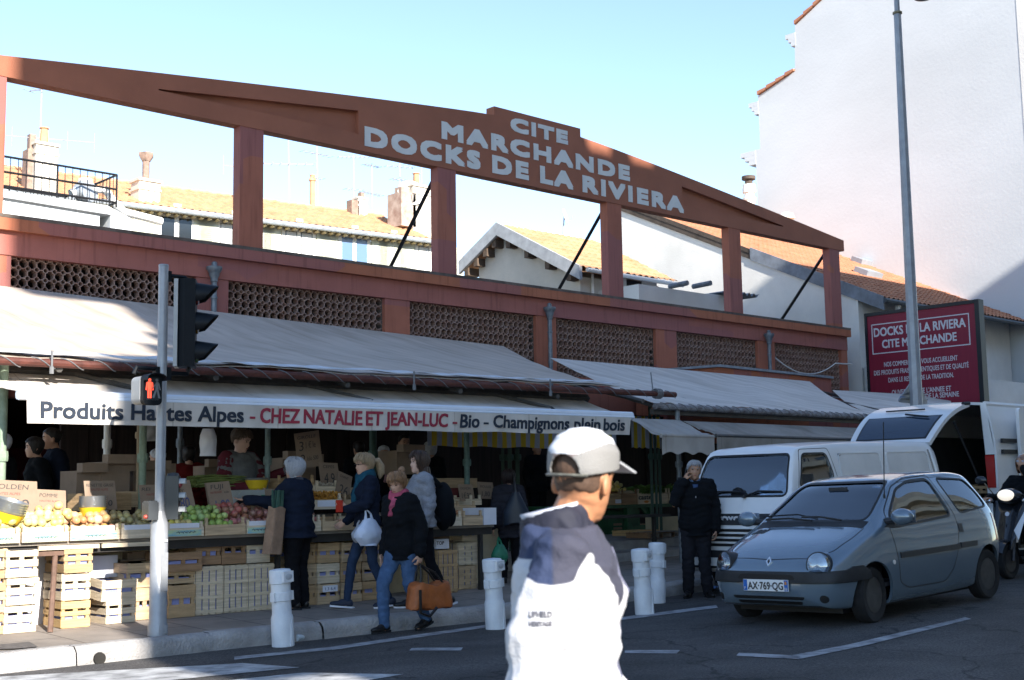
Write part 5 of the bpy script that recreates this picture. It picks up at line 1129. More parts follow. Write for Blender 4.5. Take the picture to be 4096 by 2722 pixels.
# hanging paper bags
def paper_bag(p, w, h, label, m):
    b = MB(); b.sheet(lambda u, v: V3((w * (u - .5) * (1 - .35 * max(0, v - .75) * 4 * abs(1)), -.01 + .02 * noise.noise(V3((u * 3, v * 3, 2))) - .05 * math.sin(math.pi * u), h * v)), 14, 16, -.004)
    o = b.top('hanging_paper_bag', m, V3((0, 0, 0)), label, 'paper bag'); o.location = p; return o
paper_bag(at(478, 1052, Y=12.6), .2, .3, 'white paper bag hanging in the light left of the vendor', M_cardw)
paper_bag(at(355, 1018, Y=13.6), .2, .22, 'grey crumpled bag hanging in the shade behind the traffic light pole', mat('grey_bag', (.3, .29, .28), .8, .1))
# ---- green table of the far stall
t = thing('green_table', 'green wooden table with greens and citrus at the far stall', 'table', at(1475, 1240, Y=16.4))
M_gw = mat('green_table_paint', (.02, .09, .04), .6, .25, 8)
p0, p1 = at(1385, 1165, Y=16.2), at(1640, 1165, Y=16.2); zt2 = at(1475, 1163, Y=16.2).z
b = MB(); b.box((p0.x - 1.2, 16.2, zt2 - .06), (p1.x, 17.2, zt2)); bp(t, 'tabletop', b, M_gw)
for px in (1452, 1504): p = at(px, 1230, Y=16.25); b = MB(); b.box((p.x - .06, 16.25, .2), (p.x + .06, 16.35, zt2 - .06)); bp(t, 'leg', b, M_gw)
pa, pb = at(1452, 1218, Y=16.25), at(1504, 1218, Y=16.25); b = MB(); b.box((pa.x + .06, 16.27, pa.z - .05), (pb.x - .06, 16.33, pa.z + .05)); bp(t, 'rail', b, M_gw)
b = MB(); b.prism([(pa.x + .06, 16.28, zt2 - .25), (pa.x + .06, 16.28, zt2 - .061), (pa.x + .3, 16.28, zt2 - .061)], (0, .05, 0)); b.prism([(pb.x - .06, 16.28, zt2 - .25), (pb.x - .3, 16.28, zt2 - .061), (pb.x - .06, 16.28, zt2 - .061)], (0, .05, 0)); bp(t, 'corner_brace', b, M_gw)
b = MB(); b.box((p0.x - 1.3, 16.5, .2), (p0.x + 1.4, 17.0, zt2 - .1)); b.v = b.v[:8]; o = b.top('stall_cloth', M_gw, V3((p0.x, 16.5, .3)), 'dark green cloth hung under the citrus, left of the green table', 'cloth')
YG = 16.15
for (xl, xr, lab, mi, pr) in ((1392, 1434, 'small fruit crate with a red stamp on the green table', 2, 'R'), (1436, 1472, 'brown crate between the stamped crate and the printed white crate', 3, ''), (1473, 1542, 'white wooden crate with black print, holding leafy greens', 1, 'caste'), (1544, 1575, 'crate end hidden by the man on the phone', 1, '')):
    o = fruit_crate(xl, xr, YG, lab, mi, .26, .5, False, False, z=zt2)
    if pr == 'R': c = MB(); c.lathe([(.05, 0), (.05, .002)], 14, Matrix.Translation(V3((-.2, -.001, .1))) @ Matrix.Rotation(rad(90), 4, 'X')); c.build('red_stamp', M_redc2, o); c = MB(); c.box((.08, -.003, .03), (.24, -.001, .1)); c.build('paper_label', M_cardw, o)
    if pr == 'caste': tb = fat(text_mb('caste', .09, 0, .36, .001), .004); [v.__iadd__(V3((-.42, -.002, .09))) for v in tb.v]; tb.build('lettering', M_pen, o); c = MB(); c.ell((-.2, -.002, .045), (.07, .002, .025)); c.build('orange_print', mat('orange_print', (.55, .2, .05), .7, 0), o)
def leaves(p, w, d, n, label, seed):
    R_ = random.Random(seed); b = MB()
    for k in range(n):
        q = p + V3((R_.uniform(-w, w), R_.uniform(0, d), 0)); a = R_.uniform(0, 6.28); L = R_.uniform(.14, .3); dr = V3((math.cos(a), math.sin(a) * .6, R_.uniform(.4, 1.2))).normalized(); sd = dr.cross(V3((0, 0, 1))).normalized() * L * .28
        m1 = q + dr * L * .5 + V3((0, 0, .03)); e = q + dr * L - V3((0, 0, .05)); b.add([q, m1 + sd, e, m1 - sd, m1 + V3((0, 0, -.02))], [(0, 1, 4), (1, 2, 4), (2, 3, 4), (3, 0, 4)])
    return b.top('leafy_greens', mat('chard_leaf', (.07, .15, .03), .6, 0, 5, col2=(.16, .27, .07)), p, label, 'vegetables')
leaves(at(1520, 1138, Y=16.4), .5, .4, 160, 'heap of green chard leaves in the printed white crate', 3)
heap('yellow', at(1392, 1150, Y=16.5).x, at(1440, 1150, Y=16.5).x, zt2 + .26, 4, 7, 16.4, .5, 'yellow lemon heaped beyond the capped man', 'lemons at the far stall', 2, 21, .2)
heap('orange', at(1385, 1150, Y=16.3).x - .6, at(1390, 1150, Y=16.3).x, zt2 + .05, 3, 8, 16.2, .3, 'orange at the far stall beside the capped man', 'oranges at the far stall', 2, 22, .15)
for k, (xl, xr, yt, yb, lab, m) in enumerate([(1414, 1434, 1205, 1222, 'grey-brown box under the green table, top of its stack', M_card), (1413, 1436, 1222, 1238, 'wooden box under the green table, middle of its stack', M_w[2]), (1414, 1437, 1239, 1258, 'crate with a yellow label under the green table', M_w[0]), (1462, 1488, 1207, 1222, 'brown box behind the green table leg', M_card), (1460, 1492, 1228, 1256, 'crate behind the green table leg, on the ground', M_w[2])]):
    Y = 16.5; p, q = at(xl, yb, Y=Y), at(xr, yb, Y=Y); h = at(xl, yt, Y=Y).z - p.z
    o = crate(p.x, q.x, p.z, h - .01, Y, .35, S2, m, lab, liner=False, seed=50 + k)
b = MB(); p, q = at(1508, 1264, Y=15.6), at(1562, 1264, Y=15.6); b.box((p.x, 15.6, .2), (q.x + .5, 15.8, at(1530, 1192, Y=15.6).z)); b.top('stall_wall', M_cr, V3((p.x, 15.7, .3)), 'pale low wall between the green table and the man on the phone', 'wall')
for (xa, xb, ya, zz, lab) in ((1330, 1700, 13.3, .16, 'lower'), (1500, 1750, 14.1, .3, 'upper')):
    p, q = at(xa, 1300, Y=ya), at(xb, 1300, Y=ya); b = MB(); b.box((p.x - 1, ya, .1), (q.x + 4, 18, pave_z(15, ya) + zz - .04)); o = struct('stall_step', b, M_kerb)
for k, (px, py) in enumerate([(1490, 1268), (1525, 1272), (1550, 1266)]):
    p = at(px, py, Y=13.9 if k else 14.6); b = MB()
    for q in range(5): b.box((-.35, q * .1, 0), (.35, q * .1 + .07, .02))
    for q in (-.3, 0, .3): b.box((q - .04, 0, -.07), (q + .04, .47, -.001))
    o = b.top('pallet', (M_w[4], M_w[3], M_plank)[k], V3((0, 0, 0)), ('yellowish pallet boards under the pale low wall', 'brown pallet on the step by the bollards', 'grey pallet nearest the man on the phone')[k], 'pallet'); o.location = (p.x, p.y, pave_z(p.x, p.y) + .33)
b = MB()  # dark sheet added to hide the red pilasters and deepen the stall shade
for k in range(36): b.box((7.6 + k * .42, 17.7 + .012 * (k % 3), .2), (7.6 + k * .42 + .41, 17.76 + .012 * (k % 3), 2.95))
b.top('stall_dark_backdrop', mat('dark_backdrop_boards', (.022, .014, .012), .85, .4, 3, streak=(6, 1, .4), space='World'), V3((15, 17.7, .25)), 'dark boarded backdrop added to keep the stalls dark under the big awning', 'wall')

# ================================================================== STREET FURNITURE
M_galv = mat('galvanised_pole', (.29, .30, .32), .45, .14, 5, .1, 60, metal=.3, space='World'); M_blk = mat('black_signal_plastic', (.006, .008, .011), .5, .15, 4, spec=.2); M_gry = mat('signal_back', (.36, .36, .35), .5, .1)
# ---- traffic light
PX, PY = 5.66, 10.95
t = thing('traffic_light', 'grey traffic light pole with signals on black brackets, at the kerb left of centre', 'traffic light', (PX, PY, .14))
def tp(name, mb, m, ang=35, par=None):
    par = par or t; o = mb.build(name, m, None, ang=ang); off = V3(t.location); o.data.transform(Matrix.Translation(-off)); o.parent = par; return o
b = MB(); b.tube([(PX, PY, 1.1), (PX, PY, 3.58)], .046, 16); b.lathe([(.047, 3.58), (.049, 3.585), (.044, 3.6)], 16, Matrix.Translation(V3((PX, PY, 0)))); tp('pole', b, M_galv)
b = MB(); b.lathe([(.092, .13), (.092, .24), (.080, .27), (.080, 1.16), (.048, 1.28)], 18, Matrix.Translation(V3((PX, PY, 0)))); tp('base_sleeve', b, M_galv)
b = MB(); b.box((PX - .03, PY - .089, .17), (PX + .05, PY - .06, .24)); tp('access_door', b, M_galv)
b = MB(); b.box((PX - .02, PY - .0825, .55), (PX + .05, PY - .065, .9)); tp('access_door', b, M_galv)
z0, z1 = 2.63, 3.47; hx0, hx1 = 5.80, 5.99; hy0, hy1 = 10.82, 11.06
b = MB(); b.prism([(hx0 + .03, hy0 + .02, z0), (hx0 + .03, hy1 - .02, z0), (hx1, hy1, z0), (hx1, hy0, z0), (hx1 - .1, hy0 - .03, z0)], (0, 0, z1 - z0)); sh = tp('signal_head', b, M_blk)
b = MB(); b.box((hx0 - .01, hy0 - .0, z0 + .002), (hx0 + .028, hy1 - .01, z1 - .002)); tp('back_cover', b, M_gry, par=sh)
for k, c in enumerate(((.03, .08, .03), (.12, .07, .01), (.10, .012, .01))):
    zc = z0 + .14 + k * .28; b = MB(); T = Matrix.Translation(V3((hx1, (hy0 + hy1) / 2, zc))) @ Matrix.Rotation(rad(90), 4, 'Y')
    b.lathe([(.1, -.01), (.1, .02), (.05, .035), (.0, .04)], 18, T); tp('lens', b, mat('signal_lens', c, .2, 0, spec=.8), par=sh)
    b = MB(); n = 16
    def vis(u, v):
        a = math.pi * (-.22 + 1.44 * u); L = .06 + (.21 - .06) * (.5 + .5 * math.sin(a)) ** 1.2
        return V3((hx1 + v * L, (hy0 + hy1) / 2 + .118 * math.cos(a), zc + .118 * math.sin(a) - v * .03 * math.sin(a)))
    b.sheet(vis, 20, 4, .006); tp('visor', b, M_blk, par=sh)
b = MB(); b.box((PX + .04, PY - .03, 3.44), (PX + .07, PY + .03, 3.54)); b.tube([(PX + .05, PY, 3.5), (hx0 + .08, PY, 3.5), (hx0 + .14, PY, 3.46)], .018, 6); tp('bracket', b, M_blk); b = MB(); b.box((PX + .04, PY - .035, 2.5), (PX + .08, PY + .035, 2.62)); b.tube([(PX + .05, PY, 2.57), (hx0 + .12, PY, 2.57), (hx0 + .14, PY, 2.64)], .022, 6); tp('bracket', b, M_blk); b = MB(); b.box((PX - .08, PY - .035, 2.5), (PX - .04, PY + .035, 2.62)); b.tube([(PX - .05, PY, 2.6), (PX - .28, PY - .04, 2.6), (PX - .3, PY - .04, 2.54)], .022, 6); tp('bracket', b, M_blk)
Mr = Matrix.Translation(V3((5.9 - PX, 10.94 - PY, 0))) @ Matrix.Rotation(rad(-33), 4, 'Z') @ Matrix.Translation(V3((PX - 5.9, PY - 10.94, 0)))
for o in [sh] + list(sh.children): o.data.transform(Mr)
# pedestrian head facing the road
c0, c1 = at(331, 868, Y=10.72), at(374, 868, Y=10.72); zc1, zc0 = at(350, 863, Y=10.72).z, at(350, 934, Y=10.72).z
b = MB(); T = Matrix.Rotation(0, 4, 'X'); w = c1.x - c0.x; cx = (c0.x + c1.x) / 2
def rr(x0, x1, z0, z1, r, y):
    P = []
    for (ax, az, s) in ((x1 - r, z1 - r, 0), (x0 + r, z1 - r, 90), (x0 + r, z0 + r, 180), (x1 - r, z0 + r, 270)):
        for k in range(6): a = rad(s + 18 * k); P.append((ax + r * math.cos(a), y, az + r * math.sin(a)))
    return P
b.prism(list(reversed(rr(c0.x, c1.x, zc0, zc1, .045, 10.72))), (0, .06, 0)); ph = tp('pedestrian_signal', b, M_blk)
b = MB(); b.prism(list(reversed(rr(c0.x - .005, c1.x - .02, zc0 + .015, zc1 - .01, .05, 10.782))), (0, .17, 0)); tp('housing', b, M_gry, par=ph)
b = MB(); b.prism(list(reversed(rr(c0.x + .03, c1.x - .03, zc0 + .045, zc1 - .03, .01, 10.717))), (0, .002, 0)); tp('screen', b, mat('dark_screen', (.02, .025, .03), .3, .1), par=ph)
b = MB(); vis2 = lambda u, v: V3((cx + (w / 2 + .004) * math.cos(math.pi * u), 10.72 - .09 * v, zc1 - .06 + .066 * math.sin(math.pi * u) ** .6)); b.sheet(vis2, 18, 2, .005); tp('visor', b, M_blk, par=ph)
def man(cx, z, s, walking):
    b = MB(); y = 10.7145; d = .0018
    b.lathe([(.075 * s, 0), (.075 * s, d)], 14, Matrix.Translation(V3((cx, y + d, z + .9 * s))) @ Matrix.Rotation(rad(90), 4, 'X'))
    def P(pts): b.prism([(cx + x * s, y, z + q * s) for x, q in pts], (0, d, 0))
    if not walking:
        P([(-.1, .42), (.1, .42), (.12, .78), (.08, .81), (-.08, .81), (-.12, .78)]); P([(-.1, 0), (-.015, 0), (-.01, .415), (-.1, .415)]); P([(.015, 0), (.1, 0), (.1, .415), (.01, .415)])
        P([(-.21, .4), (-.15, .38), (-.125, .78), (-.17, .76)]); P([(.15, .38), (.21, .4), (.17, .76), (.125, .78)])
    else:
        P([(-.07, .42), (.09, .42), (.1, .78), (.03, .81), (-.06, .78)]); P([(-.24, .04), (-.13, 0), (.02, .415), (-.07, .415)]); P([(.09, .02), (.2, 0), (.09, .415), (.0, .415)]); P([(-.26, .5), (-.22, .46), (-.07, .62), (-.06, .74)]); P([(.16, .4), (.21, .42), (.13, .76), (.1, .7)])
    return b
hh = zc1 - zc0; red = mat('red_man_lamp', (1, .09, .045), .4, 0, emit=.55)
tp('red_man', man(c0.x + w * .32, zc0 + hh * .22, hh * .66, False), red, par=ph, ang=None); tp('walking_man', man(c0.x + w * .7, zc0 + hh * .22, hh * .66, True), mat('unlit_man', (.17, .18, .19), .5, 0), par=ph, ang=None)
# small repeater signal and push-button box on the pole
T = Matrix.Translation(V3((PX + .115, PY - .03, 1.4))) @ Matrix.Rotation(rad(-38), 4, 'Z')
b = MB(); b.box((-.06, -.055, -.2), (.06, .055, .2), T); b.lathe([(.06, .2), (.05, .225), (.01, .235)], 12, T); rp = tp('repeater_signal', b, mat('repeater_black', (.03, .034, .038), .3, .1))
for k, c in enumerate(((.05, .06, .05), (.1, .1, .09), (.32, .06, .06))):
    z = -.13 + k * .13; U = T @ Matrix.Translation(V3((.06, 0, z))) @ Matrix.Rotation(rad(90), 4, 'Y'); b = MB(); b.lathe([(.04, 0), (.04, .012), (.02, .025), (0, .03)], 14, U); tp('lens', b, mat('repeater_lens', c, .2, 0, spec=.8), par=rp)
    b = MB(); b.sheet(lambda u, v: T @ V3((.06 + .06 * v, .048 * math.cos(math.pi * u), z + .048 * math.sin(math.pi * u))), 14, 2, .004); tp('visor', b, M_gry, par=rp)
T = Matrix.Translation(V3((PX - .105, PY - .02, 1.28)))
b = MB(); b.cbox((0, 0, 0), (.1, .13, .16), T); b.cbox((0, 0, .08), (.085, .11, .03), T); cb = tp('push_button_box', b, mat('button_box', (.05, .055, .06), .25, .1))
b = MB(); b.lathe([(.02, 0), (.015, .02)], 10, T @ Matrix.Translation(V3((-.05, -.02, -.05))) @ Matrix.Rotation(rad(-90), 4, 'Y')); tp('red_button', b, mat('red_button', (.5, .06, .04), .4, 0), par=cb)
b = MB(); b.box((PX - .02, PY - .0885, 1.0), (PX + .04, PY - .0865, 1.02)); tp('sticker', b, M_cardw)
# ---- lamp post
LY = 11.3; lb_, lt_ = at(2111, 940, Y=LY), at(2068, 30, Y=LY)
lx = lb_.x; t = thing('street_lamp', 'tall tapering grey lamp post in front of the blank white wall', 'street lamp', (lx, LY, pave_z(lx, LY)))
zt_ = lt_.z - t.location.z; tlx = lt_.x - lx
b = MB(); b.tube([(0 , 0, 0), (tlx * .5, 0, zt_ * .5), (tlx, 0, zt_)], [.125, .095, .066], 8); b.build('pole', M_galv, t, ang=20)
b = MB(); b.tube([(tlx, 0, zt_), (tlx, 0, zt_ + 1.2), (tlx + .25, -.1, zt_ + 1.5), (tlx + .9, -.35, zt_ + 1.45)], [.05, .045, .04, .035], 8); b.build('arm', M_galv, t)
b = MB(); b.lathe([(.07, zt_ - .03), (.085, zt_ - .02), (.085, zt_ + .01), (.07, zt_ + .02)], 12, Matrix.Translation(V3((tlx, 0, 0)))); b.lathe([(.12, 1.8 + .25), (.125, 2.06 + .0), (.12, 2.08)], 12); b.build('collar', mat('brass_collar', (.2, .17, .1), .5, .2), t)
hd = at(2136, -6, Y=LY - .4) - V3(t.location); b = MB(); b.ell(tuple(hd + V3((0, 0, .05))), (.16, .26, .1), 20, 12); b.tube([V3((tlx + .9, -.35, zt_ + 1.45)), hd + V3((0, 0, .12))], .03, 6); b.build('lamp_head', mat('lamp_head', (.05, .06, .075), .35, .1), t)
# triangular road sign seen from behind, strapped to that post
t = thing('road_sign', 'grey back of a triangular road sign strapped low on the lamp post', 'road sign', (lx, LY + .14, at(2112, 925, Y=LY + .14).z))
v0, v1, v2 = [at(x, y, Y=LY + .14) for x, y in ((2068, 927), (2140, 934), (2112, 864))]
def inset(P, k): c = sum(P, V3()) / 3; return [c + (p - c) * k for p in P]
P = []
for i in range(3):
    a, b_, c = (v0, v1, v2)[i - 1], (v0, v1, v2)[i], (v0, v1, v2)[(i + 1) % 3]
    P += [b_ + (a - b_) * .1, b_ + ((a + c) / 2 - b_) * .07, b_ + (c - b_) * .1]
b = MB(); b.prism(P, (0, .02, 0)); bp(t, 'plate', b, M_galv)
b = MB()
for k in (.25, .55): q = v0.lerp(v2, k * .6); r_ = v1.lerp(v2, k * .6); b.box((q.x, LY + .115, q.z - .012), (r_.x, LY + .139, q.z + .012))
bp(t, 'mounting_rail', b, M_galv)
b = MB(); q = v0 + V3((.09, -.003, .07)); b.box((q.x, q.y, q.z), (q.x + .16, q.y + .002, q.z + .03)); bp(t, 'blue_sticker', b, mat('blue_sticker', (.05, .15, .4), .5, 0))
# ---- crimson billboard
XS = 29.5; A_, B_ = at(1998, 729, X=XS), at(2246, 701, X=XS); zb_ = 2.5
M_crim = mat('crimson_board', (.20, .012, .032), .5, .08, 2, streak=(1, 6, .6), space='World'); M_sgw = mat('sign_white', (.55, .55, .58), .6, .05)
t = thing('billboard', 'crimson billboard in a black frame with white market lettering, behind the lamp post', 'billboard', (XS, (A_.y + B_.y) / 2, .5))
yl, yr = A_.y, B_.y; zt_ = (A_.z + B_.z) / 2
b = MB(); b.box((XS - .0, yr, zb_), (XS + .03, yl, zt_)); bp(t, 'panel', b, M_crim)
b = MB(); b.box((XS - .03, yr - .12, zb_), (XS + .22, yr - .002, zt_ + .09)); b.box((XS - .03, yl + .002, zb_), (XS + .22, yl + .07, zt_ + .09)); b.box((XS - .03, yr, zt_ + .002), (XS + .22, yl, zt_ + .088)); b.box((XS + .032, yr, zb_), (XS + .2, yl, zt_)); bp(t, 'frame', b, mat('sign_frame', (.012, .014, .018), .4, .1))
b = MB(); b.box((XS + .05, yr + .3, .2), (XS + .15, yr + .4, zb_)); b.box((XS + .05, yl - .4, .2), (XS + .15, yl - .3, zb_)); bp(t, 'post', b, M_iron)
r0, r1, r2 = at(2008, 749, X=XS), at(2233, 725, X=XS), at(2011, 818, X=XS); k_ = .025
b = MB(); x0_ = XS - .006
for (ya, yb2, za, zb2) in ((r1.y, r0.y, r0.z - k_, r0.z), (r1.y, r0.y, r2.z, r2.z + k_), (r0.y - k_, r0.y, r2.z + k_, r0.z - k_), (r1.y, r1.y + k_, r2.z + k_, r0.z - k_)): b.box((x0_, ya, za), (XS - .001, yb2, zb2))
bp(t, 'border', b, M_sgw)
def bill(s, xl, xr, ybase, caph, fd):
    p, q = at(xl, ybase, X=XS), at(xr, ybase, X=XS); h = p.z - at(xl, ybase + caph, X=XS).z; h = abs(h); w = p.y - q.y
    tb = fat(text_mb(s, h, 0, w, .002), fd); o = MB()
    o.v = [V3((XS - .001 + v.y, p.y - v.x, p.z + v.z)) for v in tb.v]; o.f = tb.f; o.mi = [0] * len(o.f); bp(t, 'lettering', o, M_sgw, None)
for s, a, c, yb2, h, f in [('DOCKS DE LA RIVIERA', 2015, 2227, 777, 20, .007), ('CITE MARCHANDE', 2034, 2206, 803, 19, .007), ('NOS COMMERCANTS VOUS ACCUEILLENT', 2038, 2208, 846, 11, .002), ('DES PRODUITS FRAIS AUTHENTIQUES ET DE QUALITÉ', 2015, 2234, 866, 11, .002), ('DANS LE RESPECT DE LA TRADITION.', 2048, 2199, 882, 11, .002), ("OUVERT TOUTE L'ANNEE ET", 2056, 2193, 911, 11.5, .0025), ('TOUS LES JOURS DE LA SEMAINE', 2050, 2211, 925, 11.5, .0025)]: bill(s, a, c, yb2, h, f)
# ---- white plastic bollards
M_bol = mat('scuffed_white_plastic', (.52, .54, .57), .55, .12, 4, .25, 30, col2=(.68, .70, .73), detail=8)
def bollard(label, rz):
    t = thing('bollard', label, 'bollard', (0, 0, 0), rz, 'white plastic bollards along the kerb')
    b = MB(); b.lathe([(.098, 0), (.106, .01), (.104, .27), (.099, .285), (.098, .29), (.092, .3), (.09, .42), (.09, .43)], 20); b.build('base_sleeve', M_bol, t)
    b = MB(); b.lathe([(.088, .40), (.092, .44), (.092, .62)], 20, cap=False); b.build('shaft', M_bol, t)
    b = MB(); b.lathe([(.092, .425), (.1, .43), (.1, .505), (.092, .51)], 20, cap=False); b.box((.06, -.055, .425), (.11, .055, .51)); b.box((-.11, -.03, .425), (-.08, .03, .51)); b.build('band', M_bol, t)
    b = MB(); b.lathe([(.092, .585), (.102, .59), (.103, .7), (.096, .715), (.05, .722), (0, .722)], 20); b.box((-.06, -.118, .6), (.06, -.06, .7)); b.build('cap', M_bol, t)
    b = MB(); b.ell((0, -.119, .65), (.042, .006, .028), 14, 8); b.build('recess', mat('recess_grey', (.36, .38, .41), .6, .1) if 'recess_grey' not in bpy.data.materials else bpy.data.materials['recess_grey'], t)
    b = MB(); b.prism([(-.012, -.1145, .01), (.012, -.1145, .01), (.03, -.112, .27), (.02, -.112, .27)], (0, .01, 0)); b.build('seam', M_bol, t); return t
bl0 = bollard('scuffed white bollard at the kerb in front of the shopping woman', rad(12))
def put(o, x, y, rz, tilt): p = on_road(x, y); o.location = (p.x, p.y, p.z - .005); o.rotation_euler = (tilt[0], tilt[1], rz)
put(bl0, 653, 1490, rad(10), (rad(-1), rad(-3)))
for (x, y, rz, tl, lab) in [(1143, 1450, rad(8), (0, rad(-4)), 'white bollard half hidden by the elbow of the capped man'), (1486, 1416, rad(10), (0, rad(-5)), 'white bollard with an oval recess, in front of its twin, right of the capped man'), (1514, 1390, rad(100), (0, rad(-2)), 'white bollard standing behind its twin, right of the capped man'), (1690, 1370, rad(40), (0, 0), 'white bollard mostly hidden behind the bonnet of the blue-grey car')]:
    o = copy_tree(bl0); o['label'] = lab; put(o, x, y, rz, tl)
# ---- litter
p = on_road(705, 1478); b = MB(); M_ = Matrix.Translation(p + V3((0, .05, .035))) @ Matrix.Rotation(rad(20), 4, 'Z') @ Matrix.Rotation(rad(90), 4, 'Y')
b.lathe([(.03, -.1), (.033, -.09), (.033, .04), (.014, .08), (.014, .1)], 12, M_); b.top('plastic_bottle', mat('clear_plastic', (.5, .55, .58), .2, .1), p, 'crushed plastic bottle lying in the gutter by the bollard', 'bottle')
p = on_road(1640, 1362); b = MB(); b.sheet(lambda u, v: p + V3((.18 * (u - .5), .14 * (v - .5), .03 + .05 * noise.noise(V3((u * 4, v * 4, 0))) * math.sin(math.pi * u) + .02)), 10, 8, .003); b.top('plastic_bag', mat('blue_litter', (.16, .3, .6), .4, .2, 8), p, 'crumpled blue plastic bag in the gutter behind the man on the phone', 'litter')

# ================================================================== VEHICLES
def pchip(xs, ys, x):
    n = len(xs)
    if x <= xs[0]: return ys[0]
    if x >= xs[-1]: return ys[-1]
    i = max(k for k in range(n - 1) if xs[k] <= x)
    h = [xs[k + 1] - xs[k] for k in range(n - 1)]; d = [(ys[k + 1] - ys[k]) / h[k] for k in range(n - 1)]
    def m(k):
        if k == 0: return d[0]
        if k == n - 1: return d[-1]
        if d[k - 1] * d[k] <= 0: return 0
        w1, w2 = 2 * h[k] + h[k - 1], h[k] + 2 * h[k - 1]; return (w1 + w2) / (w1 / d[k - 1] + w2 / d[k])
    t = (x - xs[i]) / h[i]; a, b = m(i), m(i + 1)
    return ys[i] * (1 + 2 * t) * (1 - t) ** 2 + a * h[i] * t * (1 - t) ** 2 + ys[i + 1] * t * t * (3 - 2 * t) + b * h[i] * t * t * (t - 1)
def crom(P, k):
    """open Catmull-Rom through 2-D points, k samples per span"""
    out = []; n = len(P)
    for i in range(n - 1):
        a, b, c, d = P[max(i - 1, 0)], P[i], P[i + 1], P[min(i + 2, n - 1)]
        for s in range(k):
            t = s / k
            out.append(tuple((2 * t ** 3 - 3 * t ** 2 + 1) * b[q] + (t ** 3 - 2 * t ** 2 + t) * (c[q] - a[q]) * .42 + (-2 * t ** 3 + 3 * t ** 2) * c[q] + (t ** 3 - t ** 2) * (d[q] - b[q]) * .42 for q in (0, 1)))
    out.append(P[-1]); return out
def loft(table, nx, k=5):
    """table: x, zb, wb, zm, wm, zbelt, wbelt, zre, wre, ztop -> closed body surface"""
    X = [r[0] for r in table]; cols = list(zip(*table)); b = MB(); rings = []
    xs = []
    for i in range(len(X) - 1):
        m = max(1, round(nx * abs(X[i + 1] - X[i]) / abs(X[-1] - X[0]))); xs += [X[i] + (X[i + 1] - X[i]) * j / m for j in range(m)]
    xs.append(X[-1]); Xi = X if X[0] < X[-1] else [-x for x in X]; sg = 1 if X[0] < X[-1] else -1
    for x in xs:
        zb, wb, zm, wm, zl, wl, zr, wr, zt = [pchip(Xi, cols[c], x * sg) for c in range(1, 10)]
        P = [(0, zb), (wb * .8, zb), (wb, zb + .02), (wm, zm), (wl, zl), (wr, zr), (wr * .82, zr + (zt - zr) * .62), (wr * .45, zr + (zt - zr) * .92), (0, zt)]
        h = crom(P, k); ring = h + [(-y, z) for y, z in reversed(h[1:-1])]; rings.append([(x, y, z) for y, z in ring])
    n = len(rings[0]); vs = [p for r in rings for p in r]
    fs = [(i * n + j, i * n + (j + 1) % n, (i + 1) * n + (j + 1) % n, (i + 1) * n + j) for i in range(len(rings) - 1) for j in range(n)]
    fs.append(tuple(range(n - 1, -1, -1))); fs.append(tuple(range((len(rings) - 1) * n, len(rings) * n)))
    b.add(vs, fs); return b
def outward(m):
    import bmesh
    bm = bmesh.new(); bm.from_mesh(m); bmesh.ops.recalc_face_normals(bm, faces=bm.faces); bm.to_mesh(m); bm.free()
class Body:
    def __init__(s, mb, par):
        s.mb = mb; s.par = par
    def obj(s, off, th):
        m = s.mb.me('body_shell', [], None); outward(m); m.shade_smooth()
        o = bpy.data.objects.new('body_shell', m); COL.objects.link(o)
        if off:
            d = o.modifiers.new('d', 'DISPLACE'); d.strength = off; d.mid_level = 0
        so = o.modifiers.new('s', 'SOLIDIFY'); so.thickness = th; so.offset = -1
        return bake(o)
    def cutter(s, mb):
        m = mb.me('cutter', [], None); outward(m); o = bpy.data.objects.new('cutter', m); COL.objects.link(o); return o
    def cut(s, o, mb, op):
        c = s.cutter(mb); bo = o.modifiers.new('b', 'BOOLEAN'); bo.operation = op; bo.object = c; bo.solver = 'EXACT'
        bake(o); bpy.data.objects.remove(c); return o
    def part(s, name, mb, m, off=.002, th=.006, par=None, ang=30):
        """a piece of the body skin inside the prism mb, lifted by off"""
        o = s.obj(off, th); s.cut(o, mb, 'INTERSECT'); o.name = name; o.data.name = name; o.data.materials.clear(); o.data.materials.append(m); smooth(o.data, ang); o.parent = par or s.par; return o
def ring_prism(P, k, vec):
    """closed band of width k around polygon P (2-D list of 3-D points), extruded by vec"""
    P = [V3(p) for p in P]; c = sum(P, V3()) / len(P); n = len(P); vec = V3(vec); ax = vec.normalized()
    Q = []
    for i in range(n):
        a, b, d = P[i - 1], P[i], P[(i + 1) % n]; e1 = (b - a).normalized(); e2 = (d - b).normalized(); nn = (e1.cross(ax) + e2.cross(ax))
        nn = nn.normalized() if nn.length > 1e-6 else e1.cross(ax)
        if (b + nn * .01 - c).length < (b - c).length: nn = -nn
        Q.append(b + nn * k)
    b = MB(); vs = P + Q + [p + vec for p in P] + [q + vec for q in Q]; fs = []
    for i in range(n):
        j = (i + 1) % n; fs += [(i, j, n + j, n + i), (2 * n + i, 3 * n + i, 3 * n + j, 2 * n + j), (i, 2 * n + i, 2 * n + j, j), (n + i, n + j, 3 * n + j, 3 * n + i)]
    b.add(vs, fs); return b
def rounded(P, r, n=4):
    out = []; N = len(P)
    for i in range(N):
        a, b, c = V3(P[i - 1]), V3(P[i]), V3(P[(i + 1) % N]); ra = min(r, (a - b).length * .4); rc = min(r, (c - b).length * .4)
        p, q = b + (a - b).normalized() * ra, b + (c - b).normalized() * rc
        for k in range(n + 1): t = k / n; out.append(p * (1 - t) ** 2 + b * 2 * t * (1 - t) + q * t * t)
    return out
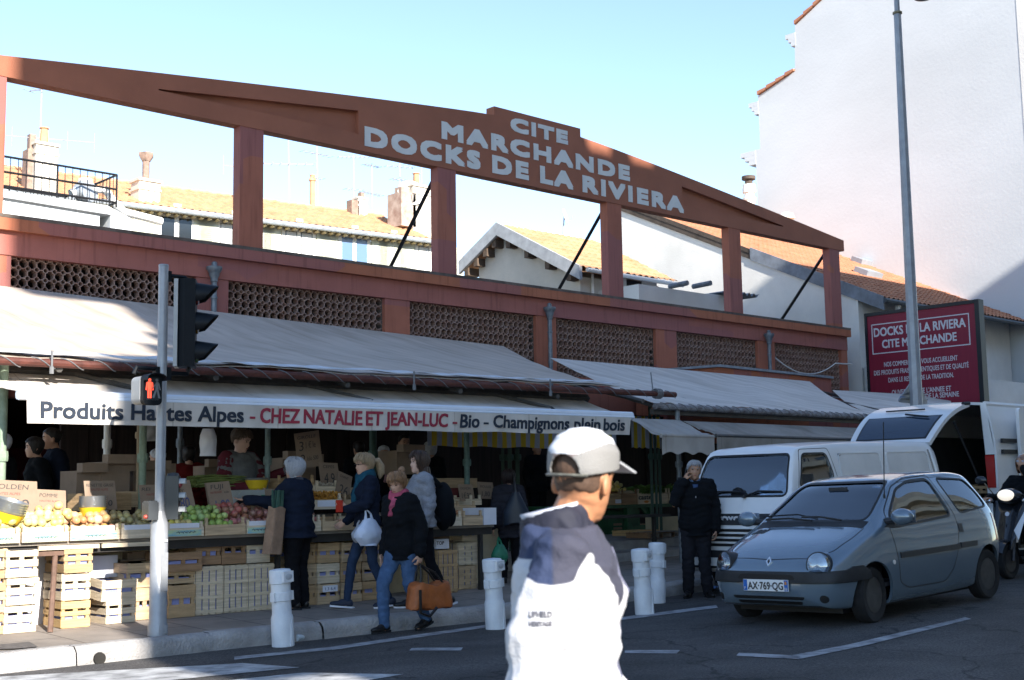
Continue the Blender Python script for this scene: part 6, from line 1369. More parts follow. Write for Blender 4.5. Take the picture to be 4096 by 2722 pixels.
M_tyre = mat('tyre_rubber', (.014, .014, .015), .85, .2, 20); M_trim = mat('black_plastic_trim', (.022, .023, .026), .55, .15, 8, .1, 200); M_rub = mat('rubber_seal', (.012, .012, .013), .5, 0)
M_rim = mat('dirty_steel_rim', (.05, .05, .055), .5, .25, 10, metal=.5); M_seat = mat('seat_cloth', (.05, .05, .058), .9, .1); M_chrome = mat('lamp_reflector', (.7, .72, .75), .08, .25, 30, metal=.9)
M_gl = glass_mat('car_glass', (.75, .83, .88), clear=.89); M_glass2 = glass_mat('headlamp_glass', (.9, .95, 1), clear=.85)
def wheel(par, x, y, z, r, w, side, steer=0., hub=True):
    T = Matrix.Translation(V3((x, y, z))) @ Matrix.Rotation(steer, 4, 'Z') @ Matrix.Rotation(rad(-90 * side), 4, 'X')
    h = thing('wheel', None, None); h.parent = par
    b = MB(); b.lathe([(r * .62, -w * .5), (r * .9, -w * .5), (r * .985, -w * .38), (r, -w * .2), (r, w * .2), (r * .985, w * .38), (r * .92, w * .5), (r * .66, w * .46), (r * .62, w * .40)], 32, T); b.build('tyre', M_tyre, h)
    b = MB(); b.lathe([(r * .64, w * .44), (r * .6, w * .44), (r * .55, w * .2), (r * .42, w * .16), (r * .3, w * .3), (r * .16, w * .32), (r * .14, w * .4), (0, w * .4)], 24, T)
    for k in range(8): a = k * math.pi / 4; b.ell((r * .46 * math.cos(a), r * .46 * math.sin(a), w * .19), (.022, .022, .012), 8, 6, T)
    b.build('rim', M_rim, h); return h
# ---------------------------------------------------------------- the small blue-grey hatchback
car = thing('parked_car', 'small blue-grey two-door hatchback with round headlamps, driving towards the left', 'car', (11.022, 7.561, .071))
car.rotation_euler = (rad(.94), rad(1.85), rad(180.53))
M_paint = mat('blue_grey_paint', (.145, .195, .245), .24, .05, 1.5, metal=.4, spec=.5, coat=1.)
T_ = [ # x, zb, wb, zm, wm, zbelt, wbelt, zre, wre, ztop
 (.655, .30, .38, .42, .40, .47, .38, .50, .36, .52), (.64, .27, .50, .42, .54, .50, .51, .54, .46, .56), (.60, .22, .58, .42, .64, .53, .60, .58, .54, .62), (.50, .19, .66, .46, .725, .58, .69, .645, .60, .69),
 (.30, .18, .72, .50, .785, .69, .745, .745, .64, .79), (.0, .17, .745, .52, .805, .80, .76, .855, .67, .895), (-.14, .17, .75, .53, .812, .845, .765, .91, .67, .945), (-.30, .17, .755, .54, .815, .875, .765, .995, .665, 1.035), (-.55, .17, .76, .55, .818, .895, .765, 1.125, .635, 1.185), (-.80, .17, .76, .56, .82, .91, .76, 1.265, .59, 1.325),
 (-.98, .17, .76, .56, .82, .92, .755, 1.325, .565, 1.385), (-1.4, .17, .76, .56, .82, .94, .75, 1.355, .555, 1.425), (-2.0, .18, .76, .57, .815, .955, .745, 1.355, .55, 1.425), (-2.4, .2, .74, .58, .805, .965, .735, 1.325, .54, 1.39), (-2.62, .22, .70, .58, .775, .96, .71, 1.22, .53, 1.27), (-2.74, .25, .66, .56, .73, .93, .67, 1.02, .54, 1.05), (-2.80, .28, .6, .52, .68, .75, .63, .84, .56, .86), (-2.83, .32, .5, .46, .6, .55, .56, .6, .5, .62)]
T_ = sorted(T_, key=lambda r: r[0])
bd = Body(loft(T_, 84, 5), car)
shell = bd.obj(0, .03)
BIG = 1.2
WS = rounded([(-0, -.60, .985), (-0, .60, .985), (-0, .49, 1.335), (-0, -.49, 1.335)], .07)
WSp = [V3((.3, p.y, p.z)) for p in WS]
DW = rounded([(-.47, 0, .905), (-.50, 0, 1.0), (-.84, 0, 1.245), (-1.12, 0, 1.315), (-1.56, 0, 1.325), (-1.66, 0, .955)], .06)
RW = rounded([(-1.88, 0, .965), (-1.745, 0, 1.335), (-2.36, 0, 1.30), (-2.50, 0, 1.15), (-2.55, 0, 1.01)], .07)
HB = rounded([(0, -.56, 1.0), (0, .56, 1.0), (0, .49, 1.25), (0, -.49, 1.25)], .06); HBp = [V3((-3.1, p.y, p.z)) for p in HB]
def pr(P, v): b = MB(); b.prism(P, v); return b
def side(P, y0=.3): return [V3((p.x, y0, p.z)) for p in P]
wsv = (-1.5, 0, 0)
bd.cut(shell, pr(WSp, wsv), 'DIFFERENCE')
for P in (DW, RW): bd.cut(shell, pr([V3((p.x, -BIG, p.z)) for p in P], (0, 2 * BIG, 0)), 'DIFFERENCE')
bd.cut(shell, pr(HBp, (.75, 0, 0)), 'DIFFERENCE')
for x in (0, -2.347):
    c = MB(); c.lathe([(.325, -.95), (.325, -.48)], 32, Matrix.Translation(V3((x, 0, .27))) @ Matrix.Rotation(rad(90), 4, 'X')); bd.cut(shell, c, 'DIFFERENCE')
    c = MB(); c.lathe([(.325, .48), (.325, .95)], 32, Matrix.Translation(V3((x, 0, .27))) @ Matrix.Rotation(rad(90), 4, 'X')); bd.cut(shell, c, 'DIFFERENCE')
shell.name = 'body'; shell.data.name = 'body'; shell.data.materials.clear(); shell.data.materials.append(M_paint); smooth(shell.data, 28); shell.parent = car
def sc(P, k): c = sum((V3(p) for p in P), V3()) / len(P); return [c + (V3(p) - c) * k for p in P]
bd.part('windscreen', pr(WSp, wsv), M_gl, -.008, .005)
bd.part('rear_window', pr(HBp, (.75, 0, 0)), M_gl, -.008, .005)
bd.part('windscreen_seal', ring_prism(WSp, .022, wsv), M_rub, .003, .02)
for s in (1, -1):
    bd.part('door_window', pr(side(DW, s * .35), (0, s * .8, 0)), M_gl, -.008, .005); bd.part('quarter_window', pr(side(RW, s * .35), (0, s * .8, 0)), M_gl, -.008, .005)
    bd.part('window_seal', ring_prism(side(DW, s * .35), .024, (0, s * .8, 0)), M_rub, .003, .02); bd.part('window_seal', ring_prism(side(RW, s * .35), .018, (0, s * .8, 0)), M_rub, .003, .02)
    DR = rounded([(-.40, 0, .90), (-.43, 0, .60), (-.46, 0, .36), (-.62, 0, .29), (-1.36, 0, .285), (-1.52, 0, .40), (-1.62, 0, .56), (-1.735, 0, .80), (-1.74, 0, .95), (-1.60, 0, 1.375), (-1.10, 0, 1.362), (-.80, 0, 1.285), (-.45, 0, 1.04)], .05)
    bd.part('door_gap', ring_prism(side(DR, s * .35), .009, (0, s * .8, 0)), M_rub, .0012, .02)
    b = MB(); b.box((-1.68, s * .5, .59), (-.47, s * 1., .645)); bd.part('rubbing_strip', b, M_trim, .016, .03)
    b = MB(); b.box((-2.06, s * .5, .60), (-1.70, s * 1., .655)); bd.part('rubbing_strip', b, M_trim, .016, .03)
    b = MB(); b.box((-1.83, s * .5, .76), (-1.745, s * 1., .85)); bd.part('door_handle', b, M_trim, .004, .02)
    b = MB(); b.lathe([(.022, s * .7), (.022, s * 1.)], 12, Matrix.Translation(V3((-.34, 0, .56))) @ Matrix.Rotation(rad(-90), 4, 'X')); bd.part('indicator', b, mat('indicator_lens', (.7, .65, .62), .2, 0) if 'indicator_lens' not in bpy.data.materials else bpy.data.materials['indicator_lens'], .006, .01)
    b = MB(); b.ell((-.36, s * .93, 1.0), (.075, .12, .082), 18, 12); mr = b.build('wing_mirror', M_paint, car)
    b = MB(); b.tube([(-.40, s * .70, .95), (-.38, s * .84, .97)], .035, 8); b.prism([(-.28, s * .705, .885), (-.50, s * .72, .885), (-.50, s * .70, .99)], (0, s * .05, 0)); b.build('mirror_base', M_trim, car)
    b = MB(); b.box((-.43, s * .82, .94), (-.425, s * 1.04, 1.06)); b.build('mirror_glass', M_chrome, mr)
# bumper: dark upper band that wraps to the front wheel arch, lower painted part with slots
b = MB(); b.prism([(.06, -1, .438), (.9, -1, .438), (.9, -1, .535), (.42, -1, .548), (.34, -1, .575), (.2, -1, .575), (.10, -1, .52)], (0, 2, 0)); bd.part('bumper_band', b, M_trim, .014, .03)
b = MB(); b.box((.30, -1, .43), (.9, 1, .437)); bd.part('bumper_groove', b, M_rub, .015, .02)
for z0, z1, w in ((.275, .305, .40), (.225, .258, .36)):
    b = MB(); b.prism(rounded([(.3, -w, z0), (.3, w, z0), (.3, w + .02, z1), (.3, -w - .02, z1)], .02), (.6, 0, 0)); bd.part('bumper_slot', b, M_rub, .003, .02)
for y in (-.60, .60):
    b = MB(); b.lathe([(.038, .2), (.038, .8)], 14, Matrix.Translation(V3((0, y, .285))) @ Matrix.Rotation(rad(90), 4, 'Y')); bd.part('tow_eye_cover', b, M_rub, .003, .02)
b = MB(); b.prism(rounded([(.35, -.34, .468), (.35, .34, .468), (.35, .30, .518), (.35, -.30, .518)], .03), (.5, 0, 0)); bd.part('grille', b, M_rub, .016, .02)
b = MB(); b.box((.02, -1, .425), (.9, 1, .436)); 
# bonnet seam
BN = [(.565, 0), (.53, .47), (.38, .60), (.1, .64), (-.14, .64)]; BNz = [V3((x, y, .2)) for x, y in BN] + [V3((x, -y, .2)) for x, y in reversed(BN[1:])]
bd.part('bonnet_gap', ring_prism(rounded(BNz, .05), .008, (0, 0, 1.2)), M_rub, .0012, .02)
# scuttle, vents, wipers
b = MB(); b.prism([(-.10, -.63, .5), (-.10, .63, .5), (-.22, .64, .5), (-.22, -.64, .5)], (0, 0, .62)); bd.part('scuttle', b, M_rub, .002, .02)
for k in range(3):
    b = MB(); b.prism(rounded([(.05 - .0, -.44 - k * .055, .5), (-.05, -.40 - k * .055, .5), (-.05, -.44 - k * .055 + .0, .5), (.05, -.48 - k * .055, .5)], .01), (0, 0, .6)); bd.part('bonnet_vent', b, M_rub, .003, .02)
b = MB(); b.tube([(-.12, .05, .985), (-.17, -.25, 1.01), (-.17, -.55, 1.0)], .011, 5); b.tube([(-.14, .38, .985), (-.19, .1, 1.02), (-.20, -.12, 1.02)], .011, 5); b.tube([(-.15, .1, 1.0), (-.25, -.2, 1.045), (-.23, -.62, 1.03)], .008, 4); b.build('wiper', M_rub, car)
# lamps, badge, plate
for s in (1, -1):
    b = MB(); b.ell((.34, s * .53, .598), (.20, .132, .126), 26, 18); b.build('lamp_pod', M_paint, car)
    T = Matrix.Translation(V3((.562, s * .55, .602))) @ Matrix.Rotation(rad(s * 17), 4, 'Z') @ Matrix.Rotation(rad(80), 4, 'Y')
    b = MB(); b.lathe([(.124, -.12), (.124, .026), (.114, .032)], 28, T); hl = b.build('headlight', M_trim, car)
    b = MB(); b.lathe([(.114, .024), (.085, .008), (.05, -.01), (.02, -.016), (0, -.018)], 28, T, cap=False); 
    for k in range(14): a = k * .449; b.ell((.075 * math.cos(a), .075 * math.sin(a), .012), (.016, .016, .008), 6, 4, T)
    b.build('reflector', M_chrome, hl)
    b = MB(); b.lathe([(.112, .034), (.09, .052), (.05, .066), (.0, .072)], 28, T); b.build('lens', M_glass2, hl)
    b = MB(); b.ell((.088, s * -.01, .042), (.016, .045, .012), 10, 6, T); b.build('turn_lamp', mat('amber_lamp', (.6, .17, .03), .3, 0) if 'amber_lamp' not in bpy.data.materials else bpy.data.materials['amber_lamp'], hl)
T = Matrix.Translation(V3((.59, 0, .628))) @ Matrix.Rotation(rad(62), 4, 'Y')
b = MB(); b.prism([T @ V3(p) for p in ((-.052, 0, 0), (0, .034, 0), (.052, 0, 0), (0, -.034, 0))], (.012, 0, .008)); bg_ = b.build('badge', mat('chrome_badge', (.65, .65, .66), .15, 0, metal=.9), car, ang=None)
b = MB(); b.prism([T @ V3(p) for p in ((-.026, 0, .016), (0, .014, .016), (.026, 0, .016), (0, -.014, .016))], (.001, 0, .001)); b.build('badge_core', M_trim, bg_, ang=None)
b = MB(); b.box((.672, -.262, .355), (.685, .262, .465)); plt = b.build('number_plate', mat('plate_white', (.72, .72, .72), .4, 0), car)
b = MB(); b.box((.684, .218, .358), (.6865, .260, .462)); b.build('plate_band', mat('plate_blue', (.02, .12, .42), .4, 0), plt)
b = MB(); b.box((.684, -.260, .358), (.6865, -.215, .462)); b.build('plate_band', bpy.data.materials['plate_blue'], plt)
def on_front(s, y0, z0, h, w, m, x=.686, par=None, fd=.0025):
    """text on a plate facing forward (+x): reads from +y (viewer's left) to -y"""
    tb = fat(text_mb(s, h, 0, w, .0012), fd); o = MB(); o.v = [V3((x - v.y, y0 + v.x, z0 + v.z)) for v in tb.v]; o.f = tb.f; o.mi = [0] * len(o.f); return o.build('lettering', m, par, ang=None)
def rev(p): return p
on_front('AX·769·QG', -.205, .372, .072, .41, M_pen, par=plt, fd=.0022)
on_front('06', .221, .366, .028, .034, M_sgw, x=.688, par=plt, fd=.001); on_front('F', -.248, .368, .026, .016, M_sgw, x=.688, par=plt, fd=.001)
b = MB(); b.box((.687, .226, .42), (.689, .248, .45)); b.build('coat_of_arms', mat('orange_print2', (.55, .22, .05), .5, 0), plt)
for x in (0, -2.347):
    for s in (1, -1): wheel(car, x, s * .70, .272, .272, .15, s, steer=rad(6) if x == 0 else 0)
b = MB()
for x in (0, -2.347): b.box((x - .36, -.66, .2), (x + .36, -.44, .66)); b.box((x - .36, .44, .2), (x + .36, .66, .66))
b.box((-2.3, -.6, .12), (.3, .6, .22)); b.build('underbody', M_rub, car)
# roof aerial, inspection stickers, tail lamp
b = MB(); b.tube([(-.62, .60, 1.2), (-.72, .60, 1.95)], .0055, 5); b.lathe([(.014, 0), (.01, .05)], 8, Matrix.Translation(V3((-.62, .6, 1.17)))); b.build('aerial', M_rub, car)
b = MB(); b.box((-2.9, .5, .62), (-2.6, .9, .92)); bd.part('tail_light', b, mat('tail_lamp_red', (.35, .02, .015), .2, 0, spec=.8), .004, .02)
b = MB(); b.box((-2.95, -1, .35), (-2.66, 1, .55)); b.box((-2.66, .5, .38), (-2.62, 1, .55)); bd.part('rear_bumper', b, M_trim, .02, .03)
bd.part('roof_rail_line', ring_prism([V3((-.95, .555, .5)), V3((-2.35, .535, .5)), V3((-2.35, .545, .5)), V3((-.95, .565, .5))], .002, (0, 0, 1.2)), M_rub, .002, .01)
# inside: floor, dash, wheel, seats
b = MB(); b.box((-2.5, -.70, .32), (-.2, .70, .36)); b.build('floor', M_seat, car)
b = MB(); b.prism([(-.2, -.66, .7), (-.2, -.66, .93), (-.42, -.66, .95), (-.62, -.66, .86), (-.62, -.66, .7)], (0, 1.32, 0)); b.build('dashboard', mat('dashboard_grey', (.10, .105, .11), .8, .1), car)
sw = MB(); Tw = Matrix.Translation(V3((-.72, .33, .93))) @ Matrix.Rotation(rad(65), 4, 'Y'); sw.tube([Tw @ V3((.17 * math.cos(a), .17 * math.sin(a), 0)) for a in lin(0, 2 * math.pi, 24)], .015, 6); sw.tube([Tw @ V3((-.16, 0, 0)), Tw @ V3((.16, 0, 0))], .015, 5); sw.build('steering_wheel', M_rub, car)
M_hr = mat('headrest', (.035, .035, .04), .9, .1)
for s in (1, -1):
    st = thing('seat', None, None); st.parent = car
    b = MB(); b.box((-1.45, s * .35 - .23, .5), (-.95, s * .35 + .23, .64)); b.build('cushion', M_seat, st)
    b = MB(); b.prism(rounded([(-1.38, s * .35 - .22, .62), (-1.38, s * .35 + .22, .62), (-1.52, s * .35 + .19, 1.06), (-1.52, s * .35 - .19, 1.06)], .08), (-.1, 0, .02)); b.build('backrest', M_seat, st)
    b = MB(); b.prism(rounded([(-1.50, s * .35 - .15, 1.07), (-1.50, s * .35 + .15, 1.07), (-1.53, s * .35 + .12, 1.27), (-1.53, s * .35 - .12, 1.27)], .07), (-.09, 0, .01)); b.build('headrest', M_hr, st)
b = MB(); b.box((-2.35, -.55, .5), (-2.2, .55, 1.05)); b.build('rear_bench', M_seat, car)
b = MB(); b.box((-.72, -.1, 1.24), (-.70, .12, 1.30)); b.build('rear_view_mirror', M_trim, car)
b = MB(); b.box((-.80, .36, 1.27), (-.795, .46, 1.30)); b.build('windscreen_sticker', M_cardw, car)
# ---------------------------------------------------------------- old white cab-over van
van = thing('parked_van', 'old white cab-over van parked at the kerb behind the blue-grey car', 'van', (12.75, 9.75, road_z(13, 9.7)))
van.rotation_euler = (0, rad(1.2), rad(180)); M_vw = mat('white_van_paint', (.66, .665, .67), .35, .06, 1.2, coat=.5); M_vw2 = mat('grey_van_panel', (.58, .565, .545), .45, .08, 2)
VT = [(.02, .32, .66, .5, .70, .80, .70, .86, .68, .90), (0, .30, .74, .5, .775, .82, .765, .90, .74, .95), (-.04, .28, .77, .52, .80, .88, .785, 1.0, .765, 1.06), (-.12, .27, .78, .55, .81, 1.0, .79, 1.17, .765, 1.23), (-.30, .27, .78, .6, .81, 1.15, .79, 1.58, .70, 1.64), (-.42, .27, .78, .6, .81, 1.2, .79, 1.72, .68, 1.78), (-.62, .27, .78, .6, .81, 1.22, .79, 1.76, .685, 1.83), (-2.0, .27, .78, .6, .81, 1.22, .79, 1.79, .69, 1.87), (-3.5, .27, .78, .6, .81, 1.22, .79, 1.78, .69, 1.86), (-3.72, .29, .77, .6, .80, 1.2, .77, 1.70, .67, 1.77), (-3.80, .32, .74, .6, .77, 1.1, .74, 1.5, .66, 1.55), (-3.86, .36, .7, .6, .73, .9, .71, 1.1, .68, 1.13)]
VT = sorted(VT, key=lambda r: r[0])
vb = Body(loft(VT, 60, 4), van); vs_ = vb.obj(0, .03)
VWS = [V3((.3, p.y, p.z)) for p in rounded([(0, -.69, 1.22), (0, .69, 1.22), (0, .61, 1.70), (0, -.61, 1.70)], .07)]
VSW = rounded([(-.33, 0, 1.30), (-.50, 0, 1.70), (-.98, 0, 1.70), (-1.06, 0, 1.42), (-.95, 0, 1.30)], .06)
vb.cut(vs_, pr(VWS, (-.8, 0, 0)), 'DIFFERENCE'); vb.cut(vs_, pr([V3((p.x, -BIG, p.z)) for p in VSW], (0, 2 * BIG, 0)), 'DIFFERENCE')
for x in (-.75, -3.0):
    for s in (1, -1): c = MB(); c.lathe([(.34, s * .45), (.34, s * .95)], 24, Matrix.Translation(V3((x, 0, .3))) @ Matrix.Rotation(rad(-90), 4, 'X')); vb.cut(vs_, c, 'DIFFERENCE')
vs_.name = 'body'; vs_.data.name = 'body'; vs_.data.materials.clear(); vs_.data.materials.append(M_vw); smooth(vs_.data, 28); vs_.parent = van
vb.part('windscreen', pr(VWS, (-.8, 0, 0)), M_gl, -.008, .005); vb.part('windscreen_seal', ring_prism(VWS, .025, (-.8, 0, 0)), M_rub, .003, .02)
for s in (1, -1):
    vb.part('door_window', pr(side(VSW, s * .35), (0, s * .8, 0)), M_gl, -.008, .005); vb.part('window_seal', ring_prism(side(VSW, s * .35), .022, (0, s * .8, 0)), M_rub, .003, .02)
    vb.part('door_gap', ring_prism(rounded([(-.2, s * .35, .5), (-.28, s * .35, 1.25), (-.46, s * .35, 1.76), (-1.05, s * .35, 1.77), (-1.14, s * .35, 1.4), (-1.14, s * .35, .5)], .05), .008, (0, s * .8, 0)), M_rub, .0012, .02)
    for xa, xb in ((-1.24, -2.2), (-2.36, -3.42)):
        P = rounded([(xa, s * .35, 1.30), (xa - .02, s * .35, 1.70), (xb, s * .35, 1.70), (xb, s * .35, 1.30)], .07); vb.part('recessed_panel', pr(P, (0, s * .8, 0)), M_vw2, .0015, .01); vb.part('panel_edge', ring_prism(P, .018, (0, s * .8, 0)), M_vw, .008, .02)
    vb.part('rear_seal', ring_prism([V3((-3.55, s * .35, 1.25)), V3((-3.48, s * .35, 1.72)), V3((-3.50, s * .35, 1.72)), V3((-3.57, s * .35, 1.25))], .012, (0, s * .8, 0)), M_rub, .003, .02)
    b = MB(); b.tube([(-.22, s * .78, 1.2), (-.2, s * .92, 1.25), (-.2, s * .95, 1.3)], .012, 6); b.cbox((-.2, s * .96, 1.36), (.05, .12, .2)); b.build('wing_mirror', M_rub, van)
    b = MB(); b.box((-.2, s * .42, .66), (.2, s * .72, .84)); vb.part('headlight', b, M_chrome, .006, .02)
b = MB(); b.box((-.3, -.74, .86), (.3, .74, 1.0)); vb.part('grille_band', b, M_trim, .006, .02)
b = MB(); 
for k in range(4): b.box((-.3, -.42, .60 + k * .06), (.3, .42, .635 + k * .06))
vb.part('grille', b, M_rub, .006, .02)
b = MB(); b.box((-.4, -1, .33), (.3, 1, .55)); vb.part('bumper', b, M_trim, .02, .03)
b = MB(); b.box((.04, -.7, .36), (.055, -.2, .46)); pl = b.build('number_plate', mat('plate_white2', (.7, .7, .68), .4, 0), van); b = MB(); b.box((.053, .0, 0), (.056, .01, .01)); 
b = MB(); b.box((.0535, -.695, .362), (.0565, -.66, .458)); b.build('plate_band', bpy.data.materials['plate_blue'], pl)
tb = fat(text_mb('TOYOTA', .072, 0, .52, .003), .006); o = MB(); o.v = [V3((.012 - v.y, -.26 + v.x, .895 + v.z)) for v in tb.v]; o.f = tb.f; o.mi = [0] * len(o.f); o.build('lettering', M_sgw, van, ang=None)
b = MB()
for y0 in (.1, -.5): b.tube([(-.10, y0, 1.21), (-.12, y0 + .2, 1.27), (-.14, y0 + .52, 1.26)], .012, 5)
for y0 in (.1, -.5): b.lathe([(.03, 0), (.02, .04)], 8, Matrix.Translation(V3((-.085, y0, 1.19))))
b.build('wiper', M_rub, van)
b = MB(); b.box((-3.6, -.7, .4), (-.2, .7, .45)); b.box((-1.3, -.72, .45), (-1.25, .72, 1.7)); b.build('interior', M_seat, van)
for s in (1, -1): b = MB(); b.prism(rounded([(-.95, s * .38 - .22, .8), (-.95, s * .38 + .22, .8), (-1.05, s * .38 + .2, 1.52), (-1.05, s * .38 - .2, 1.52)], .08), (-.12, 0, 0)); b.build('seat', M_seat, van)
sw = MB(); Tw = Matrix.Translation(V3((-.45, .38, 1.18))) @ Matrix.Rotation(rad(35), 4, 'Y'); sw.tube([Tw @ V3((.2 * math.cos(a), .2 * math.sin(a), 0)) for a in lin(0, 2 * math.pi, 24)], .016, 6); sw.build('steering_wheel', M_rub, van)
for x in (-.75, -3.0):
    for s in (1, -1): wheel(van, x, s * .70, .3, .3, .17, s)
# ---------------------------------------------------------------- white van with its tailgate up
v2 = thing('delivery_van', 'white delivery van at the right edge with its tailgate raised over a dark load bay', 'van', (17.65, 9.7, road_z(18, 9.7)))
zb = v2.location.z; H = 2.62 - zb; XL = 4.6; t_ = .05
b = MB()
def side_wall(s):
    def f(u, v): z = .35 + (H - .37) * v; k = max(0, v - .55) / .45; return V3((.05 * k + u * (XL - .05 * k), s * (.9 - .16 * k ** 2.2), z))
    b.sheet(f, 6, 14, .03 * s)
side_wall(-1); side_wall(1)
b.sheet(lambda u, v: V3((.06 + u * (XL - .1), -.80 + 1.60 * v, H - .045 + .05 * math.sin(math.pi * v) ** .5)), 10, 14, .04); b.build('body', M_vw, v2)
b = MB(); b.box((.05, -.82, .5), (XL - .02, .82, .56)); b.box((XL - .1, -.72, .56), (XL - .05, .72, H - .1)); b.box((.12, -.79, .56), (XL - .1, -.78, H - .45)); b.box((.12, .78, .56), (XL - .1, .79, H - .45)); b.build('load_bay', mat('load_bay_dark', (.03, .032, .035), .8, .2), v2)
b = MB(); b.box((-.06, -.9, .36), (.02, .9, .56)); b.build('bumper', M_trim, v2)
b = MB(); b.prism([(-.02, -.9, 1.15), (-.02, -.78, 1.15), (.02, -.74, 1.62), (.02, -.885, 1.62)], (.04, 0, 0)); b.build('tail_light', bpy.data.materials['tail_lamp_red'], v2)
b = MB(); b.box((0, -.9, .56), (.05, -.76, 1.148)); b.build('rear_pillar', M_vw, v2); b = MB(); b.prism([(.025, -.895, 1.63), (.025, -.75, 1.63), (.05, -.70, H - .06), (.05, -.78, H - .06)], (.05, 0, 0)); b.build('rear_pillar', M_vw, v2)
# tailgate: panel with a window, hinged at the roof, sloping down and outwards
W2 = lambda p: p - V3(v2.location)
hn = V3((17.62, 9.12, 2.56)); tg = [hn, at((3350 + 668 * .5738) / 1.7356, (1500 + 468 * .5738) / 1.7356, Y=9.12), at((3350 + 158 * .5738) / 1.7356, (1500 + 468 * .5738) / 1.7356, Y=10.55), V3((17.62, 10.55, 2.56))]
tg[2].x = tg[1].x; tg[2].z = tg[1].z
def TG(u, v, o=0): # u across (near->far), v from hinge outwards
    a = tg[0].lerp(tg[3], u); c = tg[1].lerp(tg[2], u); p = a.lerp(c, v); e = (tg[1] - tg[0]).normalized(); n = V3((e.z, 0, -e.x)); n = n if n.z > 0 else -n
    w = .12 * v * v
    return W2(p + V3((0, (.5 - u) * w, 0)) + n * (.13 * math.sin(math.pi * min(1, max(0, v * .9 + .1))) + o))
gate = thing('tailgate', None, None); gate.parent = v2
b = MB(); b.sheet(lambda u, v: TG(u, v), 16, 16, .06); b.build('gate_panel', M_vw, gate)
def gw(u, v): return TG(.09 + .82 * u + .0, .50 + .42 * v, .006)
b = MB(); b.sheet(gw, 10, 8, .004); b.build('gate_window', mat('tinted_glass', (.02, .035, .06), .06, 0, spec=.9), gate)
def gs(u, v): return TG(.07 + .86 * u, .48 + .46 * v, .003)
b = MB(); b.sheet(gs, 10, 8, .004); b.build('window_seal', M_rub, gate)
b = MB(); b.tube([TG(.5, .46, .03), TG(.32, .52, .03), TG(.2, .55, .03)], .014, 5); b.tube([TG(.35, .3, .02), TG(.8, .3, .02)], .012, 5); b.build('gate_wiper', M_rub, gate)
b = MB(); b.tube([W2(hn) + V3((-.02, .0, .03)), W2(hn) + V3((-.16, .02, .02))], .03, 6); b.tube([W2(V3((17.72, 9.1, 1.5))), W2(tg[0].lerp(tg[1], .45))], .018, 6); b.build('gate_strut', M_trim, v2)
# folded-back side door at the right edge
dr = thing('side_door', None, None); dr.parent = v2
b = MB(); P = rounded([(.55, -.99, .5), (.55, -.99, H - .1), (1.6, -1.04, H - .1), (1.6, -1.04, .5)], .08); b.prism(P, (0, -.05, 0)); b.build('door_panel', M_vw, dr)
b = MB(); b.prism(rounded([(.72, -1.05, .6), (.72, -1.05, H - .5), (1.5, -1.088, H - .5), (1.5, -1.088, .6)], .05), (0, -.012, 0)); b.build('door_lining', mat('hardboard_lining', (.30, .22, .16), .8, .1), dr)
b = MB()
for z in (H - .62, H - .78): b.box((.15, -.97, z), (.58, -.93, z + .06)); 
b.build('door_hinge', M_rub, dr)
for k, (x, y, z, w, d, h, m, lab) in enumerate([(.5, .05, .56, .4, .5, .5, M_card, 'brown carton low in the load bay'), (.25, -.1, 1.06, .42, .35, .14, M_w[0], 'shallow pine crate on top of the load in the open van'), (.3, -.5, 1.06, .5, .34, .12, M_w[2], 'second shallow crate beside it in the open van'), (.3, -.55, .58, .3, .3, .3, M_cardw, 'white printed carton in the open van'), (.6, -.6, .9, .5, .4, .14, M_card, 'brown box deep in the open van'), (.2, .4, .58, .4, .4, .45, M_w[0], 'wooden crate at the far side of the load bay')]):
    o = crate_mb(d, w, h, S2, True, None, k).top('crate', m, V3((0, 0, 0)), lab, 'crate') if m in M_w else (lambda q: q.top('carton', m, V3((0, 0, 0)), lab, 'carton'))(MB().box((-d / 2, -w / 2, 0), (d / 2, w / 2, h)))
    o.location = V3(v2.location) + V3((x + w / 2, y, z + .002)); o.rotation_euler = (0, 0, rad(90))
for x in (.9, 3.9):
    for s in (1, -1): wheel(v2, x, s * .78, .33, .33, .2, s)
# ---------------------------------------------------------------- scooter
c8 = lambda px, py: ((3350 + px * .5738) / 1.7356, (1500 + py * .5738) / 1.7356)
z_ = .2
for _ in range(6): p = at(*c8(1180, 1425), Z=z_); z_ = road_z(p.x, p.y)
SX, SY = p.x + .05, p.y
sco = thing('scooter', 'dark scooter with a white front flash and lit headlamp, following the blue-grey car', 'scooter', (SX, SY, z_)); sco.rotation_euler = (0, 0, rad(180))
M_sb = mat('scooter_black', (.012, .014, .018), .2, .1, coat=.6)
wheel(sco, 0, 0, .23, .23, .11, 1); wheel(sco, -1.28, 0, .23, .23, .12, 1)
b = MB(); b.sheet(lambda u, v: V3((.02 - .30 * v + .12 * math.sin(math.pi * u) - .10 * math.cos(2 * math.pi * (u - .5)), .19 * (1 + .25 * v) * (2 * u - 1) * (1 - .3 * (1 - v)), .38 + .62 * v)), 16, 12, .02); b.build('front_shield', M_sb, sco)
b = MB(); b.prism([(.06, .19, .50), (-.10, .235, .82), (-.16, .22, .92), (.02, .12, .62)], (.02, .015, 0)); b.build('white_flash', M_vw, sco); b = MB(); b.prism([(.06, -.19, .50), (-.10, -.235, .82), (-.16, -.22, .92), (.02, -.12, .62)], (.02, -.015, 0)); b.build('white_flash', M_vw, sco)
b = MB(); b.ell((-.17, 0, 1.06), (.14, .18, .1), 18, 12); b.build('handlebar_cowl', M_sb, sco)
b = MB(); b.ell((-.07, 0, 1.07), (.07, .115, .075), 16, 10); hl = b.build('headlight', mat('lit_headlamp', (1, .9, .75), .2, 0, emit=.3), sco)
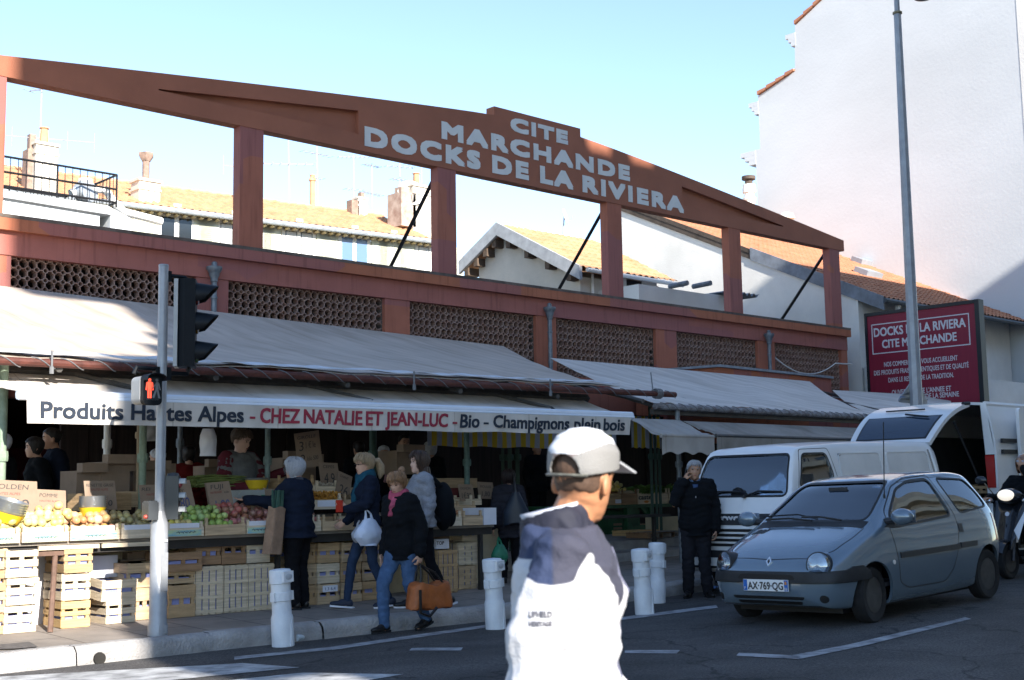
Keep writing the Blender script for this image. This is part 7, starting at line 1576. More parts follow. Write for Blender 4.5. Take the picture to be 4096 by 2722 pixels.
for s in (1, -1):
    b = MB(); b.tube([(-.2, s * .12, 1.06), (-.25, s * .34, 1.08)], .02, 8); b.build('handlebar', M_rub, sco)
    b = MB(); b.ell((-.1, s * .26, 1.0), (.05, .07, .035), 12, 8); b.build('turn_lamp', M_chrome, sco)
    b = MB(); b.tube([(-.22, s * .25, 1.09), (-.2, s * .36, 1.24)], .008, 5); b.ell((-.2, s * .4, 1.27), (.025, .085, .055), 12, 8); b.build('mirror', M_sb, sco)
b = MB(); b.sheet(lambda u, v: V3((.06 + .26 * math.cos(math.pi * (.15 + .75 * u)), .085 * (2 * v - 1), .23 + .27 * math.sin(math.pi * (.15 + .75 * u)) - .02 * (2 * v - 1) ** 2)), 14, 6, .008); b.build('front_mudguard', M_sb, sco)
b = MB(); b.tube([(0, .08, .23), (-.12, .06, .6)], .025, 6); b.tube([(0, -.08, .23), (-.12, -.06, .6)], .025, 6); b.build('fork', M_rim, sco)
b = MB(); b.box((-.95, -.17, .28), (-.28, .17, .36)); b.build('footboard', M_sb, sco)
b = MB(); b.sheet(lambda u, v: V3((-.72 - .95 * u, .0 + .19 * math.cos(math.pi * v), .40 + .34 * math.sin(math.pi * v) * (1 - .2 * u) + .08 * u)), 14, 14, .03); b.build('tail_body', M_sb, sco)
b = MB(); b.ell((-1.1, 0, .80), (.38, .15, .06), 18, 8); b.build('seat', M_rub, sco)
b = MB(); b.lathe([(.03, 0), (.03, .003)], 12, Matrix.Translation(V3((.03, .05, .83))) @ Matrix.Rotation(rad(70), 4, 'Y')); b.build('badge', M_sgw, sco)

# ================================================================== PEOPLE
def lerp_tab(tab, z):
    if z <= tab[0][0]: return tab[0][1]
    for (a, p), (b, q) in zip(tab[:-1], tab[1:]):
        if z <= b: t = (z - a) / (b - a); t = t * t * (3 - 2 * t); return p + (q - p) * t
    return tab[-1][1]
HW = [(-1, .022), (-.9, .040), (-.7, .052), (-.45, .061), (-.1, .069), (.2, .075), (.5, .0745), (.75, .062), (.92, .038), (1, .001)]
HF = [(-1, .066), (-.9, .080), (-.7, .085), (-.5, .089), (-.2, .091), (.0, .087), (.22, .094), (.5, .09), (.75, .071), (.92, .044), (1, .001)]
HB_ = [(-1, .005), (-.9, .012), (-.7, .035), (-.45, .066), (-.1, .09), (.2, .101), (.5, .1), (.75, .081), (.92, .05), (1, .001)]
HH = .118
def head_pt(a, z, grow=0., face=True):
    """a: angle, 0 = right ear, pi/2 = nose; z in -1..1 chin to crown; head space: x right, y forward"""
    w, f, k = lerp_tab(HW, z), lerp_tab(HF, z), lerp_tab(HB_, z); c, s = math.cos(a), math.sin(a)
    x = w * math.copysign(abs(c) ** .92, c); y = (f if s > 0 else k) * math.copysign(abs(s) ** .9, s)
    if face and s > 0:
        g = lambda cx, cz, sx, sz: math.exp(-((x - cx) / sx) ** 2 - ((z - cz) / sz) ** 2)
        y += .024 * g(0, -.27, .011, .11) + .013 * g(0, -.05, .008, .22) + .006 * g(0, -.54, .02, .07) + .004 * g(0, -.9, .02, .1) + .004 * (g(.03, .2, .018, .07) + g(-.03, .2, .018, .07))
        y -= .009 * (g(.031, .03, .013, .09) + g(-.031, .03, .013, .09)) + .004 * g(0, -.42, .03, .04)
    p = V3((x, y, z * HH))
    if grow: d = V3((x, y, z * HH * .8)); p += d.normalized() * grow if d.length > 1e-6 else V3((0, 0, grow))
    return p
def head_mb(b, M, ears=True):
    n, k = 30, 26; zs = [-1 + 2 * i / k for i in range(k + 1)]; zs[0] = -.999; zs[-1] = .998
    vs = [head_pt(2 * math.pi * j / n, z) for z in zs for j in range(n)]
    fs = [(i * n + j, i * n + (j + 1) % n, (i + 1) * n + (j + 1) % n, (i + 1) * n + j) for i in range(k) for j in range(n)] + [tuple(range(n - 1, -1, -1)), tuple(range(k * n, (k + 1) * n))]
    b.add(vs, fs, M)
    if ears:
        for s in (-1, 1): b.ell((0, 0, 0), (.011, .021, .034), 12, 8, M @ Matrix.Translation(V3((s * .076, -.012, -.012))) @ Matrix.Rotation(s * .35, 4, 'Z') @ Matrix.Rotation(-.2, 4, 'X'))
def hair_mb(b, M, zf=.5, zs=.1, zb=-.5, th=.016, rough=.006, seed=0., nz=14, n=34, part=0.):
    def fn(u, v):
        a = 2 * math.pi * u; s = math.sin(a); c = abs(math.cos(a))
        lo = zf if s > .75 else (zs + (zf - zs) * max(0, (s - .15) / .6) if s > .15 else zs + (zb - zs) * min(1, max(0, (.15 - s) / .55)))
        z = lo + (.985 - lo) * v
        zc = max(z, -.6)
        t = th * (1 - .15 * (1 - v)) + rough * noise.noise(V3((math.cos(a) * 3 + seed, math.sin(a) * 3, z * 2))) + rough * .5 * noise.noise(V3((a * 9, seed, z)))
        p = head_pt(a, zc, t, False)
        if z < -.6: p.z = z * HH; p.x *= 1.02; p.y = p.y if s > 0 else min(p.y, -.06)
        return M @ p
    b.sheet(fn, n, nz, .012)
def remesh(o, vox, sm=3, fac=.5):
    r = o.modifiers.new('r', 'REMESH'); r.mode = 'VOXEL'; r.voxel_size = vox
    if sm: s = o.modifiers.new('s', 'SMOOTH'); s.iterations = sm; s.factor = fac
    return bake(o)
def folds(m, amp, f=(9, 9, 22), seed=0., lim=None):
    m.update(); ns = [v.normal.copy() for v in m.vertices]
    for v, n in zip(m.vertices, ns):
        c = v.co; q = noise.noise(V3((c.x * f[0] + seed, c.y * f[1], c.z * f[2] + .4 * math.sin(c.x * 12)))); r = noise.noise(V3((c.x * f[0] * 2.3, c.y * f[1] * 2.3 + seed, c.z * f[2] * 2)))
        v.co = c + n * amp * (q - abs(r) * .5)
def rings(b, R, n=20, M=None):
    """closed loft through ellipses (centre, rx, ry)"""
    vs = []; k = len(R)
    for (c, rx, ry) in R:
        for j in range(n): t = 2 * math.pi * j / n; vs.append((c[0] + rx * math.copysign(abs(math.cos(t)) ** .85, math.cos(t)), c[1] + ry * math.copysign(abs(math.sin(t)) ** .85, math.sin(t)), c[2]))
    fs = [(i * n + j, i * n + (j + 1) % n, (i + 1) * n + (j + 1) % n, (i + 1) * n + j) for i in range(k - 1) for j in range(n)] + [tuple(range(n - 1, -1, -1)), tuple(range((k - 1) * n, k * n))]
    b.add(vs, fs, M)
def limb(b, pts, rs, n=12, sub=4):
    P = []; Rr = []
    for i in range(len(pts) - 1):
        for k in range(sub): t = k / sub; P.append(V3(pts[i]).lerp(V3(pts[i + 1]), t)); Rr.append(rs[i] + (rs[i + 1] - rs[i]) * t)
    P.append(V3(pts[-1])); Rr.append(rs[-1]); b.tube(P, Rr, n)
    for p, r in ((pts[0], rs[0]), (pts[-1], rs[-1])): b.ell(p, (r * .98,) * 3, 10, 8)
def hand_mb(b, w, d, pn, s=1., curl=.5, thumb=1, side=None):
    """palm, four unequal bent fingers and a thumb; w wrist, d direction, pn palm normal (fingers curl that way)"""
    w, d, pn = V3(w), V3(d).normalized(), V3(pn); pn = (pn - d * pn.dot(d)).normalized(); sd = d.cross(pn).normalized() * thumb
    M = Matrix(((sd.x, pn.x, d.x, 0), (sd.y, pn.y, d.y, 0), (sd.z, pn.z, d.z, 0), (0, 0, 0, 1)))
    b.ell((0, 0, 0), (.038 * s, .016 * s, .052 * s), 12, 8, Matrix.Translation(w + d * .045 * s) @ M)
    b.tube([w - d * .02, w + d * .02 * s], [.026 * s, .027 * s], 10, squash=.8)
    for k, (o, L) in enumerate(((.028, .92), (.010, 1.0), (-.010, .95), (-.027, .76))):
        p = w + d * (.078 if k else .074) * s + sd * o * s * 1.12; a = curl * (.35 + .1 * k); P = [p - d * .02 * s, p]
        for seg, ln in enumerate((.042, .027, .021)): dr = d * math.cos(a) + pn * math.sin(a) + sd * o * .9; p = p + dr * ln * L * s; P.append(p); a += curl * (.75 + .08 * k)
        b.tube(P, [.010 * s, .0098 * s, .009 * s, .0082 * s, .0066 * s], 8); b.ell(P[-1], (.0066 * s,) * 3, 6, 5)
    p = w + d * .022 * s + sd * .026 * s; P = [p]
    for dr, ln in ((d * .62 + sd * .75 + pn * .25, .04), (d * .85 + sd * .35 + pn * (.3 + .4 * curl), .032), (d * .9 + pn * (.4 + .5 * curl), .026)): p = p + dr.normalized() * ln * s; P.append(p)
    b.tube(P, [.013 * s, .0115 * s, .010 * s, .0075 * s], 8); b.ell(P[-1], (.0075 * s,) * 3, 6, 5)
BASE = dict(sh=(.165, -.005, 1.395), el=(.215, -.035, 1.12), wr=(.225, .05, .885), hip=(.085, 0, .91), kn=(.088, .025, .495), an=(.09, -.015, .085))
def skin_mat(name, c): return mat(name, c, .5, .08, 14, .08, 120, spec=.35)
SK = {'fair': skin_mat('fair_skin', (.46, .27, .19)), 'tan': skin_mat('tanned_skin', (.40, .22, .14)), 'brown': skin_mat('brown_skin', (.36, .165, .085)), 'pale': skin_mat('pale_skin', (.50, .32, .25))}
M_eye = mat('eye_dark', (.02, .015, .012), .2, 0); M_lip = mat('lips', (.28, .09, .075), .5, 0)
def cloth(name, c, v=.1, bump=.25, bs=160, **k): return mat(name, c, .92, v, 8, bump, bs, spec=.12, **k)
def person(label, loc, rz, H=1.70, skin='fair', group=None, female=False, fat_=1., lean=0., head=(0, 0, 0), hpos=None, pose={}, top=None, legs=None, shoes=None, hair=None, hairm=None, vox=.008, cat='person', face=True, hands=True, hcurl={}, palm={}, hip_drop=0., shell=1.):
    """one standing figure facing its own +Y; returns the body object"""
    s = H / 1.70; J = {}
    for k, p in BASE.items():
        for n_, sg in (('R', 1), ('L', -1)): J[k + n_] = V3((p[0] * sg * (.9 if female and k == 'sh' else 1), p[1], p[2]))
    for k, p in pose.items(): J[k] = V3(p)
    dz = V3((0, 0, -hip_drop))
    for k in J:
        if k[:2] in ('sh', 'hi'): J[k] = J[k] + dz
    def L_(p): p = V3(p); return V3((p.x, p.y + lean * max(0, p.z - .92), p.z))
    for k in J:
        if k[:2] == 'sh': J[k] = L_(J[k])
    hc = L_(V3(hpos) if hpos else V3((0, .02, 1.585)) + dz)
    Mh = Matrix.Translation(hc) @ Matrix.Rotation(head[0], 4, 'Z') @ Matrix.Rotation(head[1], 4, 'X') @ Matrix.Rotation(head[2], 4, 'Y')
    w = fat_
    def torso(g, zlo, zhi, belly=0.):
        T = [(.80, .10, .085, 0), (.86, .155, .10, 0), (.93, .165, .105, 0), (1.0, .150, .098, 0), (1.08, .136, .092, 0), (1.18, .148, .102, 0), (1.28, .162, .11, 0), (1.36, .160, .098, 0), (1.41, .125, .075, -.01), (1.45, .068, .058, -.012)]
        if female: T = [(z, rx * (1.02 if z < 1 else .92), ry + (.012 if 1.15 < z < 1.32 else 0), o) for z, rx, ry, o in T]
        return [(L_(V3((0, o + (.012 if 1.15 < z < 1.32 and female else 0), z)) + dz), rx * w + g, ry * w + g + (belly if .9 < z < 1.2 else 0)) for z, rx, ry, o in T if zlo <= z <= zhi]
    b = MB(); rings(b, torso(0, 0, 9)); limb(b, [L_(V3((0, -.012, 1.42)) + dz), hc + V3((0, -.015, -.06))], [.056 * max(1, w) ** 1.5, .051 * max(1, w) ** 1.5])
    head_mb(b, Mh)
    for q, sg in (('R', 1), ('L', -1)):
        sh, el, wr = J['sh' + q], J['el' + q], J['wr' + q]
        limb(b, [L_(V3((.08 * sg, -.005, 1.385)) + dz), sh, el, wr], [.06, .052 * w, .039, .027])
        hp_, kn, an = J['hip' + q], J['kn' + q], J['an' + q]
        limb(b, [hp_, kn, kn.lerp(an, .3), an], [.082 * w, .054, .052, .036], sub=5)
        fd = V3(pose.get('foot' + q, (0, 1, 0))).normalized(); limb(b, [an - fd * .03 + V3((0, 0, -.045)), an + fd * .14 + V3((0, 0, -.06))], [.036, .03])
        if hands:
            d = V3(pose['hd' + q]) if 'hd' + q in pose else (wr - el); pn = V3(palm.get(q, (-sg, .1, 0)))
            dn = d.normalized(); pp = (pn - dn * pn.dot(dn)).normalized(); s1 = dn.cross(pp); want = V3(pose.get('th' + q, (0, 1, .2)))
            hand_mb(b, wr + dn * .012, d, pn, 1.0, hcurl.get(q, .45), 1 if s1.dot(want) > 0 else -1)
    me = b.me('person', SK[skin], None); o = bpy.data.objects.new('person', me); COL.objects.link(o); remesh(o, vox, 2, .5); smooth(o.data, 180)
    o.data.materials.clear(); o.data.materials.append(SK[skin])
    o.location = loc; o.rotation_euler = (0, 0, rz); o.scale = (s, s, s); tag(o, label, cat, group)
    def child(name, mb, m, vx=None, sm=3, fold=0., ang=180, ff=(9, 9, 22), seed=0.):
        me = mb.me(name, m, None); c = bpy.data.objects.new(name, me); COL.objects.link(c)
        if vx: remesh(c, vx, sm)
        if fold: folds(c.data, fold, ff, seed)
        c.data.materials.clear()
        for x in (m if isinstance(m, (list, tuple)) else [m]): c.data.materials.append(x)
        if ang is not None: smooth(c.data, ang)
        c.parent = o; return c
    R = dict(o=o, J=J, Mh=Mh, hc=hc, child=child, L=L_, torso=torso, dz=dz, w=w)
    if face:
        b = MB()
        for sg in (-1, 1): b.ell((0, 0, 0), (.012, .007, .0055), 8, 6, Mh @ Matrix.Translation(V3((sg * .031, .083, .004))))
        child('eyes', b, M_eye); b = MB()
        for sg in (-1, 1): b.tube([Mh @ V3((sg * .016, .092, .021)), Mh @ V3((sg * .033, .091, .026)), Mh @ V3((sg * .05, .077, .02))], .0038, 5)
        child('eyebrows', b, hairm or M_eye); b = MB(); b.ell((0, 0, 0), (.021, .006, .0065), 10, 6, Mh @ Matrix.Translation(V3((0, .090, -.064)))); child('mouth', b, M_lip)
    if hair:
        b = MB(); hair_mb(b, Mh, **hair.get('cap', {})); 
        for P, r in hair.get('locks', []): b.tube([Mh @ V3(p) for p in P], r, 10)
        child('hair', b, hairm, .007 * shell, 2, .004, ff=(60, 60, 14))
        if vox < .01 and hair['cap'].get('th', 0) > .008:
            b = MB(); c = hair['cap']; Rr = random.Random(3); zf, zs, zb, th = c.get('zf', .5), c.get('zs', .1), c.get('zb', -.5), c.get('th', .016)
            for k in range(260):
                a = Rr.uniform(0, 6.283); q = math.sin(a); lo = zf if q > .75 else (zs + (zf - zs) * max(0, (q - .15) / .6) if q > .15 else zs + (zb - zs) * min(1, max(0, (.15 - q) / .55))); P = []; g = th + Rr.uniform(.002, .012); z0 = Rr.uniform(.3, .97); z1 = lo - Rr.uniform(0, .22); a2 = a + Rr.uniform(-.12, .12)
                for t in lin(0, 1, 6):
                    z = z0 + (z1 - z0) * t; p = head_pt(a + (a2 - a) * t, max(z, -.6), g * (1 - .25 * t * t), False)
                    if z < -.6: p.z = z * HH
                    P.append(Mh @ p)
                b.tube(P, [.0045, .005, .005, .0045, .004, .0025, .002][:len(P)], 4, cap=False)
            child('hair_strands', b, hairm)
    if legs: trousers(R, *legs)
    if top: jacket(R, **top)
    if shoes: shoe(R, pose, shoes)
    return R
def trousers(R, m, loose=.012, fold=.008, name='trousers', hem=.0, vx=.011):
    J, w = R['J'], R['w']; b = MB(); rings(b, R['torso'](.014, 0, 1.03))
    for q in 'RL':
        hp_, kn, an = J['hip' + q], J['kn' + q], J['an' + q]; an2 = kn.lerp(an, 1 - hem)
        limb(b, [hp_, kn, kn.lerp(an, .3), an2], [.088 * w + loose, .058 + loose, .056 + loose, .042 + loose * 1.15], sub=5)
    return R['child'](name, b, m, vx, 3, fold, seed=R['o'].location.x)
def shoe(R, pose, m, boot=0., sole=None):
    m, sole = m if isinstance(m, tuple) else (m, M_tyre)
    for q in 'RL':
        an = R['J']['an' + q]; fd = V3(pose.get('foot' + q, (0, 1, 0))).normalized(); up = V3((0, 0, 1)); up = (up - fd * up.dot(fd)).normalized(); sd = fd.cross(up)
        M = Matrix(((sd.x, fd.x, up.x, an.x), (sd.y, fd.y, up.y, an.y), (sd.z, fd.z, up.z, an.z), (0, 0, 0, 1)))
        b = MB(); b.ell((0, -.02, -.035), (.043, .06, .05), 14, 10, M); b.ell((0, .09, -.05), (.046, .11, .034), 14, 10, M); b.ell((0, .03, -.035), (.042, .08, .045), 14, 10, M)
        if boot: b.tube([M @ V3((0, -.01, -.03)), M @ V3((0, -.01, boot))], [.048, .052], 12)
        c = R['child']('shoe', b, m, .008, 2)
        b = MB(); P = [(.042 * math.cos(t) * (1.1 if math.sin(t) > 0 else .95), .045 + .145 * math.sin(t), -.086) for t in lin(0, 2 * math.pi, 20)[:-1]]; b.prism([M @ V3(p) for p in P], M.to_3x3() @ V3((0, 0, .018))); k = R['child']('sole', b, sole, None, ang=40); k.parent = c
def jacket(R, m, hem=.84, loose=.02, sleeve=1.0, collar=.05, fold=.015, name='jacket', hood=False, puff=0., vx=.011, flare=.0, ff=(9, 9, 22), short=False, cm=None):
    J, L_, w, dz = R['J'], R['L'], R['w'], R['dz']; b = MB(); T = [t for t in R['torso'](loose + .012, 0, 9)]
    T = [t for t in T if t[0].z >= hem + .01 and t[0].z < 1.46 + dz.z]
    c0, rx, ry = T[0]; T = [(V3((c0.x, c0.y, hem)), rx + flare + .006, ry + flare + .01)] + T; rings(b, T, 24)
    for q, sg in (('R', 1), ('L', -1)):
        sh, el, wr = J['sh' + q], J['el' + q], J['wr' + q]; e = el.lerp(wr, sleeve)
        limb(b, [L_(V3((.075 * sg, -.005, 1.38)) + dz), sh, sh.lerp(el, .5), el, e], [.07 + loose, .066 * w + loose * .8, .056 * w + loose * .8, .05 + loose * .7, .036 + loose * .7])
    if hood:
        h = L_(V3((0, -.11, 1.41)) + dz); b.ell(h, (.13, .075, .085), 16, 10)
    if collar:
        c = L_(V3((0, -.006, 1.42)) + dz)
        for k in range(1): b.lathe([(.082, -.03), (.084, collar * .4), (.080, collar), (.066, collar), (.066, -.03)], 20, Matrix.Translation(c) @ Matrix.Rotation(.18, 4, 'X'))
    if puff:
        z = hem + .03
        c = R['child'](name, b, m, vx, 3, fold, ff=ff, seed=loc_seed(R)); 
        for v in c.data.vertices: d = abs(math.sin(v.co.z * 52)) ** .5; v.co.x *= 1 - .0 + 0; n = V3((v.co.x, v.co.y, 0)); v.co += (n.normalized() * puff * (d - .6)) if n.length > .02 else V3()
        return c
    return R['child'](name, b, m, vx, 3, fold, ff=ff, seed=loc_seed(R))
def loc_seed(R): return R['o'].location.x * 3.1
def wear_scarf(R, m, r=.036, z=1.45, turns=2, name='scarf', tail=0.):
    b = MB(); c = R['L'](V3((0, .0, z)) + R['dz'])
    for k in range(turns):
        b.tube([c + V3(((.085 - .008 * k) * math.cos(a), (.085 - .006 * k) * math.sin(a) + .01, k * .045 + .014 * math.sin(a * 2 + k) - .02 * math.sin(a))) for a in lin(0, 2 * math.pi, 22)], r, 8)
    if tail: b.tube([c + V3((-.02, .10, -.02)), c + V3((-.03, .14, -tail * .5)), c + V3((-.02, .15, -tail))], [r * .9, r * 1.2, r * 1.1], 8)
    return R['child'](name, b, m, .010, 2, .008, ff=(25, 25, 25))
def stand(px, py, Y=None, road=False):
    """where the feet seen at (px, py) stand"""
    if road: return on_road(px, py)
    z = .2
    for _ in range(8): p = at(px, py, Z=z); z = pave_z(p.x, p.y)
    return p

M_navy = cloth('navy_quilt', (.010, .014, .027)); M_blackc = cloth('black_cloth', (.006, .007, .009)); M_blk2 = cloth('black_denim', (.007, .007, .009)); M_denim = cloth('blue_denim', (.055, .10, .19), .3, .3, 200); M_ddenim = cloth('dark_denim', (.022, .036, .07), .25, .3, 200)
M_leather = mat('black_leather', (.014, .013, .013), .35, .15, 20); M_greyhair = mat('silver_hair', (.33, .34, .37), .5, .2, 40, streak=(6, 6, 1)); M_blond = mat('blond_hair', (.27, .19, .11), .5, .35, 40, streak=(6, 6, 1)); M_brownh = mat('brown_hair', (.045, .026, .018), .45, .25, 40); M_ginger = mat('ginger_hair', (.22, .12, .06), .5, .3, 40); M_darkh = mat('dark_hair', (.014, .011, .010), .5, .2, 40); M_whiteh = mat('white_hair', (.44, .44, .45), .5, .15, 40)
# ---- the shopping woman with silver hair, reaching across the fruit
p = stand(686, 1404)
R = person('silver-haired woman in a black coat reaching over the fruit with an open hand', p, rad(24), 1.63, 'fair', female=True, fat_=1.12, lean=.05, head=(rad(10), rad(4), 0), pose=dict(elL=(-.20, .20, 1.20), wrL=(-.28, .50, 1.24), hdL=(-.1, 1, .05), elR=(.24, .0, 1.12), wrR=(.2, .23, 1.04), hdR=(-.15, 1, -.2)), palm={'L': (0, .1, 1), 'R': (-1, 0, .2)}, hcurl={'L': .22, 'R': 1.1},
    top=dict(m=M_navy, hem=.80, loose=.035, collar=.06, flare=.02), legs=(M_blk2, .028), shoes=M_leather, hair=dict(cap=dict(zf=.48, zs=-.7, zb=-.95, th=.022, rough=.018, seed=2.)), hairm=M_greyhair)
wear_scarf(R, cloth('speckled_scarf', (.06, .06, .07), .9), .026, 1.44, 1)
b = MB(); Mh = R['Mh']; b.tube([Mh @ V3((x, y, .012)) for x, y in ((-.083, .0), (-.07, .08), (-.05, .098), (-.01, .104), (.01, .104), (.05, .098), (.07, .08), (.083, .0))], .0028, 5); R['child']('glasses', b, M_rub)
W0 = lambda R, v: R['o'].matrix_world @ V3(v)
bpy.context.view_layer.update()
def world(R, v):
    o = R['o']; return V3(o.location) + Matrix.Rotation(o.rotation_euler.z, 3, 'Z') @ (V3(v) * o.scale.x)
hp_ = at(632, 1180, Y=p.y - .12)
t = thing('paper_bag', 'brown paper bag with leek leaves, held by the silver-haired woman', 'paper bag', at(628, 1278, Y=p.y - .1)); 
b = MB(); w_, d_, h_ = .19, .12, at(628, 1170, Y=p.y - .1).z - t.location.z
def bag(u, v): 
    a = 2 * math.pi * u; k = 1 - .12 * v; x = w_ / 2 * k * max(-1, min(1, 1.35 * math.cos(a))); y = d_ / 2 * k * max(-1, min(1, 1.35 * math.sin(a)))
    return V3((x + .008 * noise.noise(V3((x * 20, v * 6, y * 20))) + .05 * (v - .3), y + .008 * noise.noise(V3((y * 20, v * 6, 3))), h_ * v + .012 * math.sin(3 * a) * (v > .95)))
b.sheet(bag, 36, 12, -.004); b.box((-w_ / 2 + .01, -d_ / 2 + .01, 0), (w_ / 2 - .01, d_ / 2 - .01, .012)); b.build('bag', mat('kraft_paper', (.27, .17, .11), .85, .2, 9, .3, 30), t); t.rotation_euler = (0, rad(4), rad(18))
b = MB(); R_ = random.Random(4)
for k in range(9): x = .05 + R_.uniform(-.06, .06); y = R_.uniform(-.03, .03); b.sheet(lambda u, v: V3((x + (.05 - .02 * v) * (u - .5) + R_.uniform(0, 0), y + .03 * v * math.sin(k), h_ - .05 + .24 * v - .03 * (u - .5) ** 2)), 4, 6, .004)
b.build('leek_leaves', mat('leek_green', (.02, .06, .045), .5, .4, 6, col2=(.09, .17, .12)), t)
# ---- ponytailed woman in a navy quilted jacket, walking left
p = stand(848, 1402)
R = person('ponytailed woman with glasses in a navy quilted jacket, walking with a white plastic bag', p, rad(72), 1.68, 'fair', female=True, lean=.03, head=(rad(6), rad(-3), 0), pose=dict(elL=(-.20, .08, 1.14), wrL=(-.12, .28, 1.10), hdL=(.2, .6, .5), elR=(.23, -.02, 1.12), wrR=(.22, .18, .96), hdR=(0, .8, -.5), knR=(.08, .16, .50), anR=(.07, .22, .095), knL=(-.08, -.03, .50), anL=(-.08, -.22, .10), footR=(0, 1, .12), footL=(0, 1, -.1)), palm={'L': (1, 0, .2), 'R': (-1, .2, 0)}, hcurl={'L': 1.0, 'R': .6},
    top=dict(m=M_navy, hem=.90, loose=.026, collar=.04), legs=(M_ddenim, .0, .004), shoes=(mat('navy_shoe', (.02, .026, .045), .6, .1), M_cardw), hair=dict(cap=dict(zf=.42, zs=.1, zb=-.45, th=.018, rough=.012, seed=5.), locks=[([(0, -.10, .03), (.0, -.165, .04), (.01, -.20, -.03), (.01, -.205, -.11), (.0, -.18, -.17)], [.025, .042, .05, .042, .012])]), hairm=M_blond)
wear_scarf(R, cloth('teal_scarf', (.012, .055, .085), .25), .038, 1.435, 2, tail=.34); Mh = R['Mh']
b = MB(); b.tube([Mh @ V3((x, y, .008)) for x, y in ((-.083, .0), (-.07, .08), (-.05, .098), (-.01, .104), (.01, .104), (.05, .098), (.07, .08), (.083, .0))], .003, 5); R['child']('glasses', b, M_rub)
pw = world(R, (-.10, .36, 1.13)); b = MB(); b.cbox((0, 0, 0), (.03, .09, .13)); b.top('red_purse', mat('red_leather', (.40, .03, .015), .5, .1), V3((0, 0, 0)), 'small red purse held by the ponytailed woman', 'purse').location = pw
def plastic_bag(px0, py0, px1, py1, Y, m, label, w_, nm='carrier_bag', seed=0.):
    top_, bot = at(px0, py0, Y=Y), at(px1, py1, Y=Y); h_ = top_.z - bot.z; t = thing(nm, label, 'plastic bag', bot)
    b = MB()
    def fn(u, v):
        a = 2 * math.pi * u; k = (1 - .62 * max(0, (v - .45) / .55) ** 1.2) * (.72 + .55 * min(1, v * 3.2)) if v < .99 else .3
        r = w_ / 2 * k * (1 + .10 * noise.noise(V3((math.cos(a) * 2 + seed, math.sin(a) * 2, v * 4))) + .05 * noise.noise(V3((math.cos(a) * 8 + seed, math.sin(a) * 8, v * 3))))
        return V3((r * math.cos(a), r * .62 * math.sin(a), h_ * .72 * v + .012 * noise.noise(V3((a, 3, seed)))))
    b.sheet(fn, 40, 16, -.003); b.lathe([(0, 0), (w_ * .34, .002), (w_ * .3, .02), (0, .03)], 16); b.build('bag', m, t)
    b = MB()
    for s in (-1, 1): b.tube([V3((s * w_ * .16, 0, h_ * .68)), V3((s * w_ * .12, .01, h_ * .85)), top_ - bot], [.02, .012, .008], 6)
    b.build('handles', m, t); return t
M_wbag = mat('white_polythene', (.50, .55, .66), .35, .1, 6, .2, 20); 
plastic_bag(842, 1172, 850, 1258, p.y - .16, M_wbag, 'bulging white plastic bag carried by the ponytailed woman', .27)
plastic_bag(828, 1200, 829, 1250, p.y - .05, mat('grey_polythene', (.3, .31, .34), .35, .1), 'small grey plastic bag behind the bulging white one', .16, seed=4.)
# ---- girl with long hair and a grey pullover
p = stand(975, 1402)
R = person('long-haired girl in a grey cable-knit pullover with a black backpack, walking left', p, rad(66), 1.71, 'pale', female=True, lean=.02, head=(rad(10), rad(2), 0), pose=dict(knR=(.08, .1, .5), anR=(.08, .12, .09), knL=(-.08, -.06, .5), anL=(-.08, -.26, .11), footL=(0, 1, -.2)), top=dict(m=cloth('grey_knit', (.22, .23, .26), .2, .8, 60), hem=.88, loose=.03, collar=.02, name='pullover'), legs=(M_blk2, .004), shoes=(M_leather, M_cardw), hair=dict(cap=dict(zf=.5, zs=-.9, zb=-1.6, th=.016, rough=.008, seed=8.), locks=[([(.05, -.03, -.05), (.085, -.02, -.2), (.09, .06, -.33)], [.03, .03, .01]), ([(-.05, -.05, -.05), (-.085, -.05, -.2), (-.08, .0, -.36)], [.03, .035, .012]), ([(0, -.08, -.05), (0, -.11, -.2), (0, -.10, -.34)], [.05, .05, .02])]), hairm=M_brownh)
t = thing('backpack', 'black backpack on the back of the long-haired girl', 'backpack', world(R, (0, -.22, 1.08))); t.rotation_euler = (0, 0, rad(66))
b = MB(); b.ell((0, -.02, .02), (.165, .12, .27), 20, 14); b.ell((0, -.10, -.08), (.12, .06, .13), 14, 10); b.build('pack', M_blackc, t)
b = MB()
for s in (-1, 1): b.tube([(s * .09, .02, .24), (s * .1, .14, .36), (s * .11, .27, .25), (s * .11, .26, .05), (s * .12, .05, -.15)], .022, 6)
b.build('straps', M_blackc, t)
# ---- woman with an orange bag, stepping off the kerb
pz = on_road(930, 1456)
p = V3((pz.x, pz.y, pz.z)) 
R = person('woman in a black coat and jeans looking down, carrying an orange holdall off the kerb', p, rad(98), 1.62, 'fair', female=True, fat_=1.08, lean=.10, head=(rad(14), rad(-20), 0), pose=dict(elL=(-.25, -.03, 1.12), wrL=(-.27, .02, .84), hdL=(0, .05, -1), elR=(.24, -.02, 1.10), wrR=(.23, .06, .84), knR=(.09, .22, .52), anR=(.09, .20, .09), knL=(-.09, -.0, .50), anL=(-.09, -.26, .13), footL=(0, 1, -.25)), hcurl={'L': 1.3, 'R': .6}, palm={'L': (1, 0, 0), 'R': (-1, 0, 0)},
    top=dict(m=M_blackc, hem=.76, loose=.036, collar=.05, flare=.02), legs=(M_denim, .016, .010), shoes=M_leather, hair=dict(cap=dict(zf=.45, zs=-.1, zb=-.5, th=.017, rough=.012, seed=3.), locks=[([(0, -.09, .08), (.0, -.14, .10), (0, -.17, .05)], [.03, .045, .02])]), hairm=M_ginger)
wear_scarf(R, cloth('pink_scarf', (.30, .06, .10), .5), .034, 1.43, 2, tail=.2)
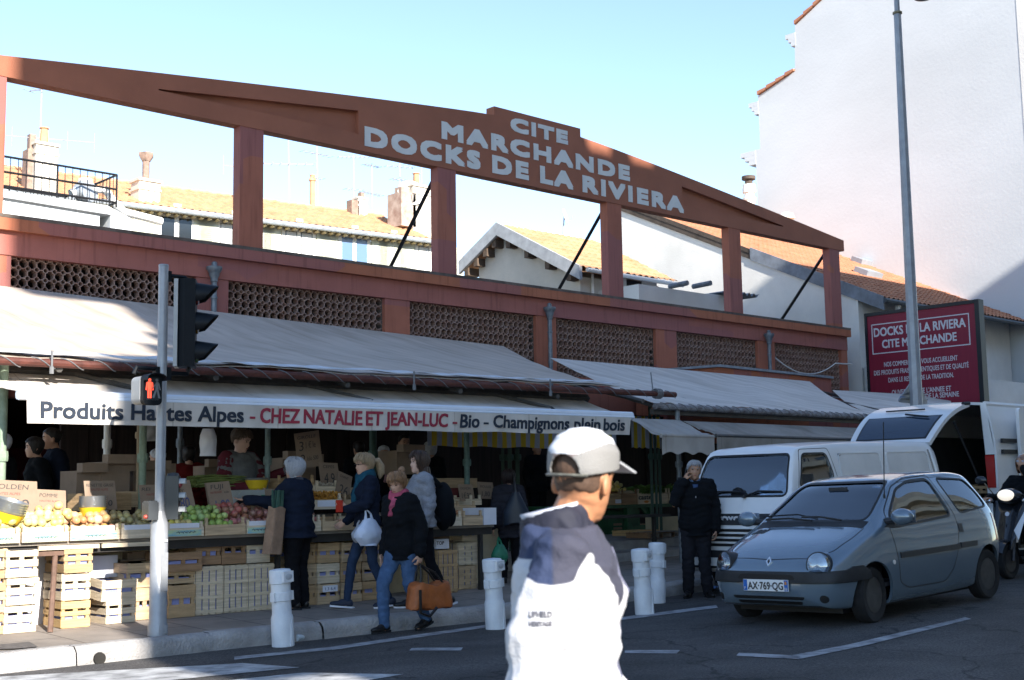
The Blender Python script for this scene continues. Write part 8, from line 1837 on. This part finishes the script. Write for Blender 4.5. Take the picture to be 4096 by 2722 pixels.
hw = world(R, (-.27, .03, .72)); bl, br_ = at(941, 1408, Y=p.y - .22), at(1031, 1408, Y=p.y - .22)
t = thing('holdall', 'orange nylon holdall with black straps carried by the woman stepping off the kerb', 'bag', ((bl.x + br_.x) / 2, p.y - .24, bl.z))
w_ = (br_.x - bl.x); h_ = at(985, 1345, Y=p.y - .24).z - bl.z
b = MB(); R_ = random.Random(2)
def hol(u, v):
    a = 2 * math.pi * v; x = w_ * (u - .5); e = (1 - (2 * u - 1) ** 6) ** .42; k = 1 + .13 * noise.noise(V3((u * 6, math.cos(a) * 2, math.sin(a) * 2)))
    return V3((x * (1 - .10 * math.sin(a)), .11 * e * k * max(-1, min(1, 1.3 * math.cos(a))), h_ / 2 + (h_ / 2) * (.75 + .25 * e) * k * max(-1, min(1, 1.3 * math.sin(a))) + .02 * math.sin(u * 9) * (math.sin(a) > 0)))
b.sheet(hol, 34, 24, -.004); b.build('bag', mat('orange_nylon', (.30, .085, .022), .5, .2, 9, .4, 18), t)
b = MB()
for yy, x0 in ((-.07, -.13), (.05, -.12)):
    q = hw - V3(t.location); b.tube([V3((x0 * w_ / .4, yy, h_ * .85)), V3((x0 * .7 + q.x * .4, yy * .8, h_ * 1.4)), q + V3((0, yy * .15, 0)), V3((-x0 * .7 + q.x * .4, yy * .8, h_ * 1.4)), V3((-x0 * w_ / .4, yy, h_ * .85))], .012, 6)
b.tube([V3((-w_ * .38, -.10, h_ * .8)), V3((-w_ * .42, -.13, -.02)), V3((-w_ * .2, -.13, -.06)), V3((w_ * .0, -.12, .02))], .016, 5); b.build('straps', M_leather, t)
# ---- padded coat seen from behind
p = stand(1172, 1300); p = V3((at(1175, 1300, Y=12.35).x, 12.35, pave_z(11.4, 12.35)))
hz = at(1188, 1085, Y=12.35).z - p.z
R = person('person in a dark padded coat seen from behind, with a shoulder bag and green carrier', p, rad(-38), hz / 1.0 + .0, 'fair', female=True, fat_=1.05, head=(rad(-6), 0, 0), pose=dict(wrL=(-.24, .02, .86)), top=dict(m=cloth('charcoal_padded', (.024, .024, .032), .15, .2, 40), hem=.68, loose=.045, hood=True, collar=.05, puff=.012), legs=(M_blk2, .01), shoes=M_leather, hair=dict(cap=dict(zf=.3, zs=-.8, zb=-1.0, th=.024, rough=.008, seed=12.)), hairm=mat('auburn_hair', (.02, .012, .012), .5, .2, 40))
t = thing('shoulder_bag', 'slouchy dark blue shoulder bag on the padded coat', 'bag', at(1190, 1210, Y=12.1))
b = MB(); b.sheet(lambda u, v: V3(((.17 - .13 * max(0, v - .35) / .65) * math.cos(2 * math.pi * u), .055 * math.sin(2 * math.pi * u), .42 * v - .03 * math.cos(4 * math.pi * u) * (v < .1))), 24, 12, -.004); b.lathe([(0, 0), (.16, .005), (0, .01)], 16, Matrix.Scale(.35, 4, V3((0, 1, 0)))); b.build('bag', mat('dark_blue_leather', (.012, .02, .035), .4, .2, 8), t)
b = MB(); b.tube([(0, 0, .4), (-.02, .06, .6), (.0, .12, .66)], .014, 6); b.build('strap', M_leather, t); t.rotation_euler = (0, 0, rad(-40))
plastic_bag(1148, 1238, 1152, 1300, 12.05, mat('green_polythene', (.02, .16, .09), .35, .3, 6), 'green and pale blue carrier bag hanging beside the padded coat', .2, seed=7.)
# ---- vendor in a grey hoodie behind the stall
p = V3((at(545, 1150, Y=13.35).x, 13.35, .22)); hz = at(542, 990, Y=13.35).z - p.z
R = person('young vendor in a grey hoodie with maroon sleeves behind the scale, looking down', p, rad(196), hz, 'pale', lean=.06, head=(rad(12), rad(-16), 0), pose=dict(elR=(.27, .06, 1.14), wrR=(.14, .34, 1.10), hdR=(-.6, 1, 0), elL=(-.30, .12, 1.18), wrL=(-.32, .40, 1.28), hdL=(-.1, 1, .4)), palm={'R': (0, 0, -1), 'L': (1, 0, 0)}, hcurl={'L': 1.2, 'R': .6}, legs=(M_ddenim,), shoes=M_leather, hair=dict(cap=dict(zf=.55, zs=.2, zb=-.1, th=.010, rough=.004, seed=1.)), hairm=mat('short_brown_hair', (.09, .06, .04), .6, .3, 60))
M_hg = cloth('grey_marl', (.13, .135, .14), .2); M_mar = cloth('maroon_cotton', (.095, .018, .026))
jacket(R, M_hg, .84, .03, .0, .03, .008, 'hoodie', True); J = R['J']; b = MB()
for q, sg in (('R', 1), ('L', -1)): limb(b, [J['sh' + q] + V3((sg * .01, 0, 0)), J['sh' + q].lerp(J['el' + q], .5), J['el' + q], J['el' + q].lerp(J['wr' + q], .86)], [.088, .08, .07, .05])
R['child']('sleeves', b, M_mar, .011, 3, .008); b = MB()
for q in 'RL': limb(b, [J['el' + q].lerp(J['wr' + q], .86), J['el' + q].lerp(J['wr' + q], .98)], [.047, .04])
R['child']('cuffs', b, M_hg)
# ---- man on the phone
p = V3((at(1610, 1385, Y=10.15).x, 10.15, 0)); p.z = road_z(p.x, p.y); hz = at(1612, 1064, Y=10.15).z - p.z
R = person('white-haired man in a black jacket talking on a phone in front of the white van', p, rad(132), hz, 'tan', fat_=1.08, head=(rad(4), rad(2), rad(-4)), pose=dict(elR=(.27, .10, 1.16), wrR=(.135, .135, 1.44), hdR=(-.25, -.15, 1), elL=(-.25, -.03, 1.11), wrL=(-.24, .06, .84), knR=(.11, .02, .5), anR=(.12, -.01, .085), anL=(-.12, .01, .085), footR=(.3, 1, 0), footL=(-.35, 1, 0)), palm={'R': (-1, -.5, 0), 'L': (1, 0, 0)}, hcurl={'R': .9, 'L': .8},
    top=dict(m=M_blackc, hem=.76, loose=.04, collar=.04, flare=.01), legs=(cloth('charcoal_trousers', (.016, .016, .02)), .026, .012), shoes=M_leather, hair=dict(cap=dict(zf=.66, zs=.16, zb=-.35, th=.009, rough=.008, seed=6.)), hairm=mat('short_white_hair', (.30, .30, .31), .6, .3, 60))
b = MB(); c = R['L'](V3((0, .098, 1.36))); b.prism([c + V3((-.035, .035, .05)), c + V3((.035, .035, .05)), c + V3((.0, .052, -.10))], (0, .012, 0)); R['child']('blue_shirt', b, cloth('blue_shirt', (.04, .07, .14)))
b = MB(); c = R['L'](V3((0, .0, 1.43)))
for s in (-1, 1): b.sheet(lambda u, v: c + V3((s * (.02 + .065 * u), .10 - .10 * u * u, .02 + .035 * v - .03 * (1 - u))), 8, 3, .005)
R['child']('shirt_collar', b, cloth('collar_blue', (.10, .15, .24))); b = MB(); b.box((-.004, .155, 1.24), (.004, .163, 1.28)); R['child']('zip_pull', b, M_cardw)
b = MB(); T = Matrix.Translation(world(R, (.118, .085, 1.555))) @ Matrix.Rotation(rad(132), 4, 'Z') @ Matrix.Rotation(rad(18), 4, 'X') @ Matrix.Rotation(rad(-10), 4, 'Y'); b.cbox((0, 0, 0), (.012, .055, .125), T); b.top('mobile_phone', M_rub, world(R, (.118, .085, 1.555)), 'black mobile phone held to the ear of the white-haired man', 'phone')
b = MB(); b.lathe([(.017, 0), (.017, .004)], 10, Matrix.Translation(V3((-.275, .03, .885))) @ Matrix.Rotation(rad(-80), 4, 'Y')); R['child']('sleeve_badge', b, mat('badge_orange', (.3, .08, .02), .6, 0))
# ---- the man in the white cap, close to the camera
M_wj = mat('white_softshell', (.62, .62, .65), .85, .04, 3, .15, 90); M_slate = mat('slate_panel', (.10, .105, .155), .8, .12, 6, .2, 120); M_navyp = mat('navy_panel', (.045, .06, .12), .7, .35, 5, .2, 90); M_ccoll = mat('collar_navy', (.014, .015, .028), .75, .2, 9)
cx_, cy_ = 2.345, 2.345; gz = road_z(cx_, cy_)
FM = dict(sh=None)
R = person('man in a white cap and a white jacket with slate shoulders, close to the camera', (cx_, cy_, gz), rad(-134), 1.60, 'brown', fat_=1.09, lean=.02, head=(rad(58), rad(-2), rad(3)), hpos=(0, .045, 1.585), hip_drop=0, pose=dict(shR=(.186, -.02, 1.38), shL=(-.186, .0, 1.38), elR=(.245, -.10, 1.10), wrR=(.24, .12, .95), elL=(-.24, .0, 1.10), wrL=(-.22, .17, .93), knR=(.1, .1, .5), anR=(.1, .05, .085), anL=(-.1, -.2, .1)), hcurl={'R': .7, 'L': .7}, vox=.005, face=True, legs=(M_ddenim, .02), shoes=M_leather, hairm=mat('cropped_hair', (.07, .04, .026), .7, .3, 160), hair=dict(cap=dict(zf=.75, zs=.05, zb=-.32, th=.003, rough=.002, seed=1., n=44)))
J = R['J']; b = MB(); T = [t for t in R['torso'](.036, .9, 9) if t[0].z < 1.44] + [(V3((0, -.008, 1.46)), .105, .10)]; T = [(V3((0, .0, .78)), .185, .145), (V3((0, .0, .84)), .19, .15)] + T; rings(b, T, 28)
for q, sg in (('R', 1), ('L', -1)):
    sh, el, wr = J['sh' + q], J['el' + q], J['wr' + q]
    limb(b, [V3((.08 * sg, -.005, 1.375)), sh, sh.lerp(el, .5), el, el.lerp(wr, .95)], [.085, .084, .08, .074, .055])
M_fj = mat('white_slate_softshell', (.44, .44, .46), .85, .04, 3, .2, 120)
def yoke(m):
    n = m.node_tree.nodes; l = m.node_tree.links; bs = n['Principled BSDF']; src = bs.inputs['Base Color'].links[0].from_socket; tc = n.new('ShaderNodeTexCoord'); sx = n.new('ShaderNodeSeparateXYZ'); l.new(tc.outputs['Object'], sx.inputs[0])
    def M(op, a, b=None):
        q = n.new('ShaderNodeMath'); q.operation = op; q.use_clamp = False
        for i, v in enumerate((a, b)):
            if v is None: continue
            if isinstance(v, (int, float)): q.inputs[i].default_value = v
            else: l.new(v, q.inputs[i])
        return q.outputs[0]
    X, Y, Z = sx.outputs
    ax = M('ABSOLUTE', X); fr = M('MINIMUM', M('MAXIMUM', M('MULTIPLY', M('ADD', Y, -.02), 20), 0), 1)
    Lf = M('ADD', M('MULTIPLY', M('ABSOLUTE', M('ADD', ax, -.095)), 1.15), 1.245); Lb = M('SUBTRACT', 1.375, M('MULTIPLY', M('MAXIMUM', M('ADD', ax, -.15), 0), .45))
    L = M('ADD', M('MULTIPLY', Lf, fr), M('MULTIPLY', Lb, M('SUBTRACT', 1, fr)))
    sl = M('MINIMUM', M('MAXIMUM', M('MULTIPLY', M('SUBTRACT', Z, L), 300), 0), 1)
    nv = M('MULTIPLY', sl, M('MINIMUM', M('MAXIMUM', M('MULTIPLY', M('SUBTRACT', -.03, Y), 120), 0), 1))
    a = n.new('ShaderNodeMix'); a.data_type = 'RGBA'; l.new(sl, a.inputs[0]); l.new(src, a.inputs[6]); a.inputs[7].default_value = (.04, .041, .062, 1)
    b2 = n.new('ShaderNodeMix'); b2.data_type = 'RGBA'; l.new(nv, b2.inputs[0]); l.new(a.outputs[2], b2.inputs[6]); b2.inputs[7].default_value = (.022, .033, .075, 1); l.new(b2.outputs[2], bs.inputs['Base Color'])
yoke(M_fj)
c = R['child']('jacket', b, M_fj, .007, 5, .02, ff=(7, 7, 13), seed=3.)
b = MB(); cc = V3((0, -.004, 1.395)); b.lathe([(.098, -.02), (.104, .03), (.102, .085), (.094, .115), (.086, .11), (.088, .03), (.085, -.02)], 30, Matrix.Translation(cc) @ Matrix.Rotation(.22, 4, 'X')); R['child']('collar', b, M_ccoll, .006, 3, .012, ff=(16, 16, 16))
b = MB(); b.lathe([(.089, .10), (.092, .118), (.083, .116), (.082, .10)], 30, Matrix.Translation(cc) @ Matrix.Rotation(.22, 4, 'X')); R['child']('collar_lining', b, mat('collar_lining', (.4, .41, .46), .8, .1))
# cap: crown, grey mesh side panels, strap and peak
Mh = R['Mh']
def capf(u, v, g=.016):
    a = 2 * math.pi * u; s = math.sin(a); lo = .17 + .16 * max(0, s) - .14 * max(0, -s)
    z = lo + (.985 - lo) * v; return Mh @ (head_pt(a, z, g + .004 * math.sin(math.pi * v), False) + V3((0, 0, .012 * v)))
def hole(u): return .645 < u < .855
b = MB(); n, k = 160, 40; P = [[capf(i / n, j / k) for j in range(k + 1)] for i in range(n)]
fs = []; vs = [p for r in P for p in r]; w1 = k + 1; mi = []
for i in range(n):
    for j in range(k):
        u = (i + .5) / n; v = (j + .5) / k; dd = ((u - .75) / .085) ** 2 + ((v - .0) / .42) ** 2
        if dd < 1 and v > .0: continue
        a = i * w1 + j; d = ((i + 1) % n) * w1 + j; fs.append((a, d, d + 1, a + 1))
        side = 1 if (abs(u - .5) < .20 or u < .20 or u > .80) else 0
        edge = .62 - 3.2 * (min(abs(u - .5), u, 1 - u)) ** 1.6 if side else 0
        mi.append(1 if side and v < edge else (2 if .62 < u < .88 and v < .42 else 0))
b.v = vs; b.f = [list(f) for f in fs]; b.mi = mi
me = b.me('cap', [mat('cap_white', (.52, .53, .56), .8, .04, 5, .1, 150), mat('cap_grey_mesh', (.19, .185, .18), .8, .06, 9, .3, 260), mat('cap_taupe', (.17, .14, .135), .7, .1)], 180); cap = bpy.data.objects.new('cap', me); COL.objects.link(cap); so = cap.modifiers.new('s', 'SOLIDIFY'); so.thickness = .004; cap.parent = R['o']
b = MB()
def peak(u, v): a = math.pi * (.12 + .76 * u); q = head_pt(a, .33, .018, False); f = V3((.085 * math.cos(a), .09 + .115 * math.sin(a) ** .6, 0)); f.z = .29 * HH - .012 - .10 * (f.x) ** 2 * 20 * .2; return Mh @ (q.lerp(f + V3((0, .0, .0)), v) + V3((0, 0, -.0 * v + .004)))
b.sheet(peak, 24, 8, .005); k_ = b.build('peak', bpy.data.materials['cap_white'], R['o']); k_.parent = cap
b = MB(); b.tube([Mh @ head_pt(2 * math.pi * u, .06, .017, False) for u in lin(.63, .87, 14)], .0095, 6, squash=.5); k_ = b.build('strap', mat('cap_strap', (.10, .10, .085), .5, .5, 40), R['o']); k_.parent = cap
# lettering on the sleeve, laid on the cloth
from mathutils.bvhtree import BVHTree
bv = BVHTree.FromPolygons([v.co.copy() for v in c.data.vertices], [list(p.vertices) for p in c.data.polygons])
zp = [bv.ray_cast(V3((0, 1, z)), V3((0, -1, 0)))[0] for z in lin(1.40, .86, 14)]; b = MB(); b.tube([q + V3((0, .001, 0)) for q in zp if q], .0045, 6); R['child']('zip', b, M_slate)
def on_cloth(s, o0, ux, uz, dirn, h, w, m, name='lettering'):
    tb = fat(text_mb(s, h, 0, w, .0008), .0008); ob = MB(); ok = True
    for q in tb.v:
        st = V3(o0) + V3(ux) * q.x + V3(uz) * q.z - V3(dirn) * .3; hit = bv.ray_cast(st, V3(dirn)); 
        ob.v.append((hit[0] if hit[0] else st + V3(dirn) * .3) - V3(dirn) * (.0012 - q.y))
    ob.f = tb.f; ob.mi = [0] * len(ob.f); R['child'](name, ob, m, ang=None)
sl = J['shR'].lerp(J['elR'], .62); M_tx = mat('sleeve_print', (.12, .12, .14), .8, 0)
on_cloth('UPHELD', sl + V3((.1, -.03, .035)), (0, 1, 0), (0, 0, 1), (-1, 0, 0), .015, .058, M_tx); on_cloth('HERITAGE', sl + V3((.1, -.03, .014)), (0, 1, 0), (0, 0, 1), (-1, 0, 0), .012, .058, M_tx)
# ---- scooter rider and the driver of the car
sz = sco.location.z
R = person('helmeted scooter rider in black clothes with one hand raised to the mouth', (SX + .66, SY, sz - .12), rad(90), 1.74, 'tan', head=(rad(25), rad(-4), 0), hip_drop=.06, pose=dict(elR=(.25, .25, 1.10), wrR=(.26, .50, 1.12), elL=(-.27, .14, 1.15), wrL=(-.06, .16, 1.50), hdL=(.5, -.1, .6), hipR=(.1, 0, .93), hipL=(-.1, 0, .93), knR=(.17, .40, .82), anR=(.17, .36, .40), knL=(-.17, .40, .82), anL=(-.17, .36, .40)), palm={'L': (0, -1, .2), 'R': (0, 0, -1)}, top=dict(m=M_blackc, hem=.84, loose=.035, collar=.05), legs=(M_blk2, .02), shoes=M_leather)
Mh = R['Mh']; b = MB()
def hel(u, v): a = 2 * math.pi * u; s = math.sin(a); lo = .38 if s > .3 else (-.55 + (.93) * max(0, (s + .1) / .4) if s > -.1 else -.55); z = lo + (.99 - lo) * v; return Mh @ (head_pt(a, max(z, -.55), .034, False) + V3((0, 0, .016 * v)))
b.sheet(hel, 40, 12, .012); R['child']('helmet', b, mat('helmet_shell', (.03, .035, .045), .15, 0, 5, col2=(.3, .13, .05), coat=1), None, ang=60); b = MB(); b.sheet(lambda u, v: Mh @ (head_pt(math.pi * (.15 + .7 * u), .42 + .16 * v, .042, False)), 16, 4, .003); R['child']('visor', b, mat('visor', (.3, .3, .32), .1, 0))
dv = V3(car.location) + Matrix.Rotation(rad(180.5), 3, 'Z') @ V3((-1.30, .35, -.30))
R = person('driver with dark hair sitting behind the wheel of the blue-grey car', dv, rad(90.5), 1.66, 'fair', female=True, head=(rad(30), 0, 0), hpos=(0, .03, 1.36), hip_drop=.22, pose=dict(elR=(.2, .2, .98), wrR=(.12, .40, 1.1), elL=(-.2, .2, .98), wrL=(-.12, .40, 1.1), hipR=(.09, .02, .86), hipL=(-.09, .02, .86), knR=(.1, .42, .82), anR=(.1, .62, .55), knL=(-.1, .42, .82), anL=(-.1, .62, .55)), top=dict(m=M_navy, hem=.74, loose=.015), legs=(M_blk2,), hair=dict(cap=dict(zf=.45, zs=-.2, zb=-.8, th=.018, seed=4.)), hairm=M_darkh, vox=.010)
# ---- people in the shade of the hall
def shade(px, ytop, Y, H_, rz, lab, m, hm, hair, sk='fair', fem=False, **k):
    x = at(px, ytop, Y=Y).x; z = at(px, ytop, Y=Y).z - H_
    return person(lab, (x, Y, max(z, pave_z(x, Y) - .25)), rad(rz), H_, sk, female=fem, top=dict(m=m, hem=.8, loose=.03, vx=.016), legs=(M_blk2, .02, .008, 'trousers', 0., .016), hair=hair, hairm=hm, vox=.012, hands=False, shell=1.4, **k)
SHORT = dict(cap=dict(zf=.5, zs=.1, zb=-.4, th=.012, seed=1.)); BOB = dict(cap=dict(zf=.4, zs=-.6, zb=-.8, th=.022, seed=4.))
shade(8, 1000, 13.6, 1.72, 60, 'grey-haired man in a dark suit at the left edge of the stall', M_blackc, M_greyhair, SHORT, 'tan')
shade(100, 1010, 14.2, 1.62, 75, 'dark-haired woman bending over goods in the left stall', M_blackc, M_darkh, BOB, 'fair', True, lean=.12)
shade(138, 988, 14.4, 1.75, 70, 'man in a dark flat cap and navy coat beside the dark-haired woman', M_navy, M_darkh, SHORT, 'tan', lean=.1)
shade(366, 1036, 14.6, 1.70, 30, 'white-haired shopper in a navy coat behind the traffic light pole', M_navy, M_whiteh, SHORT)
shade(436, 1030, 15.2, 1.60, -20, 'dark-haired shopper in a red jacket seen from behind', cloth('dark_red_jacket', (.12, .012, .012)), M_darkh, BOB, 'fair', True)
shade(700, 1025, 15.0, 1.75, 20, 'dark figure with a backpack behind the large hanging card', M_blackc, M_darkh, SHORT)
shade(828, 1018, 15.6, 1.72, -10, 'dark-coated figure left of the dark green post', M_blackc, M_darkh, SHORT)
r_ = shade(884, 1030, 15.2, 1.60, 150, 'white-haired woman with a pink scarf, shaded behind the ponytailed woman', M_blackc, M_whiteh, BOB, 'fair', True); wear_scarf(r_, cloth('pale_pink_scarf', (.35, .2, .22)), .04, 1.43, 2, tail=.3)
shade(930, 1003, 15.8, 1.80, 165, 'tall man with glasses in a dark jacket, deep in the stall', M_blackc, M_darkh, SHORT, 'tan')
shade(992, 1020, 15.6, 1.68, -60, 'curly grey-haired shopper under the striped valance', M_blackc, M_whiteh, dict(cap=dict(zf=.3, zs=-.5, zb=-.6, th=.03, rough=.02, seed=9.)), 'fair')
shade(1236, 1020, 17.2, 1.74, 170, 'dark vendor standing far back behind the padded coat', M_blackc, M_darkh, SHORT, 'tan')
